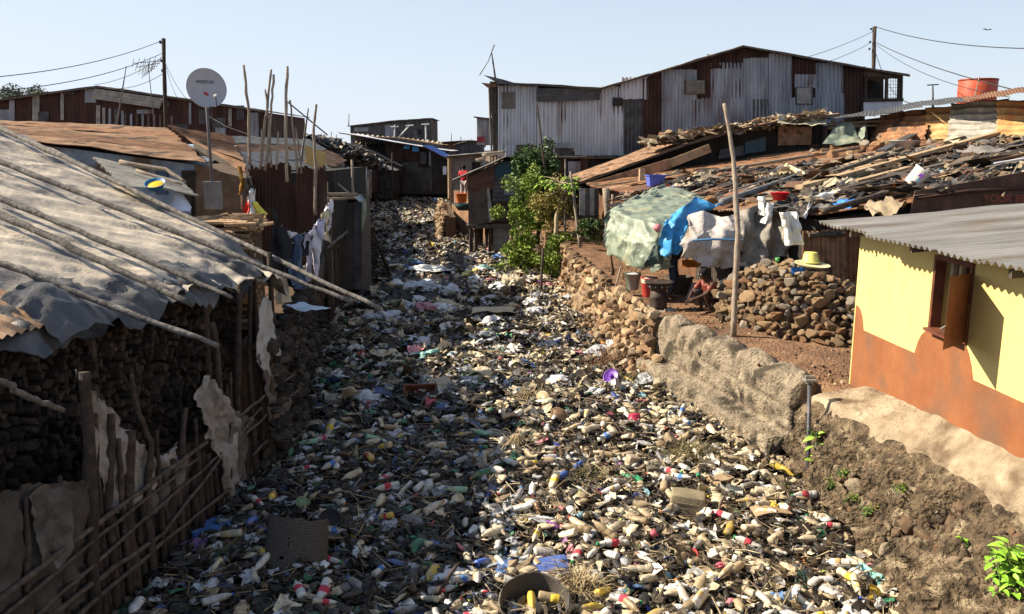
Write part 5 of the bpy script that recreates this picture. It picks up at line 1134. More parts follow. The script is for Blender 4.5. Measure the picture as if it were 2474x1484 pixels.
plk('narrow batten at the low corner of the debris roof', 1440, 455, 1600, 436, .12, .05, plank, 'batten', .08)
plk('pale batten across the middle of the debris roof', 2060, 412, 2300, 352, .10, .05, plank, 'batten', .15)
rn = random.Random(44)
for i in range(30):
    u = rn.uniform(1950, 2420); v = lerp(470, 385, (u-1950)/500)+rn.uniform(-60, 40); L = rn.uniform(60, 190); m_ = rn.choice([plank, plank_dark, wood_dark, galv_dark, rust_brown, plank]); sl_ = rn.uniform(.20, .34)
    nm_ = {'plank': 'pale', 'plank_dark': 'dark', 'bark_dark': 'blackish', 'galvanised_dark': 'grey', 'rust_brown': 'rusty'}[m_.name]
    if PP(u, v, DR).y < DY+.4: v -= 34
    plk(f'{nm_} {"long" if L > 125 else "short"} batten on the debris roof {"before" if v > 476-.285*(u-1932) else "beyond"} the longest plank', u, v, u+L, v-L*sl_, rn.uniform(.06, .22), rn.uniform(.03, .07), m_, 'batten', rn.uniform(.08, .2))
def rock_obj(label, p, r, m, grp, nm='stone', cat='stone', sq=None, k=None, sd=0):
    if k is None: k = rn.randrange(10)
    key = (k, m.name)
    if key not in ROCKME:
        me = bpy.data.meshes.new('stone'); me.from_pydata([tuple(v) for v in ROCKS[k][0].tolist()], [], [tuple(t) for t in ROCKS[k][1].tolist()]); me.materials.append(m); ROCKME[key] = me
    o = bpy.data.objects.new(nm, ROCKME[key]); C.objects.link(o); o.location = p; sq = sq or (rn.uniform(.85, 1.3), rn.uniform(.85, 1.15), rn.uniform(.6, .9))
    o.scale = (r*sq[0], r*sq[1], r*sq[2]); o.rotation_euler = (rn.uniform(-.4, .4), rn.uniform(-.4, .4), rn.uniform(0, 6.28)); o['label'] = label; o['category'] = cat; o['group'] = grp; return o
ROCKME = {}
rk = {'reddish brown': M('rock_red', (.26, .14, .07), (.44, .25, .135), 9, .95, 0, 1, 30, c3=(.42, .29, .18), vary=.2, bdist=.05, detail=8),
      'tan': M('rock_tan', (.33, .215, .115), (.52, .36, .21), 9, .95, 0, 1, 30, c3=(.52, .42, .29), vary=.25, bdist=.05, detail=8),
      'dark': M('rock_dk', (.08, .052, .034), (.18, .115, .07), 9, .95, 0, 1, 30, c3=(.22, .16, .10), vary=.25, bdist=.05, detail=8),
      'greyish': M('rock_grey', (.16, .13, .10), (.28, .24, .19), 7, .9, 0, .6, 30, c3=(.36, .32, .26), vary=.2, bdist=.03, detail=8)}
for i in range(64):
    u = rn.uniform(1960, 2260) if i < 34 else rn.uniform(1650, 2440); v = lerp(405, 350, (u-1800)/500)+rn.uniform(-25, 22) if i < 34 else lerp(480, 380, (u-1650)/800)+rn.uniform(-45, 40)
    c = rn.choice(list(rk)); r = rn.uniform(.09, .24); p = PP(u, v, DR, r*.5)
    where = 'near the standing rusty sheets' if v < 375 else ('beside the longest plank' if v < 440 else 'near the eave')
    rock_obj(f'{c} {"large" if r > .17 else "small"} stone weighing down the debris roof {where}', p, r, rk[c], 'stones lying on the debris roof')
rag_cols = [('black', (.015, .015, .017)), ('tan', (.30, .235, .15)), ('grey', (.15, .14, .13)), ('brown', (.14, .095, .06)), ('rusty', (.24, .12, .065)), ('cream', (.46, .39, .27))]
ragm = {n_: M('rag_'+n_.replace(' ', '_'), tuple(x*.7 for x in c), c, 5, .7, 0, .4, 30, vary=.2) for n_, c in rag_cols}
for i in range(150):
    u = rn.uniform(1900, 2480); v = lerp(478, 395, (u-1900)/580)+rn.uniform(-60, 48)
    if i % 4 == 0: u = rn.uniform(1640, 1960); v = lerp(445, 420, (u-1640)/320)+rn.uniform(-22, 18)
    nm_, c = rn.choice(rag_cols[:4] if i % 3 else rag_cols); p = PP(u, v, DR, .06)
    if p.y < DY+.5: p = PP(u, v-30, DR, .06); v -= 30
    L, W_ = rn.uniform(.6, 2.4), rn.uniform(.2, .5); az = rn.gauss(BAZ, .22); q = Vector((math.cos(az), math.sin(az), .1)); n2 = Vector((-math.sin(az), math.cos(az), 0)); sd = i
    def f(s, t): 
        w_ = W_*(1+.4*nz((s*3, sd, 0))); return p+q*((s-.5)*L)+n2*((t-.5)*w_)+Vector((0, 0, .12*fr((s*3, t*2, sd), 1.2, 3)+.05))
    where = ['beyond the longest plank', 'before the longest plank'][int(v > 476-.285*(u-1932))]
    cloth(f, 10, 6, ragm[nm_], 'rag', .08, 4, label=f'crumpled {nm_} {"strip" if L > 1.1 else "rag"} of plastic or cloth on the debris roof {where}', cat='rag', group='rags and sheeting strewn on the debris roof', seed=sd, smooth=False)
B = Bulk()
for _ in range(6500):
    u = rn.uniform(1500, 2560); t = rn.random(); v = lerp(lerp(470, 345, (u-1500)/900), lerp(500, 470, (u-1500)/900), t)
    if u < 1900 and v > 455-(u-1600)*.05 and rn.random() < .85: continue
    p = PP(u, v, DR, rn.uniform(.0, .12)); 
    if p.y > 31 or p.y < DY+.25: continue
    s = rn.choice([.06, .1, .16, .25])*rn.uniform(.7, 1.3); k = rn.random(); col = rn.choice([(.03, .026, .02), (.10, .08, .055), (.20, .145, .09), (.30, .23, .15), (.36, .29, .19), (.02, .02, .02), (.13, .10, .075), (.24, .12, .065), (.42, .37, .28), (.16, .08, .045)])
    R_ = rotm(rn.gauss(0, .3), rn.gauss(-.12, .15), rn.gauss(BAZ, .25) if k > .25 else rn.uniform(0, 6))
    if k < .15: B.put(rn.choice(CR), R_*s*1.3, np.array(p), col)
    elif k < .32: B.put(rn.choice(ROCKS1), R_*s*.35, np.array(p), col)
    elif k < .72: B.put(rn.choice(STK), R_*s*5 @ np.diag([1, .8, .8]), np.array(p), col)
    else: B.put(rn.choice(SH), R_ @ np.diag([1.8, .6, .6])*s*2.4, np.array(p), col)
for _ in range(900):      # scraps on the upper roof strip
    u = rn.uniform(1560, 1990); v = lerp(345, 276, (u-1560)/430)+rn.uniform(-3, 4); p = Py(u, v, 31+rn.uniform(-.3, 1.5)); s = rn.uniform(.1, .35)
    B.put(rn.choice(CR+STK+SH), rotm(rn.gauss(0, .3), rn.gauss(-.25, .3), rn.uniform(0, 6))*s*1.6, np.array(p), rn.choice([(.34, .27, .18), (.42, .35, .25), (.1, .08, .06), (.5, .44, .33), (.25, .17, .1)]))
B.build('roof_scraps', litter_m, base=(8, 22, 4), kind='stuff')
# distinct things on the roof
def crate(label, c, s, m, rz=0, cat='crate', h=None, tilt=None, nm='crate', slots=0, th=.012):
    e = empty(nm, label, cat, c); sx, sy, sz = s; Rm = Matrix.Rotation(rz, 3, 'Z')
    if tilt: Rm = Rm @ Matrix.Rotation(tilt[0], 3, 'X') @ Matrix.Rotation(tilt[1], 3, 'Y')
    o = Vector(c); g = []
    k = .85
    bt = [Vector((a*sx/2*k, b*sy/2*k, 0)) for a, b in ((-1, -1), (1, -1), (1, 1), (-1, 1))]; tp = [Vector((a*sx/2, b*sy/2, sz)) for a, b in ((-1, -1), (1, -1), (1, 1), (-1, 1))]
    bi = [Vector((v.x*(1-2*th/sx), v.y*(1-2*th/sy), th)) for v in bt]; ti = [Vector((v.x*(1-2*th/sx), v.y*(1-2*th/sy), sz)) for v in tp]
    V = [o+Rm @ v for v in bt+tp+bi+ti]; Fc = [(3, 2, 1, 0), (8, 9, 10, 11)]
    for i in range(4): j = (i+1) % 4; Fc += [(i, j, 4+j, 4+i), (8+j, 8+i, 12+i, 12+j), (4+i, 4+j, 12+j, 12+i)]
    add('body', V, Fc, m, e)
    rim = [o+Rm @ Vector((v.x*1.05, v.y*1.05, sz)) for v in tp]; g = join(*[beam(rim[i], rim[(i+1) % 4], .03, .03) for i in range(4)]); add('rim', *g, m, e)
    if slots:
        bars = []
        for i in range(4):
            j = (i+1) % 4
            for q in range(slots):
                t = (q+.5)/slots; a = bt[i].lerp(bt[j], t)*.0+(tp[i].lerp(tp[j], t))*1.02; b = (bt[i].lerp(bt[j], t))*1.04+Vector((0, 0, sz*.45)); bars.append(beam(o+Rm @ Vector((a.x, a.y, sz)), o+Rm @ Vector((b.x, b.y, b.z)), .012, .012))
        add('slats', *join(*bars), m, e)
    return e
blue_pl = solid('blue_plastic', (.10, .14, .52), .4); red_pl = solid('red_plastic', (.55, .02, .035), .35)
crate('blue plastic crate standing on the roof above the green tarpaulin', PP(1583, 452, DR, .02), (.52, .35, .34), blue_pl, .2)
fp(None, 0, 0, 0, 0, 0, plank) if 0 else None
add('board', *box(PP(1552, 442, DR, .22), (.18, .1, .5), .3), plank, label='short upright board end beside the blue crate', cat='board')
bagstrip('bright red plastic bag beside the blue crate on the roof', [(1610, 446), (1618, 452), (1625, 456)], .4, solid('red_bag', (.65, .05, .04)), 23.5)
bagstrip('white and blue bag lying next to the bright red bag', [(1628, 449), (1640, 454), (1650, 457)], .5, solid('lilac_bag', (.5, .52, .72)), 23.2)
e = basin('red plastic washing basin holding clothes on the debris roof near the stake', PP(1884, 499, DR, .14), .2, .17, red_pl, solid('pinkish_cloth', (.62, .28, .22)))
e = basin('white chipped enamel bowl full of scraps near the standing rusty sheets', PP(2185, 368, DR, .12), .42, .24, solid('enamel', (.66, .66, .64), .3), M('scrap_fill', (.2, .16, .12), (.5, .44, .35), 12))
# white bucket lying tilted
bc = PP(2200, 462, DR, .14); ax = Vector((.55, -.2, .75)).normalized()
e = empty('bucket', 'white plastic bucket with a purple and blue print lying tilted on the debris roof', 'bucket', bc)
add('body', *lathe([(.145, 0), (.15, .01), (.185, .36), (.2, .362), (.2, .385), (.178, .385), (.14, .03), (.001, .03)], 28, bc, ax), M('white_plastic', (.6, .58, .52), (.72, .70, .65), 3, .4, 0, .05), e, smooth=True)
q_ = Vector((0, 0, 1)).rotation_difference(ax); fl = q_ @ Vector((-.12, -.14, .2)) 
tocam = (Vector((0, 0, CAMZ))-bc).normalized(); sdv = tocam.cross(ax).normalized(); outv = ax.cross(sdv).normalized()
if outv.dot(tocam) < 0: outv = -outv; 
cc = bc+ax*.22+outv*.172
add('print', *polyface([cc-sdv*.08, cc+sdv*.02, cc+sdv*.0+ax*.07, cc-sdv*.07+ax*.08], outv*.006), solid('purple_print', (.22, .06, .42)), e)
add('print', *polyface([cc-sdv*.08-ax*.10+outv*-.004, cc-sdv*.03-ax*.10+outv*-.004, cc-sdv*.04-ax*.02], outv*.008), solid('blue_print', (.05, .3, .55)), e)
def rcloth(label, pts, m, nm, cat, wd=.3, off=.1, sd=0, amp=.06):
    P = [PP(u, v, DR, off) for u, v in pts]
    def f(s, t):
        k = s*(len(P)-1); i = min(len(P)-2, int(k)); p = P[i].lerp(P[i+1], k-i); return p+Vector((.1, .9, .12)).normalized()*((t-.5)*wd)+Vector((0, 0, .07*math.sin(s*9+t*4)))
    return cloth(f, 18, 8, m, nm, amp, 4, label=label, cat=cat, seed=sd)
rcloth('cream lump of stuffing beside the end of the bent thin pipe', [(1885, 440), (1910, 425), (1940, 436)], cloth_m('cream_foam', (.62, .52, .33)), 'cushion', 'stuffing', .8, .22, 1, .12)
rcloth('big pale paper sheet under the high end of the longest plank', [(2290, 355), (2350, 338), (2440, 328)], cloth_m('paper', (.66, .58, .40)), 'paper_sheet', 'paper', 1.6, .12, 2, .03)
rcloth('bright blue cloth crumpled near the eave', [(2010, 508), (2040, 507), (2075, 500)], solid('blue_cloth', (.03, .20, .62)), 'cloth', 'cloth', .35, .1, 3)
rcloth('orange and yellow cloth beside the tilted white bucket', [(2150, 468), (2180, 462), (2215, 458)], solid('orange_cloth', (.62, .16, .03)), 'cloth', 'cloth', .35, .1, 4)
rcloth('blue and white striped cloth behind the tilted white bucket', [(2240, 440), (2270, 432), (2300, 428)], solid('lightblue_cloth', (.15, .35, .65)), 'cloth', 'cloth', .3, .1, 5)
rcloth('grey crumpled sheeting near the black pipe', [(2310, 385), (2380, 385), (2474, 375)], ragm['grey'], 'tarp_sheet', 'plastic sheet', 1.4, .15, 6, .12)
rcloth('black plastic folded over the fascia below the black pipe', [(2380, 430), (2400, 440), (2440, 425)], black_plastic, 'plastic_sheet', 'plastic sheet', .8, .1, 7, .1)
rcloth('khaki rag spread at the eave near the grey roof', [(2090, 520), (2130, 510), (2170, 495)], ragm['tan'], 'rag', 'rag', 1.0, .08, 8, .1)
rcloth('cream bubble-like plastic heap at the eave', [(1970, 480), (2010, 462), (2060, 455)], ragm['cream'], 'plastic_heap', 'plastic', .7, .15, 9, .14)
# ================================================================== upper strip roof on the gable house behind
e = house('tin_house', 'long house with a thin brown roof rising past the tin sheds, scraps heaped on top', 'house', 31.5, 5, [(1412, 436), (1640, 352), (1760, 318), (1890, 290), (1990, 282)], 470, dark, rust_tan, over=.9, z0=3.3, rpitch=.15, shellm=dark)
for q, m in [([(1880, 352), (1960, 350), (1962, 308), (1880, 304)], rust_tan), ([(1735, 384), (1800, 375), (1796, 352), (1740, 362)], galv_dark), ([(1800, 372), (1850, 365), (1850, 330), (1800, 345)], solid('teal_board', (.03, .07, .09)))]: fp(e, 0, 0, 0, 0, 31.5, m, .12, .03, quad=q)
add('fascia_board', *beam(Py(1430, 452, 30.3), Py(1620, 395, 30.3), .1, .35), rust_tan, e); add('fascia_board', *beam(Py(1620, 395, 30.3), Py(1715, 358, 30.3), .1, .3), plank, e)
cloth(lambda s, t: Py(1880+115*s, 280+14*t+10*math.sin(s*2.6), 30.9-.5*t), 20, 8, cloth_m('khaki', (.42, .37, .27)), 'tarp_sheet', .12, 2, label='khaki sheet folded over the high end of the thin brown roof', cat='sheet')
for i in range(16):
    u = 1820+i*11 if i < 10 else rn.uniform(1590, 1700); v = lerp(345, 273, (u-1560)/430)-3; c = rn.choice(list(rk)); rock_obj(f'{c} stone on the thin brown roof of the long house', Py(u, v, 31.2), rn.uniform(.14, .3), rk[c], 'stones on the thin brown roof')
# ================================================================== standing rusty sheets house at the top right
sh2 = empty('sheet_house', 'hut walled with buckled rusty and grey corrugated sheets laid sideways', 'hut', (12, 27, 4))
def slab(u0, v0, u1, v1, y0, y1, m, tilt=.6, sd=0, u0b=None, u1b=None):
    a, b = Py(u0b or u0, v1[0], y0), Py(u1b or u1, v1[1], y1); c, d = Py(u1, v0[1], y1+tilt), Py(u0, v0[0], y0+tilt)
    g = corr(a, d, c, b, .26, .045, 12, .06, .05, seed=sd); add('wall_sheet', g[0], [tuple(reversed(q)) for q in g[1]], m, sh2, smooth=True)
slab(2105, (290, 286), 2180, (352, 345), 31, 29.5, rust_orange, .8, 1)
slab(2130, (280, 262), 2250, (345, 340), 30.5, 28, rust_orange, .8, 2, 2100, 2235)
slab(2238, (262, 252), 2320, (340, 335), 28.2, 27, M('rust_yellow', (.30, .17, .07), (.46, .30, .13), 2.5, .85, 0, .3, 40, c3=(.55, .42, .26), blotch=((.36, .13, .04), 1.3, .5, .62)), .8, 3)
slab(2300, (250, 240), 2440, (338, 334), 27, 25, galv_old, .8, 4, 2290)
slab(2410, (246, 240), 2600, (340, 330), 25, 22.5, M('rust_yellow', (.3, .2, .1)), .8, 5)
add('wall', *polyface([Py(2000, 297, 33.2), Py(2140, 284, 32.7), Py(2330, 256, 29.9), Py(2600, 230, 25), Py(2600, 345, 25), Py(2000, 360, 33.2)], Vector((.5, 1.2, 0))), dark, sh2)
rr0 = [(Py(2000, 293, 31), Py(2005, 287, 33)), (Py(2115, 283, 30.2), Py(2120, 268, 33)), (Py(2230, 262, 28), Py(2220, 248, 32)), (Py(2330, 250, 26), Py(2320, 238, 31)), (Py(2480, 226, 23), Py(2474, 216, 28)), (Py(2620, 212, 21.5), Py(2620, 200, 26))]
for i in range(5):
    a, b = rr0[i]; c, d = rr0[i+1]; o = Vector((0, 0, .05)); add('roof_sheet', *corr(a+o, c+o, d+o, b+o, .15, .012, 6, .03, .05, seed=i), galv_dark if i != 3 else rust_brown, sh2, smooth=True)
for u in (2012, 2037, 2092): add('post', *tube([Py(u, 355, 31.2), Py(u, 290, 31.2)], [.06, .05], 6, .01, u, 3), wood, sh2)
for v in (298, 308): add('crossbar', *tube([Py(2000, v+2, 31.1), Py(2135, v-6, 31.0)], [.06, .05], 6, .02, v, 4), wood, sh2)
cloth(lambda s, t: bil(Py(2022, 300, 30.8), Py(2062, 298, 30.8), Py(2080, 345, 29.8), Py(1985, 352, 29.8), s, t), 14, 14, tarp_green, 'tarp_sheet', .12, 2, label='pale green tarpaulin draped from the hut frame beside the rusty sheets', cat='tarpaulin')
cloth(lambda s, t: bil(Py(2062, 325, 30.6), Py(2092, 302, 30.6), Py(2090, 330, 30), Py(2065, 350, 30), s, t), 10, 10, tarp_green, 'tarp_sheet', .1, 2, label='smaller green tarpaulin corner next to the rusty sheets', cat='tarpaulin')
# red water tank
tk = Py(2357, 262, 42); e = empty('water_tank', 'red cylindrical water tank standing beyond the debris roof', 'water tank', tk)
hh = Py(2357, 194, 42).z-tk.z; rr = (Py(2401, 200, 42).x-Py(2315, 200, 42).x)/2
add('barrel', *lathe([(rr*.99, 0), (rr, .1), (rr, hh*.4), (rr*1.01, hh*.42), (rr, hh*.44), (rr, hh), (rr*.96, hh+.05), (rr*.5, hh+.04), (.001, hh+.05)], 40, tk), M('tank_red', (.34, .05, .025), (.46, .08, .035), 1.5, .55, 0, .1, blotch=((.2, .05, .03), .8, .55, .75)), e, smooth=True)
for z in (0, hh): add('hoop', *lathe([(rr*1.01, z-.04), (rr*1.03, z), (rr*1.01, z+.04)], 40, tk), solid('tank_rim', (.25, .04, .02)), e, smooth=True)
stick('level stick jutting out before the red water tank', [Py(2296, 246, 40), Py(2400, 248, 40)], .035, wood); stick('thin stick leaning against the red water tank', [Py(2352, 250, 40), Py(2366, 185, 40)], .035, wood)
antenna('small T-shaped antenna between the porch and the red tank', (2254, 260), (2254, 206), 'T', 38, .03)
e, t = upole('dark utility pole rising behind the big tin shed', 2113, 64, 175, 52, .11)
cable('highest cable, running out over the red water tank from the pole behind the big shed', t, Py(2700, 112, 30), .5, .02)
cable('thick bundled cable from the pole behind the shed to the hut roof', t-Vector((-.1, 0, .9)), Py(2540, 238, 26), .25, .02)
cable('thinner cable just under the bundled one', t-Vector((-.1, 0, 1.0)), Py(2440, 235, 30), .45, .014)
cable('cable from the top of the pole towards the shed ridge', t-Vector((.1, 0, .3)), Py(1950, 138, 47), .1, .014); cable('second cable towards the shed ridge, a little lower', t-Vector((.1, 0, .9)), Py(1990, 152, 45), .1, .014)
cable('loose service cable drooping behind the porch', t-Vector((0, 0, 1.0)), Py(2212, 250, 42), .9, .012); cable('second loose service cable drooping behind the porch', t-Vector((0, 0, 1.0)), Py(2228, 244, 40), 1.2, .012)
# ================================================================== big tin shed on the rise
Y = 38
top = [(1203, 203), (1300, 207), (1450, 217), (1565, 183), (1790, 115), (2086, 168)]
e = house('tin_shed', 'huge two part shed clad in grey and rusted corrugated sheets, highest building in view', 'shed', Y, 9, top, 380, rust_dark, galv_old, over=.5, pitch=.2, oL=.35, oR=1.9, rpitch=.2)
G = [(1203, 207, 1262, 378, galv), (1258, 208, 1300, 378, galv), (1298, 240, 1345, 372, galv), (1343, 240, 1392, 366, galv), (1388, 238, 1440, 376, galv), (1436, 225, 1480, 376, galv), (1476, 238, 1506, 376, galv), (1452, 209, 1505, 240, galv), (1500, 186, 1566, 240, galv),
     (1506, 240, 1552, 376, galv_dark), (1552, 190, 1598, 376, rust_dark), (1598, 168, 1684, 242, galv_blue), (1598, 236, 1700, 376, galv_blue), (1696, 236, 1800, 370, galv_blue), (1796, 230, 1860, 360, galv_blue), (1716, 152, 1800, 236, galv_blue), (1796, 140, 1860, 232, galv_blue), (1858, 130, 1912, 240, galv_blue), (1708, 132, 1815, 166, rust_dark),
     (1912, 145, 1975, 205, rust_dark), (1920, 180, 1975, 212, galv_blue), (1970, 152, 2036, 250, galv_blue), (1856, 236, 1980, 310, galv_blue), (1976, 225, 2040, 305, galv_blue), (2036, 160, 2090, 300, rust_dark), (1684, 150, 1716, 240, rust_dark), (1220, 350, 1245, 378, galv)]
GL = {'galvanised': M('galv_bright', (.34, .35, .37), (.50, .51, .54), 1.6, .45, .15, .25, 22, (1, 1, .2), c3=(.68, .69, .71), detail=10, blotch=((.17, .12, .10), 1.6, .55, .7), spec=.6)}
for i, (u0, v0, u1, v1, m) in enumerate(G): wp(e, u0, v0, u1, v1, Y, GL.get(m.name, m), .05+.03*(i % 3), .165, amp=.042, rag=.04, seed=i+1, dent=.022)
wp(e, 1298, 212, 1452, 246, Y, M('awning_dark', (.05, .05, .05), (.10, .10, .10), 3, .6, .3, c3=(.2, .2, .19)), .35, .16, True, 'awning', quad=[(1298, 247), (1450, 241), (1450, 213), (1298, 213)], label='dark corrugated awning over a row of sheets')
w1 = fp(e, 1212, 222, 1243, 263, Y, M('old_board', (.08, .07, .06), (.15, .135, .12), 5, .85), .14, .05, 'window'); fp(e, 1480, 236, 1504, 256, Y, dark, .16, .03, 'window')
w2 = fp(e, 1652, 194, 1704, 228, Y, plank_dark, .16, .05, 'window'); V, Fc = join(*[beam(Py(1660+i*4, 196, Y-.25), Py(1660+i*4, 226, Y-.25), .02, .02) for i in range(11)]+[beam(Py(1658, 196+i*4, Y-.25), Py(1702, 196+i*4, Y-.25), .02, .02) for i in range(8)]); add('lattice', V, Fc, galv_old, w2)
w3 = fp(e, 1922, 210, 1964, 252, Y, galv_dark, .16, .05, 'window'); add('shutter', *polyface([Py(1926, 250, Y-.2), Py(1960, 251, Y-.2), Py(1960, 212, Y-.2), Py(1926, 212, Y-.2)], Vector((0, .03, 0))), M('grey_board', (.17, .16, .15), (.28, .26, .24), 4, .85), w3)
fp(e, 1818, 240, 1858, 330, Y, galv_dark, .14, .03, 'door')
fp(e, 1248, 350, 1385, 378, Y, plank_dark, .13, .04, 'board'); wp(e, 1312, 345, 1388, 358, Y, galv_blue, .2, .19, rag=.05)
fp(e, 1178, 205, 1206, 376, Y+.3, plank_dark, .0, .05, 'board', quad=[(1196, 378), (1207, 378), (1203, 205), (1181, 208)], label='dark leaning side boards at the near corner'); fp(e, 1170, 190, 1205, 203, Y, galv_dark, .9, .04, 'board', quad=[(1205, 203), (1262, 206), (1215, 192), (1168, 181)]); fp(e, 0, 0, 0, 0, Y, rust_brown, .7, .04, 'board', quad=[(1178, 212), (1200, 210), (1196, 203), (1162, 200)])
for u in (1184, 1190, 1197): add('post', *tube([Py(u+4, 380, Y), Py(u-2, 208, Y)], [.05, .05], 5), plank_dark, e)
# porch
for u in (2090, 2140, 2170, 2176): add('porch_post', *tube([Py(u, 275, Y-.1), Py(u+2, 180, Y-.1)], [.08, .07], 6), wood_dark, e)
add('porch_back', *polyface([Py(2090, 272, Y+3), Py(2135, 272, Y+3), Py(2135, 178, Y+3), Py(2090, 178, Y+3)], Vector((0, .1, 0))), dark, e)
add('porch_rail', *polyface([Py(2087, 272, Y-.2), Py(2180, 268, Y-.2), Py(2180, 244, Y-.2), Py(2087, 246, Y-.2)], Vector((0, .06, 0))), M('white_board', (.40, .41, .44), (.5, .51, .55), 3, .7), e)
add('porch_beam', *beam(Py(2086, 178, Y-.1), Py(2180, 186, Y-.1), .1, .2), plank_dark, e); add('porch_beam', *beam(Py(2086, 243, Y-.2), Py(2182, 241, Y-.2), .1, .14), wood_dark, e); add('porch_floor', *polyface([Py(2086, 276, Y-.3), Py(2184, 272, Y-.3), Py(2184, 268, Y-.3), Py(2086, 272, Y-.3)], Vector((0, 4, 0))), plank_dark, e)
V, Fc = join(*[beam(Py(2140+i*6, 244, Y), Py(2140+i*6, 190, Y), .015, .015) for i in range(7)]+[beam(Py(2138, 196+i*8, Y), Py(2180, 196+i*8, Y), .015, .015) for i in range(6)]); add('mesh_screen', V, Fc, galv_old, e)
antenna('bent stick antenna on the low end of the big tin shed', (1197, 192), (1188, 128), 'bent', 38, .03)
# storey under the shed
us = house('shack', 'dark lower storey of planks and sheets under the big tin shed', 'shack', 37.4, 6, [(1215, 381), (1500, 381), (1640, 378)], 450, dark, plank_dark, over=.3, z0=1.5, shellm=dark)
for (u0, v0, u1, v1, m) in [(1330, 388, 1352, 440, galv_dark), (1352, 386, 1370, 440, rust_dark), (1372, 390, 1402, 440, galv_blue), (1280, 385, 1330, 450, dark), (1402, 384, 1420, 440, rust_dark)]: wp(us, u0, v0, u1, v1, 37.3, m, .06, .15)
# ================================================================== stilt hut
Y = 35.6
e = empty('stilt_hut', 'dark hut of boards and sideways corrugated sheets standing on stilts over the litter', 'hut', (-.6, Y+1, 0))
zb = Py(1140, 546, Y).z
prof = [(1132, 545), (1130, 425), (1215, 388), (1285, 392), (1285, 545)]
fr_ = [Py(u, v, Y) for u, v in prof]; add('wall', *polyface(fr_, Vector((.15, 3.2, 0))), rust_dark, e)
for (q, m, hz) in [([(1133, 544), (1162, 541), (1160, 462), (1131, 470)], M('hut_board', (.06, .045, .035), (.11, .085, .07), 3, .85), 0), ([(1162, 541), (1188, 538), (1178, 455), (1160, 460)], M('hut_board', (.06, .045, .035)), 0), ([(1132, 470), (1196, 455), (1194, 398), (1131, 428)], M('hut_rust', (.07, .035, .025), (.13, .065, .045), 3, .85), 0), ([(1196, 430), (1256, 425), (1256, 392), (1215, 390), (1196, 400)], solid('dark_teal', (.02, .06, .08)), 0)]:
    fp(e, 0, 0, 0, 0, Y, m, .08+.02*random.Random(q[0][0]).random(), .03, quad=q)
fp(e, 0, 0, 0, 0, Y, galv_old, .14, .03, quad=[(1182, 538), (1192, 533), (1182, 455), (1176, 455)])
wp(e, 1190, 430, 1226, 492, Y, galv_dark, .08, .18, True, 'wall_sheet'); wp(e, 1218, 426, 1286, 470, Y, galv_blue, .12, .18, True, 'wall_sheet'); wp(e, 1190, 488, 1286, 542, Y, rust_dark, .06, .18, True, 'wall_sheet'); wp(e, 1224, 460, 1286, 492, Y, galv_dark, .09, .18, True, 'wall_sheet')
a, b = Py(1092, 436, Y-.5), Py(1222, 379, Y-.5); c, d = b+Vector((.2, 4.2, 0)), a+Vector((.2, 4.2, 0))
add('roof', *corr(a, d, c, b, .2, .025, 8, .02), galv_old, e, smooth=True); add('roof', *corr(b, c, c+Vector((1.4, 0, -.1)), b+Vector((1.4, 0, -.1)), .2, .025, 6, .02), galv_dark, e, smooth=True)
for u, y in ((1138, Y), (1150, Y+.3), (1155, Y+1.5), (1163, Y+1.6), (1176, Y+2), (1184, Y), (1192, Y+.5), (1200, Y+.4)): add('stilt', *tube([Pz(u, 600, 0) if 0 else Vector((Py(u, 600, y).x, y, -.1)), Vector((Py(u, 545, y).x, y, zb+.05))], [.09, .08], 6, .02, u, 3), wood_dark, e)
add('floor_beam', *beam(Py(1130, 548, Y-.1), Py(1290, 545, Y-.1), .12, .16), plank_dark, e); add('floor', *box((Py(1205, 546, Y).x, Y+1.6, zb-.02), (2.8, 3.2, .08)), plank_dark, e)
add('footing', *box((Py(1222, 570, Y).x+.3, Y+.9, .55), (1.7, 1.6, 1.25)), concrete_grey, e)
for i in range(8): add('post', *tube([Py(1180+i*4, 392, Y+4), Py(1180+i*4, 370, Y+4)], [.06, .05], 5), wood, e) if i % 2 else None
for i, (q0, q1) in enumerate([((1170, 372), (1222, 366)), ((1150, 388), (1175, 380)), ((1165, 376), (1218, 370))]): stick(f'pale stick {["along the top of", "poking out over", "lying on"][i]} the gap between the stilt hut and the big shed', [Py(*q0, 36.5), Py(*q1, 36.5)], .07, wood)
# grey concrete house
e = house('concrete_house', 'grey concrete box house with a flat slab roof beyond the standing person', 'house', 50, 6, [(1086, 379), (1165, 372)], 470, concrete_grey, concrete_grey, front=False, shellm=concrete_grey, over=.4, z0=1.3)
add('corner_post', *tube([Py(1087, 480, 49.8), Py(1086, 380, 49.8)], [.12, .11], 6), plank, e); fp(e, 1140, 392, 1160, 440, 50, dark, .06, .03, 'doorway')
# ================================================================== poles near the papaya, boards
stick('long thin dark pole leaning up the front of the big tin shed', [Py(1318, 425, 31), Py(1303, 300, 31), Py(1297, 245, 31)], .04, wood_dark, 'pole', 'pole')
stick('pole leaning on the far end of the terrace wall', [Pz(1402, 600, 1.25), Py(1385, 470, 28), Py(1378, 415, 28.2)], .055, wood, 'pole', 'pole'); stick('straight thin pole beside the papaya stem', [Py(1365, 575, 28.5), Py(1366, 385, 28.5)], .04, wood_grey, 'pole', 'pole')
stick('thin crooked stick in front of the lower storey', [Py(1330, 430, 33), Py(1329, 388, 33)], .04, wood, 'pole', 'pole')
stick('twin dark stake standing in the litter below the bushes', [Pz(1306, 712, 0), Py(1312, 600, 26.3)], .05, wood_dark, 'stake', 'stake', r1=.04)
e = empty('plank_screen', 'grey and dark striped board panel hanging beyond the leaning pole', 'screen', Py(1424, 520, 27)); 
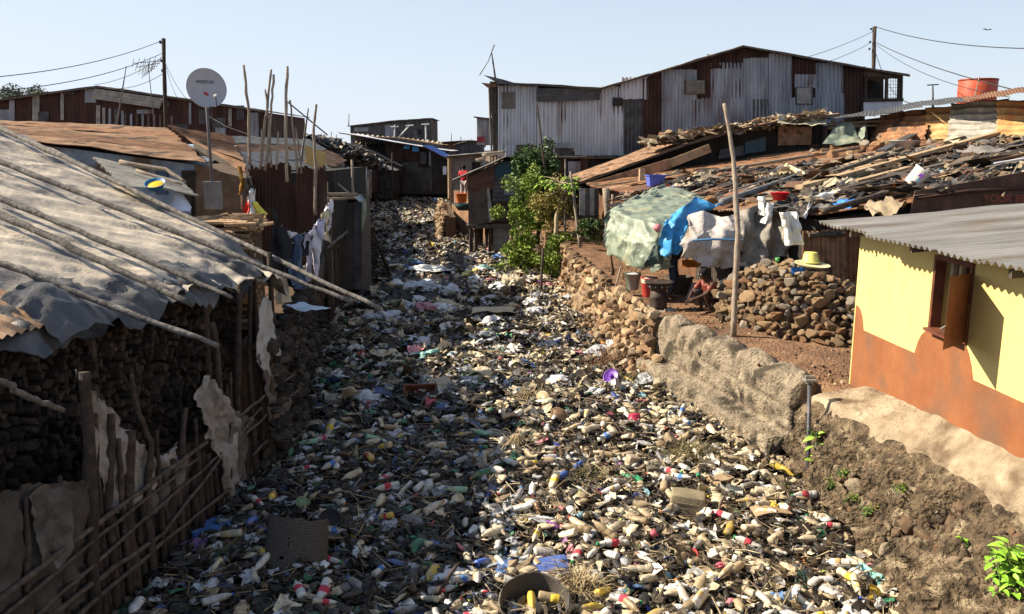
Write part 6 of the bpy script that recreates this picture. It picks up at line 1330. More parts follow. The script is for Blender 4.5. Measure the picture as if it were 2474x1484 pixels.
for i, (u0, u1, m) in enumerate([(1400, 1414, 'g'), (1415, 1424, 'd'), (1425, 1436, 'g'), (1437, 1447, 'd')]): add('plank', *polyface([Py(u0, 520, 27), Py(u1, 521, 27), Py(u1, 456, 27), Py(u0, 455, 27)], Vector((0, .05, 0))), galv_old if m == 'g' else plank_dark, e)
stick('stout pale post at the corner of the tarpaulin shelter', [Py(1472, 585, 24), Py(1464, 455, 24)], .10, wood, 'post', 'post', r1=.09); stick('stick post beside the stout pale one', [Py(1482, 590, 23.6), Py(1480, 470, 23.6)], .05, wood, 'post', 'post')
# tall stake on the terrace
stick('tall bare stake planted on the dirt terrace before the tarpaulins', [Pz(1771, 822, 1.15), Py(1783, 560, 14.6), Py(1772, 380, 14.9), Py(1750, 250, 15)], .055, wood, 'stake', 'stake', r1=.035, wob=.006)
stick('leaning stick propped on the drystone wall below the green tarpaulin', [Pz(1456, 812, .02), Py(1500, 645, 18.6)], .03, wood, 'stick', 'stick')
stick('short dark prop under the corner of the green tarpaulin', [Py(1482, 665, 20), Py(1472, 580, 20)], .03, wood_dark, 'stick', 'stick')
# ================================================================== tarpaulins of the shelter
def sheet(label, rows, ys, m, nm='tarpaulin', cat='tarpaulin', amp=.07, sc=2.2, sd=0, fold=0, n=24, group='tarpaulins and sheets of the terrace shelter'):
    R_ = [[Py(u, v, (ys[j][i] if isinstance(ys[j], (list, tuple)) else ys[j])) for i, (u, v) in enumerate(r)] for j, r in enumerate(rows)]
    nr, nc = len(R_)-1, len(R_[0])-1
    def f(s, t):
        a = min(nc-1, int(s*nc)); b = min(nr-1, int(t*nr)); fs, ft = s*nc-a, t*nr-b; fs = fs*fs*(3-2*fs)*.5+fs*.5
        p = bil(R_[b][a], R_[b][a+1], R_[b+1][a+1], R_[b+1][a], fs, ft)
        rg = .5-abs(noise.noise(Vector((p.x*1.6+sd, p.z*1.6, 3)))*2.2); rg2 = .5-abs(noise.noise(Vector((p.x*3.7+p.z*1.5+sd, p.z*2.4, 9)))*2.2)
        ed = .13*fr((p.x*3, p.z*3, sd), 1.5, 3)*(1 if t > .97 or s < .03 or s > .97 else 0)
        return p+Vector((ed, fold*math.sin(s*nc*4.5+t*3+sd)-.09*rg-.07*rg2, fold*.4*math.sin(t*9+s*7)+ed))
    return cloth(f, nc*n, nr*n, m, nm, amp*.6, sc, label=label, cat=cat, group=group, seed=sd)
sheet('large faded green tarpaulin slung over the cooking shelter', [[(1600, 452), (1650, 460), (1700, 474), (1732, 484)], [(1535, 478), (1590, 495), (1640, 510), (1690, 508)], [(1478, 505), (1535, 530), (1590, 545), (1640, 545)], [(1466, 560), (1530, 590), (1590, 580), (1630, 560)], [(1464, 610), (1530, 632), (1590, 618), (1612, 590)], [(1500, 628), (1530, 645), (1575, 655), (1628, 650)]],
      [[22, 21.5, 21, 20.5], [20.6, 19.8, 19.4, 19.2], [19.6, 18.4, 18.0, 18.0], [19.3, 18.0, 17.7, 17.6], [19.2, 18.0, 17.6, 17.5], [18.8, 18.0, 17.7, 17.5]], tarp_green, amp=.06, sc=1.6, sd=2, fold=.05)
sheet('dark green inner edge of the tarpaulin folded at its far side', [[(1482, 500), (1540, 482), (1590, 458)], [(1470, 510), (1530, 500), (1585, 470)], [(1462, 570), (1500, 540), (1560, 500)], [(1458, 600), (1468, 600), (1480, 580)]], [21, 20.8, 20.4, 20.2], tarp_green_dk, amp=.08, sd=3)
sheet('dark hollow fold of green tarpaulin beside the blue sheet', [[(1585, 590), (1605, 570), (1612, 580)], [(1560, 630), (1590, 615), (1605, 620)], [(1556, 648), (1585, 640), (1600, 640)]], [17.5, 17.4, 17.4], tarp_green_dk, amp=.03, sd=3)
sheet('torn bright blue plastic sheet knotted to the green tarpaulin', [[(1600, 545), (1650, 500), (1682, 472), (1740, 502)], [(1598, 550), (1630, 530), (1665, 520), (1690, 515)], [(1597, 580), (1620, 585), (1645, 570), (1660, 560)], [(1602, 602), (1622, 612), (1642, 610), (1650, 595)]], [[17.4, 17.9, 18.4, 18.6], [17.35, 17.5, 17.8, 18.1], [17.3, 17.25, 17.3, 17.5], [17.3, 17.25, 17.3, 17.5]], tarp_blue, amp=.06, sc=2, sd=5, fold=.05)
lump = add('knot', *tube([Py(1582, 550, 17.3), Py(1590, 548, 17.25), Py(1588, 560, 17.3)], [.06, .08, .05], 8, .01, 2, 3), solid('pink_rag', (.7, .25, .27)), smooth=True, label='pink rag knotted where the green and blue sheets meet', cat='rag')
wsh = M('woven_sheet', (.33, .295, .275), (.47, .43, .40), 3, .7, 0, .5, 25, c3=(.60, .56, .51), detail=9, blotch=((.28, .21, .15), 1.6, .52, .66), crease=1)
sheet('dusty white woven sheet hanging beside the blue plastic', [[(1662, 522), (1700, 512), (1740, 520), (1790, 518)], [(1660, 560), (1700, 560), (1745, 560), (1790, 560)], [(1648, 585), (1690, 595), (1740, 600), (1790, 595)], [(1655, 620), (1690, 640), (1740, 648), (1795, 645)]], [17.5, 17.0, 16.9, 16.9], wsh, 'woven_sheet', 'woven sheet', .06, 2, 7, .05)
sheet('greyer woven sheet continuing behind the tall stake', [[(1785, 512), (1830, 500), (1870, 500), (1905, 510)], [(1785, 560), (1830, 570), (1870, 560), (1900, 550)], [(1790, 610), (1830, 630), (1870, 600), (1900, 600)], [(1792, 648), (1825, 648), (1865, 632), (1902, 618)]], [17.3, 17.0, 16.9, 16.9], M('woven_grey', (.16, .145, .125), (.29, .265, .23), 3, .8, 0, .5, 25, c3=(.42, .385, .34), detail=9, crease=.8), 'woven_sheet', 'woven sheet', .06, 2, 9, .09)
add('strap', *tube([Py(1665, 582, 16.85), Py(1720, 578, 16.75), Py(1795, 580, 16.75)], [.02, .025, .02], 5), solid('blue_strap', (.08, .2, .38)), label='blue strap across the dusty white woven sheet', cat='strap')
# white washing hung at the corner of the brown sheets
def hung(label, cat, pts, y, w_, m, sd):
    P = [Py(u, v, y) for u, v in pts]
    def f(s, t):
        k = t*(len(P)-1); i = min(len(P)-2, int(k)); p = P[i].lerp(P[i+1], k-i); return p+Vector(((s-.5)*w_*(1-.45*t*(abs(s-.5) < .2)), .08*math.sin(s*9+sd), 0))
    return cloth(f, 14, 18, m, cat.replace(' ', '_'), .06, 5, label=label, cat=cat, group='washing at the corner of the debris roof', seed=sd)
whb = cloth_m('bright_white', (.74, .74, .72))
hung('small white and blue cloth pegged left of the red basin', 'cloth', [(1842, 475), (1845, 500), (1846, 520)], 16, .15, whb, 1); hung('white sock-like cloth hanging just below the red basin', 'cloth', [(1858, 490), (1858, 520), (1850, 540)], 15.9, .12, whb, 2)
hung('white trousers hanging in front of the brown corrugated wall', 'trousers', [(1905, 512), (1912, 550), (1920, 592)], 15.6, .32, whb, 3); 
rcloth('white shirt with purple trim draped along the eave', [(1945, 540), (1960, 505), (2000, 485), (2050, 472)], whb, 'shirt', 'shirt', .28, .12, 11)
stick('thin cord tied to the tall stake and carrying the white washing', [Py(1778, 478, 14.8), Py(1850, 488, 15.6), Py(1930, 505, 15.8)], .008, rope_white, 'cord', 'cord', wob=0)

V_, F_ = [(-.35, 0, .05), (-.12, .05, .12), (0, -.04, 0), (.14, .05, .10), (.33, 0, .02), (0, .12, -.02), (.02, -.22, .03), (0, 0, .05)], [(0, 1, 5, 2), (2, 5, 3, 4), (2, 6, 7), (0, 2, 1), (2, 4, 3)]
bp_ = Py(2386, 73, 55); add('bird', [bp_+Vector(v)*1.0 for v in V_], F_, steel_dark, label='small dark bird gliding in the sky above the red water tank', cat='bird')
# ================================================================== terrace: heap of stones, blocks, buckets, stove
rn = random.Random(71); placed = []; n_ = 0
def heap_h(x, y):
    yf = interp(x, [(3.9, 16.4), (4.3, 15.3), (4.8, 14.3), (5.4, 13.75), (6.2, 13.7)]); h = min(1.12, max(0, (y-yf)*1.15+.05)); h = min(h, interp(x, [(3.9, .5), (4.6, 1.05), (5.3, 1.22), (5.9, 1.0), (6.3, .8)])); return h, yf
core = []
V, Fc = grid(lambda s, t: Vector((3.9+2.45*s, 13.5+2.7*t, 1.12+max(0, heap_h(3.9+2.45*s, 13.5+2.7*t)[0]-.12))), 20, 20)
hp = add('earth_heap', V+[Vector((v.x, v.y, .9)) for v in V], Fc, MATS['rock_dk'], label='packed earth under the heap of stones beside the yellow house', cat='earth')
tries = 0
while n_ < 292 and tries < 40000:
    tries += 1; x = rn.uniform(3.9, 6.3); y = rn.uniform(13.5, 16.1); h, yf = heap_h(x, y)
    if y < yf-.02: continue
    r = rn.choice([.075, .09, .10, .12, .14, .17])*rn.uniform(.85, 1.15); p = Vector((x, y, 1.18+h-(.03 if h > .1 else -.02)))
    if any((p-q).length < (r+s)*.62 for q, s in placed): continue
    placed.append((p, r)); n_ += 1; c = rn.choice(['reddish brown', 'tan', 'tan', 'tan', 'greyish', 'dark'])
    band_ = 'top' if h > .95 else ('upper face' if h > .6 else ('lower face' if h > .2 else 'foot')); side_ = 'near the tall stake' if x < 4.9 else 'towards the house corner'
    rock_obj(f'{c} {"large" if r > .135 else ("middling" if r > .095 else "small")} stone on the {band_} of the stone heap, {side_}', p, r, rk[c], 'stones heaped beside the yellow house')
# stones piled left of the heap, with cut blocks
for i, (u, v, z, r) in enumerate([(1738, 712, 1.2, .17), (1758, 725, 1.2, .2), (1790, 755, 1.2, .22), (1770, 700, 1.4, .16), (1790, 720, 1.45, .18), (1745, 738, 1.2, .13), (1800, 690, 1.7, .15), (1775, 672, 1.75, .14), (1815, 735, 1.3, .17)]):
    c = ['tan', 'greyish', 'tan'][i % 3]; rock_obj(f'{c} stone number-less in the low row between the cooking place and the heap'.replace(' number-less', ''), Ps(u, v, 16.6), r, rk[c], 'stones in the low row by the cooking place')
add('block', *box(Ps(1752, 697, 17)+Vector((0, 0, 0)), (.34, .3, .26), .2), concrete, label='pale cut block at the end of the low stone row beside the squatting person', cat='block')
cloth(lambda s, t: Ps(1738+34*s, 680+10*t-8*math.sin(s*3), 16.8), 10, 8, M('pale_food', (.45, .42, .3), (.6, .56, .45), 9), 'wrapping', .05, 5, label='pale wrapping lying on the cut block', cat='wrapping')
rock_obj('dark upright flat stone behind the cut block', Ps(1776, 668, 17.2), .28, rk['greyish'], 'stones in the low row by the cooking place', sq=(.6, .5, 1.1))
yb_ = M('yellow_plastic', (.62, .55, .14), (.72, .64, .18), 3, .5, 0, .05)
pt = Ps(1958, 634, 15.4); e = empty('basin', 'pale yellow basin turned upside down on top of the stone heap', 'basin', pt)
add('body', *lathe([(.17, 0), (.15, .02), (.12, .18), (.11, .19), (.001, .19)], 28, pt), yb_, e, smooth=True); add('rim', *lathe([(.165, -.005), (.185, .0), (.185, .018), (.16, .02)], 28, pt), yb_, e, smooth=True)
pt = Ps(1962, 645, 15.2); add('lid', *lathe([(.001, 0), (.2, .0), (.31, .04), (.33, .06), (.31, .055), (.18, .03), (.001, .03)], 30, pt, (.08, -.12, 1), 1, .8), M('lid_cream', (.5, .47, .25), (.62, .58, .34), 4, .7), smooth=True, label='wide chipped cream lid lying under the yellow basin on the stone heap', cat='lid')
cloth(lambda s, t: Ps(1912+34*s, 646+16*t, 15.15), 10, 8, solid('cobalt_cloth', (.02, .16, .48)), 'rag', .05, 5, label='bright blue rag sticking out under the cream lid', cat='rag')
pt = Ps(1878, 634, 16); add('cup', *lathe([(.03, 0), (.045, .09), (.04, .09), (.028, .01), (.001, .01)], 16, pt), solid('green_cup', (.10, .38, .10)), smooth=True, label='small green cup on the top of the stone heap', cat='cup')
def bucket(label, pt, r0, r1, h, m, bands=(), ax=None, fill=None, handle=True, nm='bucket'):
    e = empty(nm, label, 'bucket', pt); ax = Vector(ax or (0, 0, 1)).normalized()
    add('body', *lathe([(r0*.96, 0), (r0, .01), (lerp(r0, r1, .93), h*.93), (r1*1.03, h*.94), (r1*1.06, h), (r1*.98, h), (r0*.95, .02), (.001, .02)], 28, pt, ax), m, e, smooth=True)
    for z0, z1, bm in bands: 
        ra, rb = lerp(r0, r1, z0)*1.012, lerp(r0, r1, z1)*1.012; add('band', *lathe([(ra*.99, z0*h), (ra, z0*h+.003), (rb, z1*h-.003), (rb*.99, z1*h)], 28, pt, ax), bm, e, smooth=True)
    if fill: add('contents', *lathe([(r1*.9, h*.86), (r1*.7, h*.97), (.001, h*1.02)], 14, pt, ax), fill, e)
    if handle:
        q = Vector((0, 0, 1)).rotation_difference(ax); pts = [Vector(pt)+q @ Vector((r1*1.05*math.cos(a), r1*.5*math.sin(a)*-1, h*.93-abs(math.sin(a))*h*.18)) for a in [math.pi*i/10 for i in range(11)]]
        add('handle', *tube(pts, [.006]*11, 5), steel_dark, e, smooth=True)
    return e
bucket('grey green striped plastic bucket with scraps in it on the drystone wall', Ps(1528, 700, 18.9), .125, .185, .38, M('striped_bucket', (.05, .13, .05), (.30, .27, .24), 3.2, .6, 0, .1, stretch=(1, 1, .05), pos=(.45, .52, .8), c3=(.33, .31, .28)), fill=M('scraps_lilac', (.5, .48, .6), (.6, .6, .6), 9))
bucket('red paint bucket with a cream rim and a white pot in it, behind the stove', Ps(1568, 716, 18.3), .15, .18, .42, solid('red_paint', (.60, .07, .06)), [(.72, .97, M('cream_plastic', (.5, .47, .3), (.6, .57, .38), 4))], fill=solid('white_pot', (.55, .52, .48)), handle=False)
pt = Ps(1590, 741, 17.4); e = empty('stove', 'dark iron cooking stove, a wide bowl on a drum, standing in pale ash', 'stove', pt)
iron = M('iron', (.03, .022, .018), (.075, .055, .045), 6, .7, .3, .3, 40, c3=(.16, .12, .10))
add('drum', *lathe([(.185, 0), (.18, .02), (.175, .2), (.18, .21), (.175, .22), (.17, .36), (.001, .36)], 30, pt), iron, e, smooth=True)
add('bowl', *lathe([(.17, .34), (.19, .38), (.29, .52), (.31, .53), (.30, .54), (.18, .44), (.001, .42)], 32, pt, sy=1), iron, e, smooth=True)
add('vent_holes', *join(*[box(pt+Vector((.235*math.sin(a), -.235*math.cos(a), .45)), (.028, .028, .03), a) for a in (-1.0, -.45, .1, .6, 1.1)]), galv, e)
V, Fc = lathe([(.001, .035), (.15, .03), (.25, .02), (.38, -.02)], 20, (pt.x-.05, pt.y, 1.2), sx=1.2, sy=.8)
add('ash', [v+Vector((0, 0, .05*nz(v, 7))) for v in V], Fc, M('ash', (.22, .19, .15), (.36, .33, .28), 9), smooth=True, label='patch of pale ash under the iron stove', cat='ash')
stick('blackened stick lying on the dirt before the cooking place', [Ps(1630, 762, 17), Ps(1690, 778, 16.5)], .02, wood_dark)
cloth(lambda s, t: Ps(1648+42*s, 628+18*t, 19.5), 10, 8, M('orange_print', (.62, .14, .02), (.7, .3, .04), 7, .8, c3=(.15, .3, .05)), 'cloth', .08, 4, label='orange and green patterned cloth under the edge of the white woven sheet', cat='cloth')
add('board', *box(Ps(1674, 716, 18.6), (.26, .04, .55), 0, (.1, .35)), M('white_boardx', (.34, .34, .36), (.42, .42, .45), 3), label='pale board leaning behind the squatting person', cat='board')
crate('dark box in the shade under the tarpaulins', Ps(1640, 725, 19.5)+Vector((0, 0, .05)), (.5, .4, .5), plank_dark, .2)
# ================================================================== people
def skin(name, nodes, edges, m, parent, sub=2, root=0, label=None):
    me = bpy.data.meshes.new(name); b = org(parent); me.from_pydata([tuple(Vector(p)-b) for p, r in nodes], edges, []); me.materials.append(m)
    o = bpy.data.objects.new(name, me); C.objects.link(o); o.parent = parent
    md = o.modifiers.new('Skin', 'SKIN'); md.use_smooth_shade = True
    if not me.skin_vertices: 
        bpy.context.view_layer.objects.active = o
    sv = me.skin_vertices[0].data
    for i, (p, r) in enumerate(nodes): r = r if isinstance(r, tuple) else (r, r); sv[i].radius = r; sv[i].use_root = (i == root)
    s = o.modifiers.new('Subdivision', 'SUBSURF'); s.levels = sub; s.render_levels = sub
    return o
def person(label, at, face, J, skin_m, top_m, leg_m, hair_m, long_leg=True, hat=None, scale=1.0, group=None, shorts=False):
    """J: joints in metres relative to `at`, body facing local -Y, rotated by `face`"""
    e = empty('person', label, 'person', at, group); Rm = Matrix.Rotation(face, 3, 'Z'); at = Vector(at)
    def W(p): return at + Rm @ (Vector(p)*scale)
    j = {k: Vector(v) for k, v in J.items()}; nodes = []; edges = []; idx = {}
    def nd(k, p, r): idx[k] = len(nodes); nodes.append((W(p), r*scale)); return idx[k]
    nd('pelvis', j['pelvis'], .115); nd('waist', j['pelvis'].lerp(j['chest'], .5), .105); nd('chest', j['chest'], .125); nd('neckb', j['neck'], .062); nd('necku', j['neck'].lerp(j['head'], .4), .052); nd('jaw', j['head']+Vector((0, -.015, -.05)), .07); nd('head', j['head'], .088); nd('crown', j['head']+Vector((0, .01, .075)), .075)
    ch = ['pelvis', 'waist', 'chest', 'neckb', 'necku', 'jaw', 'head', 'crown']; edges += [(idx[a], idx[b]) for a, b in zip(ch, ch[1:])]
    for s in 'lr':
        nd('sh'+s, j['sh'+s], .058); nd('el'+s, j['el'+s], .040); nd('wr'+s, j['wr'+s], .027)
        d = (j['wr'+s]-j['el'+s]).normalized(); pm = j['wr'+s]+d*.06; nd('pa'+s, pm, .033)
        edges += [(idx['chest'], idx['sh'+s]), (idx['sh'+s], idx['el'+s]), (idx['el'+s], idx['wr'+s]), (idx['wr'+s], idx['pa'+s])]
        sd = d.cross(Vector((0, 1, .01))).normalized()
        for q, ln in zip((-.027, -.009, .009, .026), (.065, .078, .074, .058)):
            k1 = nd(f'f{s}{q}', pm+sd*q+d*.035, .0095); k2 = nd(f'g{s}{q}', pm+sd*q*1.1+d*(.035+ln*.5)+Vector((0, -.012, 0)), .0085); k3 = nd(f'h{s}{q}', pm+sd*q*1.1+d*(.03+ln)+Vector((0, -.03, 0)), .007); edges += [(idx['pa'+s], k1), (k1, k2), (k2, k3)]
        t1 = nd('t'+s, pm-d*.02-sd*.04+Vector((0, -.015, 0)), .011); t2 = nd('u'+s, pm+d*.02-sd*.05+Vector((0, -.03, 0)), .008); edges += [(idx['pa'+s], t1), (t1, t2)]
        nd('hp'+s, j['hp'+s], .088); nd('kn'+s, j['kn'+s], .057); nd('cf'+s, j['kn'+s].lerp(j['an'+s], .35), .052); nd('an'+s, j['an'+s], .035); nd('he'+s, j['an'+s]+Vector((0, .02, -.05)), .035); nd('to'+s, j['to'+s], .028)
        edges += [(idx['pelvis'], idx['hp'+s]), (idx['hp'+s], idx['kn'+s]), (idx['kn'+s], idx['cf'+s]), (idx['cf'+s], idx['an'+s]), (idx['an'+s], idx['he'+s]), (idx['he'+s], idx['to'+s])]
    skin('body', nodes, edges, skin_m, e)
    H = j['head']; hd = W(H)
    def blob(nm, c, r, m, sq=(1, 1, 1)):
        V_, T_ = ico(2); add(nm, [W(Vector(c)+Vector((v.x*r*sq[0], v.y*r*sq[1], v.z*r*sq[2]))) for v in V_], T_, m, e, smooth=True)
    blob('hair', H+Vector((0, .018, .035)), .105, hair_m, (.92, .98, .98))
    blob('nose', H+Vector((0, -.10, -.015)), .018, skin_m, (.8, 1, 1.1)); blob('mouth', H+Vector((0, -.088, -.06)), .022, solid('lips', (.12, .04, .03)), (1.1, .5, .35))
    for q in (-.033, .033): blob('eye', H+Vector((q, -.088, .012)), .012, solid('eye_white', (.5, .5, .48))); blob('ear', H+Vector((q*2.8, .0, -.005)), .026, skin_m, (.35, .7, 1))
    # clothes
    tn = [(W(j['pelvis']+Vector((0, 0, .02))), .15*scale), (W(j['pelvis'].lerp(j['chest'], .5)), .135*scale), (W(j['chest']), .15*scale), (W(j['neck']+Vector((0, 0, -.05))), .085*scale)]
    ed = [(0, 1), (1, 2), (2, 3)]
    for s in 'lr': k = len(tn); tn += [(W(j['sh'+s]), .078*scale), (W(j['sh'+s].lerp(j['el'+s], .75)), .062*scale)]; ed += [(2, k), (k, k+1)]
    skin('shirt', tn, ed, top_m, e)
    ln = [(W(j['pelvis']), .14*scale)]; ed = []
    for s in 'lr':
        k = len(ln); ln += [(W(j['hp'+s]), .105*scale), (W(j['kn'+s]), .078*scale)]; ed += [(0, k), (k, k+1)]
        if not shorts: ln.append((W(j['kn'+s].lerp(j['an'+s], .88)), .058*scale)); ed.append((k+1, k+2))
    skin('shorts' if shorts else 'trousers', ln, ed, leg_m, e)
    return e
sk = M('skin_dark', (.045, .022, .014), (.075, .038, .024), 4, .55, 0, .05); hairm = solid('hair_black', (.008, .007, .007), .9)
stand = dict(pelvis=(0, 0, .92), chest=(0, .01, 1.28), neck=(0, .0, 1.46), head=(0, -.02, 1.60), shl=(.19, 0, 1.40), shr=(-.19, 0, 1.40), ell=(.26, .02, 1.12), elr=(-.34, .04, 1.16), wrl=(.24, -.10, .90), wrr=(-.20, -.08, 1.02),
             hpl=(.09, 0, .88), hpr=(-.09, 0, .88), knl=(.11, -.03, .50), knr=(-.10, -.02, .50), anl=(.12, .03, .09), anr=(-.10, .03, .09), tol=(.14, -.13, .03), tor=(-.12, -.13, .03))
person('person in a red top and patterned trousers standing with back turned by the stilt hut', Vector((Py(1121, 480, 40.5).x, 40.5, Py(1121, 402, 40.5).z-1.66)), math.pi*.9, stand, sk, solid('red_cloth', (.55, .03, .04)), M('print_cloth', (.25, .2, .17), (.5, .44, .4), 18, .9), hairm)
bucket('orange bucket standing behind the stilt hut at the feet of the person in red', Py(1115, 490, 39.8), .22, .27, .45, solid('orange_plastic', (.62, .14, .03)), handle=False)
add('basin', *lathe([(.3, 0), (.5, .3), (.53, .3), (.28, .02), (.001, .02)], 20, Py(1122, 508, 38.6)), solid('dark_green_basin', (.01, .04, .04)), smooth=True, label='dark green basin below the orange bucket on the far stone bank', cat='basin')
bend = dict(pelvis=(0, .10, .90), chest=(0, -.14, 1.20), neck=(0, -.30, 1.32), head=(0, -.42, 1.38), shl=(.19, -.24, 1.26), shr=(-.19, -.24, 1.26), ell=(.24, -.42, 1.04), elr=(-.24, -.42, 1.04), wrl=(.16, -.52, .84), wrr=(-.16, -.52, .84),
            hpl=(.10, .10, .86), hpr=(-.10, .10, .86), knl=(.16, -.02, .50), knr=(-.16, .04, .50), anl=(.20, .10, .09), anr=(-.20, .14, .09), tol=(.22, -.06, .03), tor=(-.22, -.02, .03))
person('person in dark blue trousers bending down in the shade under the tarpaulins', Vector((Ps(1632, 730, 18.3).x, 18.1, 1.2)), math.pi/2-.2, bend, sk, solid('black_shirt', (.012, .013, .02)), solid('dark_jeans', (.02, .035, .07)), hairm)
squat = dict(pelvis=(0, .16, .22), chest=(0, -.02, .52), neck=(0, -.10, .68), head=(0, -.18, .80), shl=(.18, -.06, .62), shr=(-.18, -.06, .62), ell=(.22, -.26, .44), elr=(-.20, -.28, .42), wrl=(.10, -.46, .34), wrr=(-.06, -.48, .30),
             hpl=(.10, .14, .22), hpr=(-.10, .14, .22), knl=(.16, -.26, .46), knr=(-.16, -.26, .46), anl=(.14, -.06, .09), anr=(-.14, -.06, .09), tol=(.16, -.22, .03), tor=(-.16, -.22, .03))
person('person in a dull red sleeveless top squatting in the shade beside the cut block', Vector((Ps(1712, 748, 17).x, Ps(1712, 748, 17).y, 1.2)), -1.1, squat, sk, solid('dull_red', (.22, .05, .03)), solid('dark_shorts', (.03, .03, .04)), hairm, shorts=True)
# ================================================================== plants
def leafmesh(L, W_, fold=.15, droop=.25):
    V, Fc = [], []; n = 5
    for i in range(n+1):
        t = i/n; w_ = W_*math.sin(math.pi*min(1, t*.93+.07))**.8*(1-.25*t); z = -droop*L*t*t
        V += [Vector((-w_/2, L*t, z+fold*w_)), Vector((0, L*t, z)), Vector((w_/2, L*t, z+fold*w_))]
    for i in range(n): k = i*3; Fc += [(k, k+1, k+4, k+3), (k+1, k+2, k+5, k+4)]
    return V, Fc
def leafy(label, base, top, n, L, W_, m, stem_m=None, spread=.8, seed=1, nm='plant', stems=1, cat='plant', bend=0):
    rn = random.Random(seed); e = empty(nm, label, cat, base); Vs = []; base = Vector(base); top = Vector(top); sg = []
    for s in range(stems):
        b = base+Vector((rn.uniform(-.1, .1), rn.uniform(-.1, .1), 0))*(stems > 1); t_ = top+Vector((rn.uniform(-1, 1), rn.uniform(-1, 1), rn.uniform(-.3, .2)))*spread*(.5 if stems > 1 else 0)
        mid = b.lerp(t_, .5)+Vector((rn.uniform(-.05, .05), rn.uniform(-.05, .05), 0)); sg.append(tube([b, mid, t_], [.012, .010, .005], 5, .003, s, 3))
        for i in range(n//stems):
            t = rn.uniform(.2, 1)**.8; p = b.lerp(mid, t*2) if t < .5 else mid.lerp(t_, t*2-1); az = rn.uniform(0, 6.28); el = rn.uniform(-.3, .7); sc = rn.uniform(.6, 1.15)
            V, Fc = leafmesh(L*sc, W_*sc, rn.uniform(.05, .3), rn.uniform(.1, .5)); Rm = Matrix.Rotation(az, 3, 'Z') @ Matrix.Rotation(el, 3, 'X') @ Matrix.Rotation(rn.gauss(0, .3), 3, 'Y')
            Vs.append(([p+Rm @ (v+Vector((0, .03, 0))) for v in V], Fc))
    add('stem', *join(*sg), stem_m or leaf_d, e); add('leaves', *join(*Vs), m, e, smooth=True)
    return e
bright = M('leaf_bright', (.17, .36, .035), (.26, .50, .05), 5, .45, 0, .1, c3=(.34, .58, .10))
leafy('bright green broad-leaved plant growing at the nearest corner of the embankment', Px(2450, 1500, 4.35), Px(2445, 1330, 4.3), 190, .115, .07, bright, spread=.26, seed=2, stems=12)
leafy('small green plant with oval leaves growing beside the steel pipe', Pz(1985, 1160, .35), Px(1975, 1045, 4.0), 26, .13, .075, leaf_l, spread=.05, seed=3, stems=2)
leafy('single tiny seedling on the brown embankment face', Px(2325, 1325, 4.35), Px(2322, 1300, 4.3), 5, .06, .045, bright, seed=5)
for i, (u, v) in enumerate([(2010, 1165), (2040, 1140), (2060, 1205), (2180, 1180), (2100, 1230)]): leafy(f'low tuft of moss-green weed {["right under the pipe-side plant", "just beside the pipe-side plant", "on the lower embankment face", "near the middle hollow of the embankment", "in a crack of the embankment"][i]}', Px(u, v+10, 4.02+.2*(i == 3)), Px(u, v-8, 4.0+.2*(i == 3)), 40, .03, .02, leaf_g, spread=.12, seed=i+9, stems=6, nm='weed', cat='weed')
V, Fc = tube([Pz(1952, 1195, .1), Px(1956, 920, 3.95)], [.028, .028], 12); e = empty('steel_pipe', 'upright steel pipe with a flat square head standing at the foot of the embankment', 'pipe', Pz(1952, 1195, 0))
add('pipe', V, Fc, M('pipe_rust', (.04, .045, .06), (.10, .10, .11), 5, .5, .3, .2, c3=(.25, .11, .05)), e, smooth=True); tpp = Px(1956, 918, 3.95)
add('head_plate', *join(box(tpp, (.15, .13, .025)), box(tpp+Vector((0, 0, .03)), (.12, .03, .05)), box(tpp-Vector((0, 0, .03)), (.08, .08, .04))), galv_old, e)
bc_ = lambda u, v, y: tuple(Py(u, v, y))
for i, (u, v, y, R_, H, m, n, lf, lb) in enumerate([(1298, 590, 30.5, .95, 1.25, leaf_g, 8000, .07, 'large dense green bush on the rubble bank'), (1285, 480, 31.5, .95, 1.2, leaf_d, 3500, .085, 'tall dark green sapling top above the big green bush'), (1270, 640, 29.6, 1.0, .3, leaf_g, 3200, .085, 'fresh green bush trailing down the rubble bank under the big green bush'), (1335, 560, 29.2, .9, .9, leaf_b, 3200, .06, 'brownish flowering bush between the big green bush and the papaya stem'), (1335, 670, 28, .6, .45, leaf_g, 1500, .08, 'green shrub at the foot of the drystone wall end'), (1422, 575, 26.8, .5, .3, leaf_d, 1400, .06, 'dark green bush under the striped board panel'), (1345, 625, 28.2, .4, .5, leaf_g, 800, .08, 'leafy weed clump on the top end of the drystone wall')]):
    blob_tree('bush', lb, bc_(u, v, y), R_, H, m, 'bush', n, lf, True, i+3, 'bushes on the rubble bank', sq=(.95, .8, 1.5 if i == 0 else 1.05))
e = empty('papaya_tree', 'young papaya with bright yellow green leaves on a thin forked stem', 'tree', Py(1345, 570, 28.6))
pm_ = M('papaya_stem', (.30, .24, .15), (.42, .35, .22), 9, .8, 0, .3, 30)
add('trunk', *tube([Py(1343, 570, 28.6), Py(1346, 520, 28.6), Py(1358, 470, 28.6), Py(1352, 440, 28.6)], [.09, .075, .06, .04], 8, .01, 1, 4), pm_, e, smooth=True)
rn = random.Random(4); st, lv = [], []
tip = Py(1352, 442, 28.6)
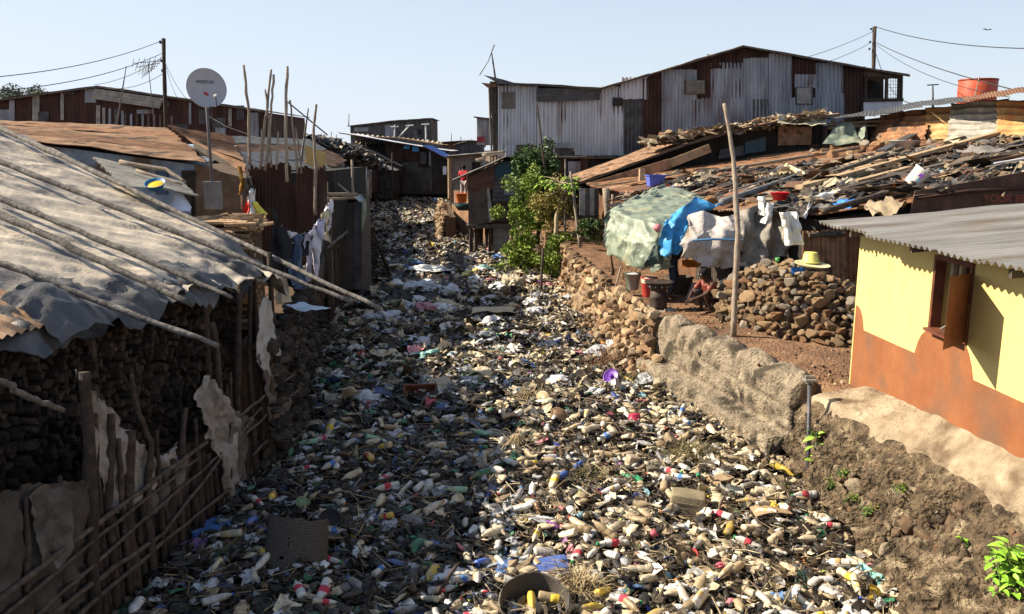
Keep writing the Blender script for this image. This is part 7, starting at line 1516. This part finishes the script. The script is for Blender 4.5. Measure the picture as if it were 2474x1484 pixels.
for k in range(26):
    az = rn.uniform(0, 6.28); L = rn.uniform(.4, .85); q = tip+Vector((math.cos(az)*L, math.sin(az)*L*.8, rn.uniform(-.15, .25)+(-.35 if rn.random() < .2 else 0))); st.append(tube([tip, tip.lerp(q, .5)+Vector((0, 0, .06)), q], [.014, .012, .008], 4))
    for f in range(7):
        a2 = az+(f-3)*.42; V, Fc = leafmesh(rn.uniform(.15, .26), .09, .1, .4); Rm = Matrix.Rotation(a2-math.pi/2, 3, 'Z') @ Matrix.Rotation(rn.uniform(-.3, .3), 3, 'X'); lv.append(([q+Rm @ v for v in V], Fc))
add('leaf_stalks', *join(*st), pm_, e); add('crown', *join(*lv), leaf_l, e)
stick('leafless papaya side branch crossing the thin pole', [Py(1320, 475, 28.5), Py(1350, 462, 28.6), Py(1366, 478, 28.6)], .03, pm_, 'branch', 'branch')
# dry grass heaps in the channel
def grassheap(label, u, v, n, L, m, spread, seed, nm='dry_grass'):
    rn = random.Random(seed); c = Pz(u, v, .1); g = []
    for _ in range(n):
        a = rn.uniform(0, 6.28); p = c+Vector((rn.gauss(0, spread), rn.gauss(0, spread), rn.uniform(0, .08))); l = L*rn.uniform(.5, 1.2); el = rn.uniform(.05, .9); d = Vector((math.cos(a)*math.cos(el), math.sin(a)*math.cos(el), math.sin(el))); sd = d.cross(Vector((0, 0, 1))).normalized()*.006
        q = p+d*l*.6; r_ = p+d*l+Vector((0, 0, -.3*l)); k = len(g)*0
        g.append(([p-sd, p+sd, q+sd, q-sd, r_], [(0, 1, 2, 3), (3, 2, 4)]))
    return add(nm, *join(*g), m, label=label, cat='dry grass')
hay = M('hay', (.22, .165, .09), (.36, .28, .16), 9, .8, 0, 0, c3=(.46, .38, .23)); hay2 = M('green_hay', (.05, .05, .02), (.16, .13, .06), 9, .8, 0, 0)
grassheap('heap of pale dry grass in the sun below the brown tray', 1280, 965, 150, .4, hay, .12, 1); grassheap('tangle of greenish straw beside the tan canister', 1665, 1105, 260, .35, hay2, .18, 2)
grassheap('tuft of dark straw in mid channel above the grey planks', 1420, 1160, 90, .35, hay2, .12, 3); grassheap('small standing tuft of dry straw in the shade line', 1245, 1075, 60, .35, hay, .08, 4); grassheap('bunch of pale straw hanging from the round basket', 1395, 1430, 220, .4, hay, .07, 5)
grassheap('scattered brown roots below the drystone wall', 1560, 920, 200, .4, hay2, .3, 6); grassheap('brown twiggy tangle in the middle distance of the litter', 1480, 880, 260, .5, M('twig_brown', (.10, .055, .03), (.2, .11, .06), 9), .35, 7)
# ================================================================== single pieces of litter one can tell apart
def dusty(name, c, dirtc=(.34, .27, .18), rough=.4, lo=.48, hi=.64): return M(name, tuple(x*.85 for x in c), c, 7, rough, 0, .35, 25, vary=.28, blotch=(dirtc, 7, lo, hi), spec=.45)
bcol = {'cream': dusty('bottle_cream', (.54, .47, .34), (.32, .25, .165)), 'clear dusty': dusty('bottle_clear', (.50, .49, .46), (.33, .28, .20)), 'tan': dusty('bottle_tan', (.38, .285, .165)), 'grey': dusty('bottle_grey', (.33, .33, .32), (.14, .12, .09)),
        'green': dusty('bottle_green', (.035, .22, .10), (.25, .24, .14), .3, .55, .7), 'pale green': dusty('bottle_pgreen', (.22, .42, .26), (.33, .28, .18)), 'brown': dusty('bottle_brown', (.16, .08, .03)), 'white': dusty('bottle_white', (.62, .62, .60), (.42, .36, .27)), 'blue': dusty('bottle_blue', (.05, .12, .42), (.2, .18, .2)), 'yellow': dusty('bottle_yellow', (.62, .44, .06))}
capm = [solid('cap_red', (.5, .05, .04)), solid('cap_blue', (.05, .1, .45)), solid('cap_white', (.6, .6, .58)), solid('cap_green', (.05, .3, .1)), solid('cap_orange', (.6, .2, .04))]
labm = [solid('wrap_yellow', (.62, .45, .05), .8), solid('wrap_red', (.5, .05, .08), .8), solid('wrap_blue', (.08, .2, .5), .8), solid('wrap_tan', (.5, .35, .15), .8)]
def make_bottle(col, kind, seed, lab=None, cap=0):
    rn = random.Random(seed); e = empty('plastic_bottle', f'{col} bottle', 'bottle')
    pr = []
    P = [[(.0, 0), (.036, 0), (.043, .008), (.043, .05), (.040, .058), (.043, .066), (.043, .12), (.040, .126), (.043, .134), (.043, .185), (.036, .222), (.018, .262), (.0135, .275), (.0135, .292), (0, .292)],
         [(0, 0), (.030, 0), (.034, .006), (.034, .09), (.031, .10), (.034, .11), (.033, .145), (.02, .178), (.013, .19), (.013, .206), (0, .206)],
         [(0, 0), (.042, 0), (.046, .01), (.046, .15), (.040, .18), (.022, .2), (.02, .21), (.02, .23), (0, .23)],
         [(0, 0), (.036, 0), (.04, .01), (.036, .07), (.038, .12), (.03, .2), (.015, .25), (.013, .265), (.013, .28), (0, .28)]][kind]
    n = 14; V, Fc = lathe([p for p in P if p[0] > 0], n); Fc.append(tuple(range(len(V)-n, len(V)))); L = P[-1][1]
    cr = rn.uniform(0, .32); fl = rn.uniform(.72, 1); bd = rn.uniform(-.1, .1); tc_ = rn.uniform(.3, .7)
    def df(v):
        t = v.z/L; dent = cr*math.exp(-((t-tc_)/.22)**2); x = v.x*(fl+(1-fl)*(t > .85)); y = v.y*(1+(1-fl)*.3*(t < .85))
        x *= 1-dent*.8 if x > 0 else 1-dent*.2; y *= 1+dent*.25
        w_ = .0035*noise.noise(v*45+Vector((seed*3.3, 0, 0)))*(t < .8); return Vector((v.z-L/2, y+w_+bd*(t-.5)**2*.25, x+w_*1.3))
    add('body', [df(v) for v in V], Fc, bcol[col], e, smooth=True)
    if cap is not None:
        V2, F2 = lathe([(.0155, L-.016), (.0155, L+.004), (.001, L+.005)], 12); add('cap', [Vector((v.z-L/2, v.y+bd*.06, v.x)) for v in V2], F2, capm[cap], e)
    if lab is not None:
        z0, z1 = L*.34, L*.58; R0 = P[3][0]*1.03; V2, F2 = lathe([(R0, z0), (R0, (z0+z1)/2), (R0, z1)], n); add('wrapper', [df(v) for v in V2], F2, labm[lab], e, smooth=True)
    return e
protos = []; sp = 0
for col, kinds in [('cream', (0, 1, 2, 3, 0, 1)), ('clear dusty', (0, 3, 1, 0)), ('tan', (0, 2, 3)), ('grey', (0, 1)), ('white', (2, 1)), ('green', (0, 1)), ('pale green', (0,)), ('brown', (1,)), ('yellow', (2, 0)), ('blue', (2,))]:
    for k in kinds: protos.append((col, make_bottle(col, k, sp, lab=(sp % 4) if sp % 3 == 0 else None, cap=(sp*7) % 5 if sp % 2 else None), sp % 3 == 0)); sp += 1
wts = [5 if p[0] in ('cream', 'tan') else (4.5 if p[0] == 'clear dusty' else (3.2 if p[0] in ('grey', 'white') else 1.5)) for p in protos]
rn = random.Random(123); used = set(); nb = 0; spots = []; CHM = {id(p[1]): list(p[1].children) for p in protos}
def cp(o, loc, rot, sc, label, group, cat=None):
    c = o.copy(); C.objects.link(c); c.location = loc; c.rotation_euler = rot; c.scale = (sc, sc, sc); c['label'] = label; c['group'] = group
    for ch in CHM[id(o)]: d = ch.copy(); C.objects.link(d); d.parent = c
    return c
def where(x, y):
    l, r = Lx(y), Rx(y); t = (x-l)/(r-l)
    a = 'beside the pole fence' if t < .2 and y < 12 else ('by the shaded bank' if t < .2 else ('in mid channel' if t < .55 else ('in the sunlit part' if t < .8 else ('at the foot of the embankment' if y < 11 else 'below the retaining wall'))))
    b = 'nearest litter' if y < 8.2 else ('by the blue drum' if y < 9.6 else ('by the steel pipe' if y < 11.3 else 'near the brown tray'))
    return a+', '+b
while nb < 270:
    y = 6.3+(13.2-6.3)*rn.random()**1.25; x = rn.uniform(Lx(y)+.2, Rx(y)-.1)
    if abs(x) > .63*y+.1 or any((x-a)**2+(y-b)**2 < .022 for a, b in spots): continue
    if x < -.6 and rn.random() < .5: continue
    spots.append((x, y)); i = rn.choices(range(len(protos)), [w_*(.35 if p_[0] in ('cream', 'tan') else 1.6) for w_, p_ in zip(wts, protos)] if x < .2 and y < 12 else wts)[0]; col, o, lb = protos[i]  # fewer cream and tan bottles near left: cool shade put into colour choice
    loc = (x, y, mound(x, y)+rn.uniform(.08, .125)); rot = (rn.uniform(0, 6.28), rn.gauss(0, .22), rn.uniform(0, 6.28)); sc = rn.uniform(.85, 1.25)*(1.1 if y > 10 else 1)
    label = f'{col} plastic bottle{" with wrapper" if lb else ""} {where(x, y)}'
    if i in used: cp(o, loc, rot, sc, label, 'plastic bottles lying in the litter')
    else: used.add(i); o.location = loc; o.rotation_euler = rot; o.scale = (sc,)*3; o['label'] = label; o['group'] = 'plastic bottles lying in the litter'
    nb += 1
for i, p in enumerate(protos):
    if i not in used:
        for ch in CHM[id(p[1])]: bpy.data.objects.remove(ch)
        bpy.data.objects.remove(p[1])
# crumpled bags
BAGME = []
def bagme(m, seed, sub=3):
    V, T = ico(sub); rn = random.Random(seed); out = []
    for v in V:
        r = 1+.7*fr(v, 1.1, 5, seed)+.12*abs(fr(v, 6, 2, seed)); p = v*r*.5; p.z = p.z*.45 if p.z > 0 else p.z*.15; out.append(tuple(p))
    me = bpy.data.meshes.new('plastic_bag'); me.from_pydata(out, [], T); me.materials.append(m); return me
bagc = [('white', (.62, .63, .65), 7), ('pale grey', (.42, .44, .47), 6), ('cream', (.50, .42, .28), 9), ('black', (.015, .015, .017), 5), ('pink', (.5, .2, .23), 1.4), ('red', (.42, .06, .06), 1), ('blue', (.06, .14, .36), 1), ('green', (.05, .20, .10), 1.2), ('yellow', (.5, .4, .1), 1), ('purple', (.18, .09, .24), .5), ('teal', (.2, .42, .39), .4)]
BM = {n_: [bagme(dusty('bag_'+n_.replace(' ', '_'), c, (.30, .24, .17), .45, .55, .75), 10*k+i) for i in range(3)] for k, (n_, c, w_) in enumerate(bagc)}
def bag(label, x, y, s, n_, rot=None, z=None, sq=(1, 1, 1), group='crumpled plastic bags in the litter'):
    o = bpy.data.objects.new('plastic_bag', rn.choice(BM[n_])); C.objects.link(o); o.location = (x, y, (mound(x, y)+.03) if z is None else z); o.rotation_euler = rot or (rn.gauss(0, .25), rn.gauss(0, .25), rn.uniform(0, 6.28)); o.scale = (s*sq[0], s*sq[1], s*sq[2]); o['label'] = label; o['category'] = 'plastic bag'; o['group'] = group
names = [b[0] for b in bagc]; ws = [b[2] for b in bagc]; cnt = 0
while cnt < 170:
    y = 6.4+(34-6.4)*rn.random()**1.5; x = rn.uniform(Lx(y)+.15, Rx(y)-.1)
    if abs(x) > .63*y or (muddy(x, y) and rn.random() < .6): continue
    n_ = rn.choices(names, ws)[0]; s = rn.uniform(.10, .26) if y < 14 else rn.uniform(.25, .6)
    w2 = where(x, y) if y < 14 else ('in mid channel ' if x < .3*(Rx(y)) else 'on the sunny side ')+('level with the cooking shelter' if y < 22 else 'beyond the cooking shelter')
    bag(f'{"big" if s > .3 else "small" if s < .15 else "crumpled"} {n_} plastic bag {w2}', x, y, s, n_); cnt += 1
def at(u, v, z=.08): p = Pz(u, v, z); return p.x, p.y
for u, v, s, n_, lb, sq in [(1133, 1012, .22, 'pink', 'bright pink crumpled bag left of the dry grass heap', (1, 1, 1.3)), (1228, 1365, .22, 'blue', 'dark blue crumpled bag beside the crushed blue drum', (1.1, .9, 1.6)), (1095, 1380, .42, 'white', 'large white and blue crumpled plastic sheet under a dark stick', (1.2, 1, .8)), (2115, 1400, .30, 'teal', 'teal plastic bag at the foot of the embankment', (.7, 1.4, 1)),
                            (1035, 655, .9, 'white', 'large white bag in the shadow line of the far litter', (1.6, .7, .8)), (1155, 655, .7, 'white', 'bright white sunlit bag in the far litter', (1.1, .8, 1)), (1020, 695, .9, 'pale grey', 'clear grey plastic heap in the shaded far litter', (1.3, 1, 1)), (960, 690, .6, 'white', 'white crumpled sheet near the shaded bank', (1, 1, 1)), (1095, 705, .7, 'white', 'rounded white bag next to the bright blue one', (1, .8, 1.2)), (1140, 705, .5, 'blue', 'bright blue bag in the shaded far litter', (1.2, .7, .8)),
                            (1240, 692, .8, 'cream', 'pale peaked bag standing in the sunny litter by the twin stake', (1, .8, 1.8)), (930, 770, .9, 'pale grey', 'heap of clear plastic film by the shaded bank, short of the two long poles', (1.4, .9, .8)), (1075, 745, .6, 'cream', 'pinkish and cream torn packet in mid channel', (1.4, .6, 1.2)), (1500, 1250, .3, 'cream', 'cream crumpled film beside the blue pot', (1.2, 1, 1)),
                            (1310, 1270, .35, 'white', 'long torn white film in the shade above the blue drum', (1.9, .5, .4)), (1990, 1290, .22, 'green', 'green crumpled bottle plastic near the embankment foot', (1.3, .8, 1)), (880, 430+60, .9, 'white', 'white bag on the far litter by the dark shacks', (1, 1, 1)), (815, 940, .25, 'green', 'dull green bag in the shade below the stone wall', (1.3, 1, 1)), (505, 1300-30, .4, 'blue', 'dark blue mesh bag in the black litter beside the fence', (1.3, 1, .8)), (470, 1330, .3, 'purple', 'dark purple net in the black litter beside the fence', (1.3, 1, .8)), (500, 1435, .30, 'pale grey', 'grey crumpled carton in the shaded litter by the fence foot', (1, 1, 1.2))]:
    x, y = at(u, v); bag(lb, x, y, s, n_, (0, 0, rn.uniform(-.4, .4)), sq=sq)
# cardboard sheet
x, y = at(1230, 762); cloth(lambda s, t: Vector((x-1.0+2.0*s, y-.45+.9*t+.2*s, .2+.06*math.sin(s*6))), 14, 8, M('cardboard', (.48, .38, .22), (.6, .49, .31), 3, .8), 'cardboard', .06, 2, label='big pale cardboard sheet lying flat in the sunny litter', cat='cardboard')
# rounded box meshes for canisters
def rbox(c, s, r, Rm):
    V, T = ico(4); out = []
    h = Vector(s)/2 - Vector((r, r, r))
    for v in V:
        w_ = Vector((math.copysign(min(1, abs(v.x)*1.8), v.x)*h.x, math.copysign(min(1, abs(v.y)*1.8), v.y)*h.y, math.copysign(min(1, abs(v.z)*1.8), v.z)*h.z)) + v*r; out.append(Vector(c)+Rm @ w_)
    return out, T
def canister(label, u, v, s, m, rz, tilt=(0, 0), z=.0, nm='jerrycan', spout=True):
    p = Pz(u, v, z); c = p+Vector((0, 0, s[2]*.42)); Rm = Matrix.Rotation(rz, 3, 'Z') @ Matrix.Rotation(tilt[0], 3, 'X') @ Matrix.Rotation(tilt[1], 3, 'Y'); e = empty(nm, label, nm, p)
    add('body', *rbox(c, s, min(s)*.18, Rm), m, e, smooth=True)
    ribs = join(*[(lambda g: ([c+Rm @ q for q in g[0]], g[1]))(beam(Vector((-s[0]*.34, -s[1]*.505, zz)), Vector((s[0]*.34, -s[1]*.505, zz)), .008, .012)) for zz in (-s[2]*.22, s[2]*.2)], *[(lambda g: ([c+Rm @ q for q in g[0]], g[1]))(beam(Vector((xx, -s[1]*.505, -s[2]*.2)), Vector((xx, -s[1]*.505, s[2]*.2)), .008, .012)) for xx in (-s[0]*.34, s[0]*.34)])
    add('rib', *ribs, m, e)
    if spout: g = lathe([(.03, s[2]*.5-.01), (.03, s[2]*.5+.03), (.035, s[2]*.5+.035), (.001, s[2]*.5+.04)], 12, (s[0]*.3, 0, 0)); add('cap', [c+Rm @ q for q in g[0]], g[1], m, e)
    return e
canister('muddy olive brown jerrycan lying on its side near the steel pipe', 1660, 1245, (.44, .30, .34), M('mud_olive', (.17, .14, .09), (.26, .22, .14), 4, .75, 0, .3, 30), -.25, (0, .06), spout=False)
canister('crushed dull blue drum in the shaded near litter', 1328, 1390, (.42, .26, .17), M('blue_drum', (.045, .08, .24), (.08, .13, .36), 4, .5, 0, .3, c3=(.22, .24, .32)), .15, (.1, -.1), nm='drum')
canister('tan dented canister standing beside the greenish straw', 1527, 1140, (.19, .16, .27), bcol['cream'], .3, (.1, .15), nm='canister'); canister('dark olive canister next to the tan one', 1577, 1160, (.17, .14, .22), M('olive', (.07, .065, .045), (.13, .12, .09), 4), .1, (0, -.1), nm='canister')
def cyl(label, u, v, r, h, m, ax, nm='tub', cat=None, open_=True, z=.06, inner=None):
    p = Pz(u, v, z); e = empty(nm, label, cat or nm, p); pr = [(r*.85, 0), (r*.87, .004), (r, h*.94), (r*1.06, h*.95), (r*1.06, h)]
    pr += [(r*.96, h), (r*.82, .01), (.001, .01)] if open_ else [(.001, h)]
    add('body', *lathe(pr, 24, p, ax), m, e, smooth=True)
    add('rim', *lathe([(r*1.0, h-.012), (r*1.08, h-.008), (r*1.08, h+.004), (r*.98, h+.002)], 24, p, ax), inner or m, e, smooth=True)
    return e
cyl('black plastic bucket lying with its mouth towards us in the shade', 812, 1262, .14, .20, black_plastic, (-.15, -.85, .45), 'bucket', z=.15)
cyl('shiny striped green tin next to the woven mat basket', 718, 1235, .09, .17, dusty('tin_green', (.16, .24, .12)), (.5, -.3, .7), 'tin', open_=False)
cyl('cloudy plastic jar lying with its lid towards us', 1038, 1170, .10, .19, bcol['clear dusty'], (.1, -.8, -.15), 'jar', open_=False, z=.16)
cyl('purple plastic hat-shaped basin in the sunny litter', 1480, 915, .15, .10, solid('purple_plastic', (.12, .02, .34), .35), (-.45, -.6, .6), 'basin', z=.12)
p_ = Pz(1480, 912, .2); add('hub', *lathe([(.04, 0), (.04, .07), (.001, .08)], 16, p_, (-.45, -.6, .6)), MATS['purple_plastic'], smooth=True, label='round boss inside the purple basin', cat='basin boss')
cyl('dark red plastic cup upside down near the retaining wall', 1532, 1000, .11, .13, solid('crimson_plastic', (.38, .03, .07), .35), (.1, -.15, -1), 'cup', z=.22)
cyl('blue plastic pot tipped over near the jerrycan', 1535, 1215, .085, .12, solid('periwinkle', (.16, .20, .48), .35), (.2, -.6, .6), 'pot'); cyl('red cup lying open in the nearest sunny litter', 1692, 1360, .10, .14, solid('brick_red', (.40, .05, .04)), (-.75, -.2, .5), 'cup')
cyl('muddy round bowl below the red cup', 1700, 1405, .12, .09, bcol['tan'], (-.2, -.55, .8), 'bowl'); cyl('tan tub tilted in mid channel above the brown tray level', 1243, 895, .15, .22, bcol['cream'], (.5, -.2, .6), 'tub', open_=False); cyl('short tan drum lying in the sunlit litter', 1330, 975, .16, .26, bcol['tan'], (-.6, -.6, .4), 'tub', open_=False); cyl('round wooden stump with a pale flat top in the sunlit litter', 1343, 1018, .14, .18, firewood, (.3, -.5, .8), 'stump', open_=False)
cyl('ribbed clear cup in the nearest sunny litter', 1873, 1425, .075, .12, bcol['grey'], (.05, -.3, .9), 'cup'); cyl('coiled tan tube in the sunny litter by the straw', 1490, 1400-20, .09, .14, bcol['tan'], (.8, -.4, .3), 'tube')
# brown slotted tray
p_ = Pz(1016, 962, .06); crate('reddish brown slotted plastic tray tipped towards us', p_, (.56, .40, .12), M('tray_brown', (.11, .035, .018), (.17, .06, .03), 4, .5, 0, .2), .18, tilt=(.85, 0), slots=12, nm='tray', cat='tray')
crate('black broken tray at the foot of the embankment', Pz(2085, 1350, .03), (.34, .22, .07), black_plastic, .4, tilt=(.3, .1), nm='tray')
# woven baskets
wv = bpy.data.materials.new('wicker'); wv.use_nodes = True; t_ = wv.node_tree; N = t_.nodes; b_ = N['Principled BSDF']; b_.inputs['Roughness'].default_value = .9
def wicker(name, c1, c2):
    m = bpy.data.materials.new(name); m.use_nodes = True; t = m.node_tree; N = t.nodes; b = N['Principled BSDF']; b.inputs['Roughness'].default_value = .9
    uv = N.new('ShaderNodeAttribute'); uv.attribute_name = 'wv'; ck = N.new('ShaderNodeTexBrick'); ck.inputs['Color1'].default_value = rgb(c1); ck.inputs['Color2'].default_value = rgb(tuple(x*.7 for x in c1)); ck.inputs['Mortar'].default_value = rgb(c2); ck.inputs['Scale'].default_value = 1; ck.inputs['Mortar Size'].default_value = .09
    ck.inputs['Brick Width'].default_value = .9; ck.inputs['Row Height'].default_value = .5; t.links.new(uv.outputs['Vector'], ck.inputs['Vector']); t.links.new(ck.outputs['Color'], b.inputs['Base Color']); bp = N.new('ShaderNodeBump'); bp.inputs['Strength'].default_value = .8; bp.inputs['Distance'].default_value = .01; t.links.new(ck.outputs['Fac'], bp.inputs['Height']); bp.invert = True; t.links.new(bp.outputs[0], b.inputs['Normal']); return m
wkm = wicker('wicker_dark', (.14, .12, .10), (.015, .012, .010))
def basket(label, p, r0, r1, h, ax, dn_=(60, 40), m=wkm, cut=None, sx=1.0):
    e = empty('basket', label, 'basket', p); nu, nv = 48, 24; q = Vector((0, 0, 1)).rotation_difference(Vector(ax).normalized())
    V, Fc, UV = [], [], []
    for j in range(nv+1):
        for i in range(nu):
            t = 2*math.pi*i/nu; z = h*j/nv; r = lerp(r0, r1, (j/nv)**.8); jag = 0
            if j == nv: z -= .05*abs(fr((math.cos(t)*3, math.sin(t)*3, 1), 1, 2))
            V.append(Vector(p)+q @ Vector((r*math.cos(t)*sx, r*math.sin(t), z))); UV.append((i/nu*dn_[0], j/nv*dn_[1], 0))
    for j in range(nv):
        for i in range(nu): Fc.append((j*nu+i, j*nu+(i+1) % nu, (j+1)*nu+(i+1) % nu, (j+1)*nu+i))
    k = len(V); c0 = Vector(p)+q @ Vector((0, 0, 0)); inn = [c0+(v-c0)*.97+ (q @ Vector((0, 0, .01))) for v in V]
    V2 = V+inn; F2 = Fc+[tuple(a+k for a in reversed(f)) for f in Fc]+[tuple(range(nu-1, -1, -1)), tuple(k+i for i in range(nu))]
    o = add('weave', V2, F2, m, e, smooth=True); at_ = o.data.attributes.new('wv', 'FLOAT_VECTOR', 'POINT'); at_.data.foreach_set('vector', [c for u in UV+UV for c in u])
    rp_ = [Vector(p)+q @ Vector((r1*math.cos(2*math.pi*i/24)*sx*1.01, r1*math.sin(2*math.pi*i/24)*1.01, h-.02)) for i in range(25)]; add('rim', *tube(rp_, [.012]*25, 5, .003), M('cane', (.10, .085, .07), (.16, .14, .11), 9), e, smooth=True)
    return e
mp = Pz(697, 1425, .0)
def matf(s, t): a = rad(-95+175*s); r = .33*(1+.04*math.sin(t*3)); z = .70*t*(1-.16*max(0, s-.55)**1*2)+(.02*fr((s*9, 0, 1), 1, 2) if t > .98 else 0); return mp+Vector((math.sin(a)*r, -math.cos(a)*r*.8+.30+z*.42, z*.92))
V, Fc = grid(matf, 60, 40); k = len(V); UVm = [(i/60*30, j/40*20, 0) for j in range(41) for i in range(61)]
hole = {(j, i) for j in range(41) for i in range(61) if (abs(i-26) < 2 and 15 < j < 18) or (i == 30 and 22 < j < 30)}
Fc = [f for n_, f in enumerate(Fc) if (n_//60, n_ % 60) not in hole]
mo = add('woven_mat', V+[v+Vector((0, .012, -.004)) for v in V], Fc+[tuple(a+k for a in reversed(f)) for f in Fc], wkm, smooth=True, label='big dark woven mat standing curved in the black shaded litter near the fence', cat='woven mat')
at_ = mo.data.attributes.new('wv', 'FLOAT_VECTOR', 'POINT'); at_.data.foreach_set('vector', [c for u in UVm+UVm for c in u])
basket('round dark woven basket lying open towards us at the frame edge', Pz(1290, 1500, -.02), .24, .34, .30, (.02, -.35, .95), (60, 18))
# planks, sticks and boards in the litter
def lp(label, u0, v0, u1, v1, w_, h_, m, nm='plank', z=.12, z1=None, rd=None):
    a, b = Pz(u0, v0, z), Pz(u1, v1, z if z1 is None else z1); g = tube([a, a.lerp(b, .5)+Vector((0, 0, .01)), b], [rd, rd, rd*.7], 7, .006, int(u0), 4) if rd else beam(a, b, w_, h_)
    return add(nm, *g, m, smooth=bool(rd), label=label, cat=nm, group='sticks and planks in the litter')
for a in [('grey plank in the shade above the torn white film', 1270, 1205, 1350, 1212, .10, .03, plank_dark), ('second grey plank overlapping the first in mid channel', 1340, 1222, 1420, 1215, .09, .03, plank_dark), ('dark long stick running up from the black bucket', 770, 1210, 960, 1150, 0, 0, wood_dark, 'stick', .15, None, .03), ('thin stick running away from the black bucket mouth', 840, 1270, 1010, 1350, 0, 0, wood_dark, 'stick', .12, None, .018),
          ('dark stick lying across the white and blue plastic sheet', 1060, 1430, 1110, 1360, 0, 0, wood_dark, 'stick', .2, None, .022), ('short dark plank leaning below the retaining wall', 1690, 1108, 1780, 1140, .12, .03, plank_dark, 'plank', .18), ('curved weathered board beside the jerrycan', 1700, 1180, 1790, 1192, .22, .03, plank), ('second weathered board under the curved one', 1720, 1165, 1760, 1150, .2, .03, plank, 'plank', .2),
          ('thin pale lath below the red cup', 1430, 1000, 1500, 1003, .06, .02, plank), ('pale split stick in the sun beside the straw', 1115, 1010, 1165, 1040, 0, 0, wood, 'stick', .15, None, .02), ('slim bottle-like stick standing near the jerrycan', 1735, 1240, 1748, 1200, 0, 0, wood, 'stick', .1, .4, .022), ('brown stick pointing up in mid channel', 1395, 1230, 1430, 1160, 0, 0, wood_dark, 'stick', .1, .2, .02),
          ('white stick near the foot of the fence', 560, 1330, 620, 1390, 0, 0, plank_dark, 'stick', .12, None, .014), ('dark branch lying near the far twin stake', 1200, 800, 1290, 790, 0, 0, wood_dark, 'branch', .2, None, .04), ('dark plank under the stilt hut', 1100, 622, 1150, 618, .25, .08, plank_dark, 'plank', .2), ('crooked branch in the shaded mid litter', 1050, 780, 1120, 772, 0, 0, wood_dark, 'branch', .2, None, .03), ('pale batten in the sunny mid litter', 1330, 1130, 1375, 1165, .05, .02, plank), ('brown lath near the dark red cup', 1560, 1060, 1620, 1068, .07, .02, plank_dark)]: lp(*a)
x, y = at(1862, 1240, .15); cloth(lambda s, t: Vector((x-.22+.44*s, y-.14+.28*t*(1-.6*s), .17+.05*s+.03*math.sin(s*4))), 10, 8, plank, 'board', .015, 4, thick=.02, label='split fan-shaped board near the foot of the embankment', cat='board')
x, y = at(800, 1415, .12)
